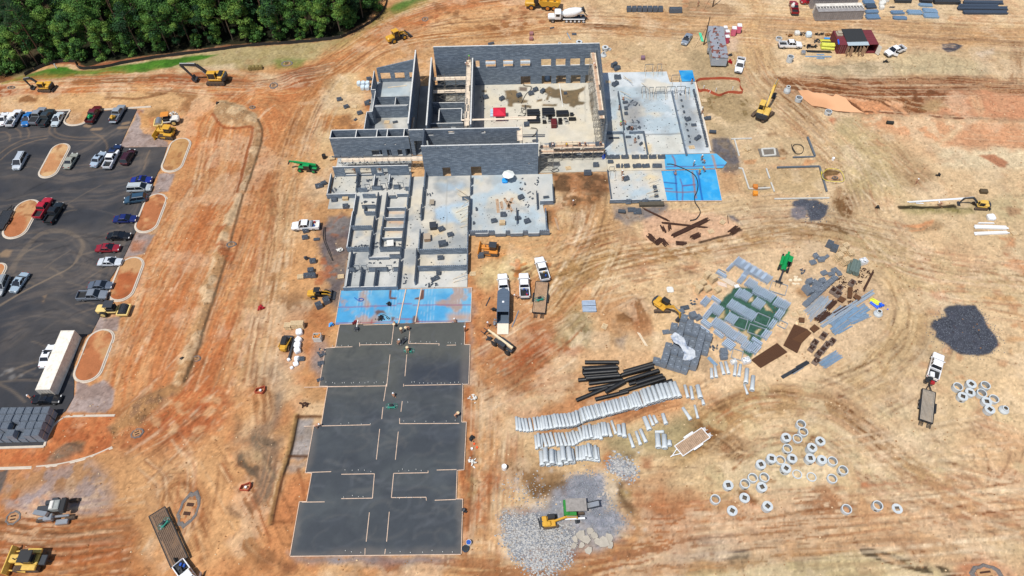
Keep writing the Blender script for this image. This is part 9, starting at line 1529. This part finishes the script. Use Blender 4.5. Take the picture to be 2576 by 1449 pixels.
def fence(fr,p,lb,h,m,name,post=True,w=.06,z=0,closed=False):
 q=cm_([NA(G(fr,a,b))for a,b in zip(p[::2],p[1::2])],3);c=q[0];t=TH(name,lb,'fence',(c[0],c[1],0));mb=MB()
 P_=[(a[0]-c[0],a[1]-c[1])for a in q];vs=[];n=len(P_)
 mb.add([(x,y,-.1)for x,y in P_]+[(x+.05*sin(i*1.7),y+.1,h*(1+.12*sin(i*2.3)))for i,(x,y)in enumerate(P_)]+[(x,y+w,-.1)for x,y in P_]+[(x+.05*sin(i*1.7),y+.1+w,h*(1+.12*sin(i*2.3)))for i,(x,y)in enumerate(P_)],[(i,i+1,n+i+1,n+i)for i in range(n-1)]+[(2*n+i+1,2*n+i,3*n+i,3*n+i+1)for i in range(n-1)]+[(n+i,n+i+1,3*n+i+1,3*n+i)for i in range(n-1)]);mb.ob('fabric',m,t)
 if post:
  for i in range(0,n,2):mb=MB().bm_((P_[i][0],P_[i][1]+.12,-.1),(P_[i][0],P_[i][1]+.12,h+.15),.06,.06);mb.ob('post',TIMD,t)
SF=mt('silt_fabric',(40,38,36),.9,0,.2,3)
fence('A',[190,572,300,520,420,478,560,470,600,520,760,518,1000,470,1250,432,1500,402,1700,375,1900,352,2200,330,2400,312,2576,290],'black silt fence running along the foot of the wood',.8,SF,'silt_fence');fence('B',[0,290,60,262,130,230,200,190,260,150,300,110,330,60,345,0,350,-60],'black silt fence curving round the wood corner by the road',.8,SF,'silt_fence')
ON=mt('orange_net',(196,84,52),.9,0,.2,5);fence('C',[100,625,130,608,280,600,420,610,430,660,450,705,340,705,270,728,180,690,120,690,100,625],'orange safety fence round the pipe excavation beside the east pad',.65,ON,'safety_fence')
g_pit=[(145,640,155,670),(172,665,176,685),(190,665,192,690),(252,665,248,690),(380,640,372,680),(200,690,204,700)]
for i,(a,b,c,d)in enumerate(g_pit):x,y=G('C',c,d);mb=MB().tb_((0,0,-.2),(.05,.0,1.0 if i in(0,3,4)else.6),.09,n=8);tag(mb.ob('standpipe',WHT,None,loc=(x,y,0)),'white standpipe in the excavation, '+('far left','second from left','third from left','beside the blue cap','far right','shortest at the front')[i],'pipe')
hose('C',[1045,1290,1050,1310,1100,1275,1190,1290,1215,1365,1130,1370,1060,1350,1045,1290],'yellow caution tape round the hole at the end of the footings',mt('caution_tape',(214,196,60),.7),.06,.7,'caution_tape')
for fr,u,v,h,l,lx in(('K',565,90,9,'dark utility pole at the upper centre',0),('K',445,600,8,'brown utility pole beside the office trailer',0)):
 x,y=G(fr,u,v);t=TH('utility_pole',l,'utility pole',(x,y,0));mb=MB().tb_((0,0,0),(0,0,h),.16,.1,8);mb.ob('pole',TIMD if 0 else mt('pole_wood',(70,52,42),.9),t);mb=MB().bm_((0,0,h*.75),(-2.6,-1.4,0),.05,.05);mb.ob('guy_wire',BK,t)
x,y=G('A',1930,522);t=TH('hay_bales','row of olive straw bales near the grass','straw bales',(x,y,0),.05);HB=mt('straw_bale',(132,116,68),.95,0,.25,6,bump=.4)
for i in range(4):mb=MB().tb_((-1.3+i*.9,-.5,.5),(-1.3+i*.9,.5,.5),.5,n=10);mb.ob('bale',HB,t)
for fr,u,v,c,l in(('B',1435,263,(150,104,104),'pinkish block pallet behind the hall, upper'),('B',1433,300,(150,104,104),'pinkish block pallet behind the hall, lower'),('B',2275,445,(128,100,116),'purple-grey block cube on the soil right of the hall'),('C',1560,935,(34,38,36),'short black drum lying on the red soil'),('E',2115,155,(64,72,80),'dark roll on gravel below the south-east slab'),('4',1720,1000,(60,68,78),'dark tarp covered roll by the edge of the east pad'),('5',900,915,(84,78,66),'long bundle of dark steel under the south-east slab wall'),('C',545,1418,(196,120,50),'small yellow box on the soil below the footings'),('F',2265,5,(84,70,50),'brown timber box at the upper right of the trench'),('5',2290,770,(220,140,40),'small yellow generator near the footings')):
 x,y=G(fr,u,v);m=mt('misc_%d_%d_%d'%c,c,.85,0,.2,3);L=5.2 if 'long bundle' in l else 1.5 if c[0]<100 else 1.0;t=TH('covered_goods',l,'goods',(x,y,0),0 if L>2 else-.15);mb=MB();
 if 'roll' in l or 'drum' in l:mb.tb_((-L/2,0,.4),(L/2,0,.4),.4,n=12)
 else:mb.cb_(-L/2,L/2,-.5,.5,.05,.75,.06)
 mb.ob('cover' if 'roll' in l else 'body',m,t)
 mb=MB().bb(-L/2+.1,L/2-.1,-.3,.3,0,.06);mb.ob('skid',TIMD,t)
# ---- rubble ----
def rocks(fr,poly,n,s0,s1,m,name,lb,cat=None,seed=1,zf=None,pw=2.):
 q=GL(fr,poly);xs=[a for a,_ in q];ys=[b for _,b in q];rd=RNG(seed);mb=MB();k=0
 while k<n:
  x=rd.uniform(min(xs),max(xs));y=rd.uniform(min(ys),max(ys))
  if not inpoly(x,y,q):continue
  x+=rd.gauss(0,.7);y+=rd.gauss(0,.7);k+=1;s=s0+(s1-s0)*rd.random()**pw;z=gz(x,y);vs=[]
  if zf is None:
   if z<-.079 and s1>.22 and len(q)==4:continue
  else:z=zf
  z+=s*.15
  rot=rd.uniform(0,6);
  for zz,kk in((-.35,.8),(.1,1.),(.4,.55)):
   for i in range(5):a=rot+2*PI*i/5+rd.uniform(-.3,.3);vs.append((x+s*kk*.6*cos(a),y+s*kk*.5*sin(a),z+s*zz*.8+rd.uniform(-.08,.08)*s))
  mb.add(vs,[(4,3,2,1,0),(0,1,6,5),(1,2,7,6),(2,3,8,7),(3,4,9,8),(4,0,5,9),(5,6,11,10),(6,7,12,11),(7,8,13,12),(8,9,14,13),(9,5,10,14),(10,11,12,13,14)],rd.choice([0,0,1])if isinstance(m,list)else 0)
 return tag(mb.ob(name,m),lb,cat,kind='stuff')
RK=[mt('crushed_concrete',(176,174,170),.95,0,.2,3),mt('crushed_concrete_grey',(136,140,146),.95,0,.2,3)];RK2=[mt('crushed_concrete_grey',(136,140,146),.95),mt('crushed_concrete_fine',(130,134,140),.95,0,.2,3)]
rocks('H',[1240,980,1340,1020,1460,1000,1560,1060,1740,1110,1740,1280,1620,1400,1460,1430,1340,1330,1240,1180],9000,.04,.34,RK,'rubble','heap of broken concrete rubble under the mini excavator',seed=3)
rocks('H',[1700,700,1820,660,1960,680,2000,840,2110,990,2110,1090,2000,1130,1880,1100,1800,1000,1720,900,1690,780],1500,.08,.28,RK2,'crushed_stone','heap of finer crushed stone under the rock crusher',seed=4);rocks('H',[1980,610,2080,555,2210,600,2230,690,2180,750,2060,660],500,.1,.5,RK,'rubble','loose rubble patch above the crusher',seed=5);rocks('H',[1230,700,1500,700,1700,900,1500,1000,1240,960],260,.08,.3,RK,'rubble','rubble scattered left of the crusher',seed=6);rocks('L',[1470,410,1560,440,1590,480,1540,520,1480,500],14,.3,.9,mt('cream_stone',(224,208,180),.9),'stone_scatter','cream flat stones beside the telehandler',seed=7,pw=1)
SLB=mt('slab_fragment',(172,164,150),.9,0,.12,1.5)
for i,(u,v,s)in enumerate(((1800,1140,1.2),(1765,1175,.9),(1840,1175,1.3),(1905,1150,1.1),(1935,1190,1.2),(1985,1200,1.5),(2020,1165,1.1),(1865,1260,1.2),(1815,1215,.8),(1755,1225,.8),(2030,1220,.9),(1875,1112,1.0))):
 x,y=G('H',u,v);rd=RNG(i);s*=.75;n=6;pr=[(s*rd.uniform(.6,1.1)*cos(2*PI*k/n),s*rd.uniform(.5,.9)*sin(2*PI*k/n))for k in range(n)];mb=MB().prism(pr,0,.22);o=mb.ob('slab_fragment',SLB,None,loc=(x,y,gz(x,y)+.15),rz=rd.uniform(0,3));o.rotation_euler=(rd.uniform(-.25,.25),rd.uniform(-.25,.25),rd.uniform(0,3));tag(o,'broken pale slab piece along the lower edge of the rubble','concrete slab piece','broken slab pieces below the crusher')
rocks('G',[900,330,980,180,1090,110,1200,100,1250,140,1050,330,900,400,740,420],160,.07,.3,mt('dirt_clod',(186,146,102),.95,0,.2,4),'soil_clods','soil clods on the end of the berm',seed=8);rocks('D',[1640,400,1560,600,1440,1050,1300,1449,1370,1449,1500,1100,1600,700,1700,400],260,.06,.26,MATS['dirt_clod'],'soil_clods','soil clods along the long berm',seed=9);rocks('A',[1640,760,1830,800,1940,900,1900,955,1700,940,1620,860],70,.06,.28,mt('pale_clod',(186,172,140),.95,0,.2,4),'soil_clods','pale clods on the round island',seed=10)
rocks('F',[2140,835,2290,930,2375,1090,2400,1170,2190,1255,1950,1150,1850,1020,1960,940],1500,.05,.2,[mt('slate_stone',(98,103,112),.95,0,.2,3),mt('slate_stone_dark',(82,87,96),.95)],'crushed_stone','dark grey stone heap on the pale ground at the far right',seed=15,pw=1);rocks('F',[835,50,1010,50,1100,110,1040,225,930,215],500,.05,.22,[mt('slate_stone',(98,103,112),.95,0,.2,3),mt('slate_stone_dark',(82,87,96),.95)],'crushed_stone','dark stone heap below the footing line',seed=16,pw=1)
CLD=[mt('clod_brown',(150,108,70),.95),mt('clod_cream',(214,186,148),.95)]
rocks('P',[-200,240,2700,110,2500,1470,60,1470],9000,.05,.3,CLD,'soil_clods','small clods and stones scattered over the bare soil',seed=21,pw=3)
for k,(fr,p,n)in enumerate((('6',[400,750,700,360,1800,0,2330,0,2300,1380,380,1370],420),('E',[980,20,1450,0,1540,270,990,280],170),('3',[140,720,1200,700,1180,950,130,960],200),('4',[300,500,480,450,1230,520,1500,470,1640,1250,320,1280],480),('1',[720,660,2180,640,2220,1200,700,1150],260),('5',[350,480,1000,480,1010,820,370,820],120))):rocks(fr,p,n,.06,.32,[DG,mt('chip_grey',(150,152,152),.9)],'floor_debris','small dark chips and offcuts littering the building floors',seed=30+k,zf=.13,pw=4)
# ---- the wood ----
LEAF=[mt('leaf_%d'%i,c,.7,0,.25,1.2,spec=.3)for i,c in enumerate(((62,102,44),(42,80,42),(82,122,50),(30,62,35),(104,136,56),(54,80,48)))]
BARK=mt('bark',(104,90,72),.95,0,.2,3);BARKP=mt('pine_bark',(120,92,72),.95,0,.2,3)
def crown(seed,h,r,base,n,mats,pine=False):
 rd=np.random.RandomState(seed);mb=MB();cl=[]
 k=34 if not pine else 26
 for i in range(k):
  t=rd.rand()**.8;z=base+(h-base)*t;rr=r*(sin(PI*min(1,.18+.80*t))**.7 if not pine else(1-t)*.9+.15)*(.45+.6*rd.rand());a=rd.rand()*2*PI;cl.append((rr*cos(a),rr*sin(a),z,rd.uniform(.75,1.5)*(r/3.6),rd.randint(0,3)))
 V=[];F=[];M=[]
 per=n//k
 for cx,cy,cz,cr,mi in cl:
  for j in range(per):
   d=rd.normal(size=3);d/=np.linalg.norm(d);q=cr*(.55+.5*rd.rand());p=NA([cx,cy,cz])+d*q*NA([1,1,.75]);s=rd.uniform(.10,.25)*(1 if not pine else.8)
   nrm=d+rd.normal(size=3)*.5+NA([0,0,.5]);nrm/=np.linalg.norm(nrm);u=np.cross(nrm,rd.normal(size=3));u/=np.linalg.norm(u)+1e-9;w=np.cross(nrm,u)*(.6 if not pine else.3)
   o=len(V);V+=[tuple(p-u*s),tuple(p+w*s),tuple(p+u*s),tuple(p-w*s)];F.append((o,o+1,o+2,o+3));M.append(mi)
 mb.v=V;mb.f=F;mb.m=M;return mb
TV=[]
for i,(h,r,b,ms,pine)in enumerate(((15,4.0,3.5,(0,1,2),0),(13,3.6,2.5,(1,3,0),0),(17,4.2,5,(2,0,4),0),(11,3.2,1.5,(4,2,0),0),(16,3.8,4,(3,1,5),0),(18,2.6,10,(5,3,1),1),(5,2.2,.3,(2,4,0),0))):
 t=TH('broadleaf_tree' if not pine else 'pine_tree','','tree');
 if i==6:t.name='shrub'
 mb=MB().tb_((0,0,-.3),(.15,.1,h*.45),.2 if h>6 else.06,.13,7);mb.tb_((.15,.1,h*.45),(.0,.2,h*.92),.13,.03,6)
 rd=RNG(i)
 for k in range(9 if h>6 else 3):z=h*(.35+.06*k);a=rd.uniform(0,6);mb.tb_((.1,.1,z),(r*.7*cos(a),r*.7*sin(a),z+rd.uniform(.5,2)),.07,.02,5)
 mb.ob('trunk' if i!=6 else 'stems',BARKP if pine else BARK,t);crown(i+5,h,r,b,5600 if i<5 else 2400,None,pine).ob('crown',[LEAF[k]for k in ms],t);TV.append(t);t.location=(-400-20*i,-300,0)
woodp=GL('A',[-500,560,60,540,200,520,300,455,430,430,560,430,700,440,900,410,1150,380,1300,360,1700,320,2000,300,2240,275,2576,235,2700,190,2800,90,2840,0,2870,-160,2000,-420,700,-420,-500,-420])
cnt=0;rd=RNG(12);pts=[];first={}
ed=[(430,455),(560,448),(640,460),(760,455),(860,440),(960,425),(1060,412),(1160,398),(1250,392),(1340,375),(1440,360),(1540,350),(1640,335),(1740,330),(1840,322),(1940,315),(2040,312),(2140,302),(2240,298),(2340,285),(2440,275),(2540,260),(2640,220),(2720,150),(2780,90),(2810,20)]
kinds={0:'full green broadleaf tree',1:'dark broad crowned tree',2:'tall bright green tree',3:'low light green tree',4:'dense dark tree',5:'thin pine with bare lower trunk',6:'leafy shrub'}
def place_tree(v,x,y,s,rz,lb,gp):
 t=TV[v]
 if v not in first:first[v]=1;t.location=(x,y,-.1);t.rotation_euler=(0,0,rz);t.scale=(s,s,s);t['label']=lb
 else:t=copyt(TV[v],(x,y,-.1),rz,lb,None,1);t.scale=(s*rd.uniform(.9,1.1),s*rd.uniform(.9,1.1),s)
 t['group']=gp;return t
for i,(u,v)in enumerate(ed):
 x,y=G('A',u,v);k=rd.choice([3,0,1,6,2,3]);place_tree(k,x+rd.uniform(-1,1),y+rd.uniform(1,2.5),rd.uniform(.8,1.1),rd.uniform(0,6),kinds[k]+' at the front edge of the wood along the silt fence','wood edge trees');pts.append((x,y+1.5))
 if i%2==0:place_tree(6,x+rd.uniform(-3,3),y+rd.uniform(0,1.5),rd.uniform(.6,1.),rd.uniform(0,6),'leafy shrub at the foot of the front trees by the silt fence','wood edge shrubs')
tries=0
while cnt<190 and tries<9000:
 tries+=1;x=rd.uniform(-150,-28);y=rd.uniform(150,212)
 if not inpoly(x,y,woodp):continue
 if x<-108-(y-150)*.35 and rd.random()<.96:continue
 if min([(x-a)**2+(y-b)**2 for a,b in pts]+[99])<3.9**2:continue
 pts.append((x,y));cnt+=1;k=rd.choice([0,0,1,2,2,4,4,3,1,5,5]);place_tree(k,x,y,rd.choice([.72,.9,1.,1.15,1.35])*rd.uniform(.92,1.08),rd.uniform(0,6),kinds[k]+' inside the wood behind the front trees','trees inside the wood')
for u,v,k in((285,485,5),(350,470,5),(240,440,5),(60,500,3),(20,560,6),(120,520,6),(200,500,3),(40,430,6),(90,380,3),(330,440,0),(380,470,6),(10,330,5),(150,250,5),(60,250,6),(230,330,5),(100,150,3),(20,120,6)):x,y=G('A',u,v);place_tree(k,x,y,rd.uniform(.8,1.05),rd.uniform(0,6),kinds[k]+' in the thin left end of the wood','thin end trees')
print('trees',cnt,'objects',len(bpy.data.objects))
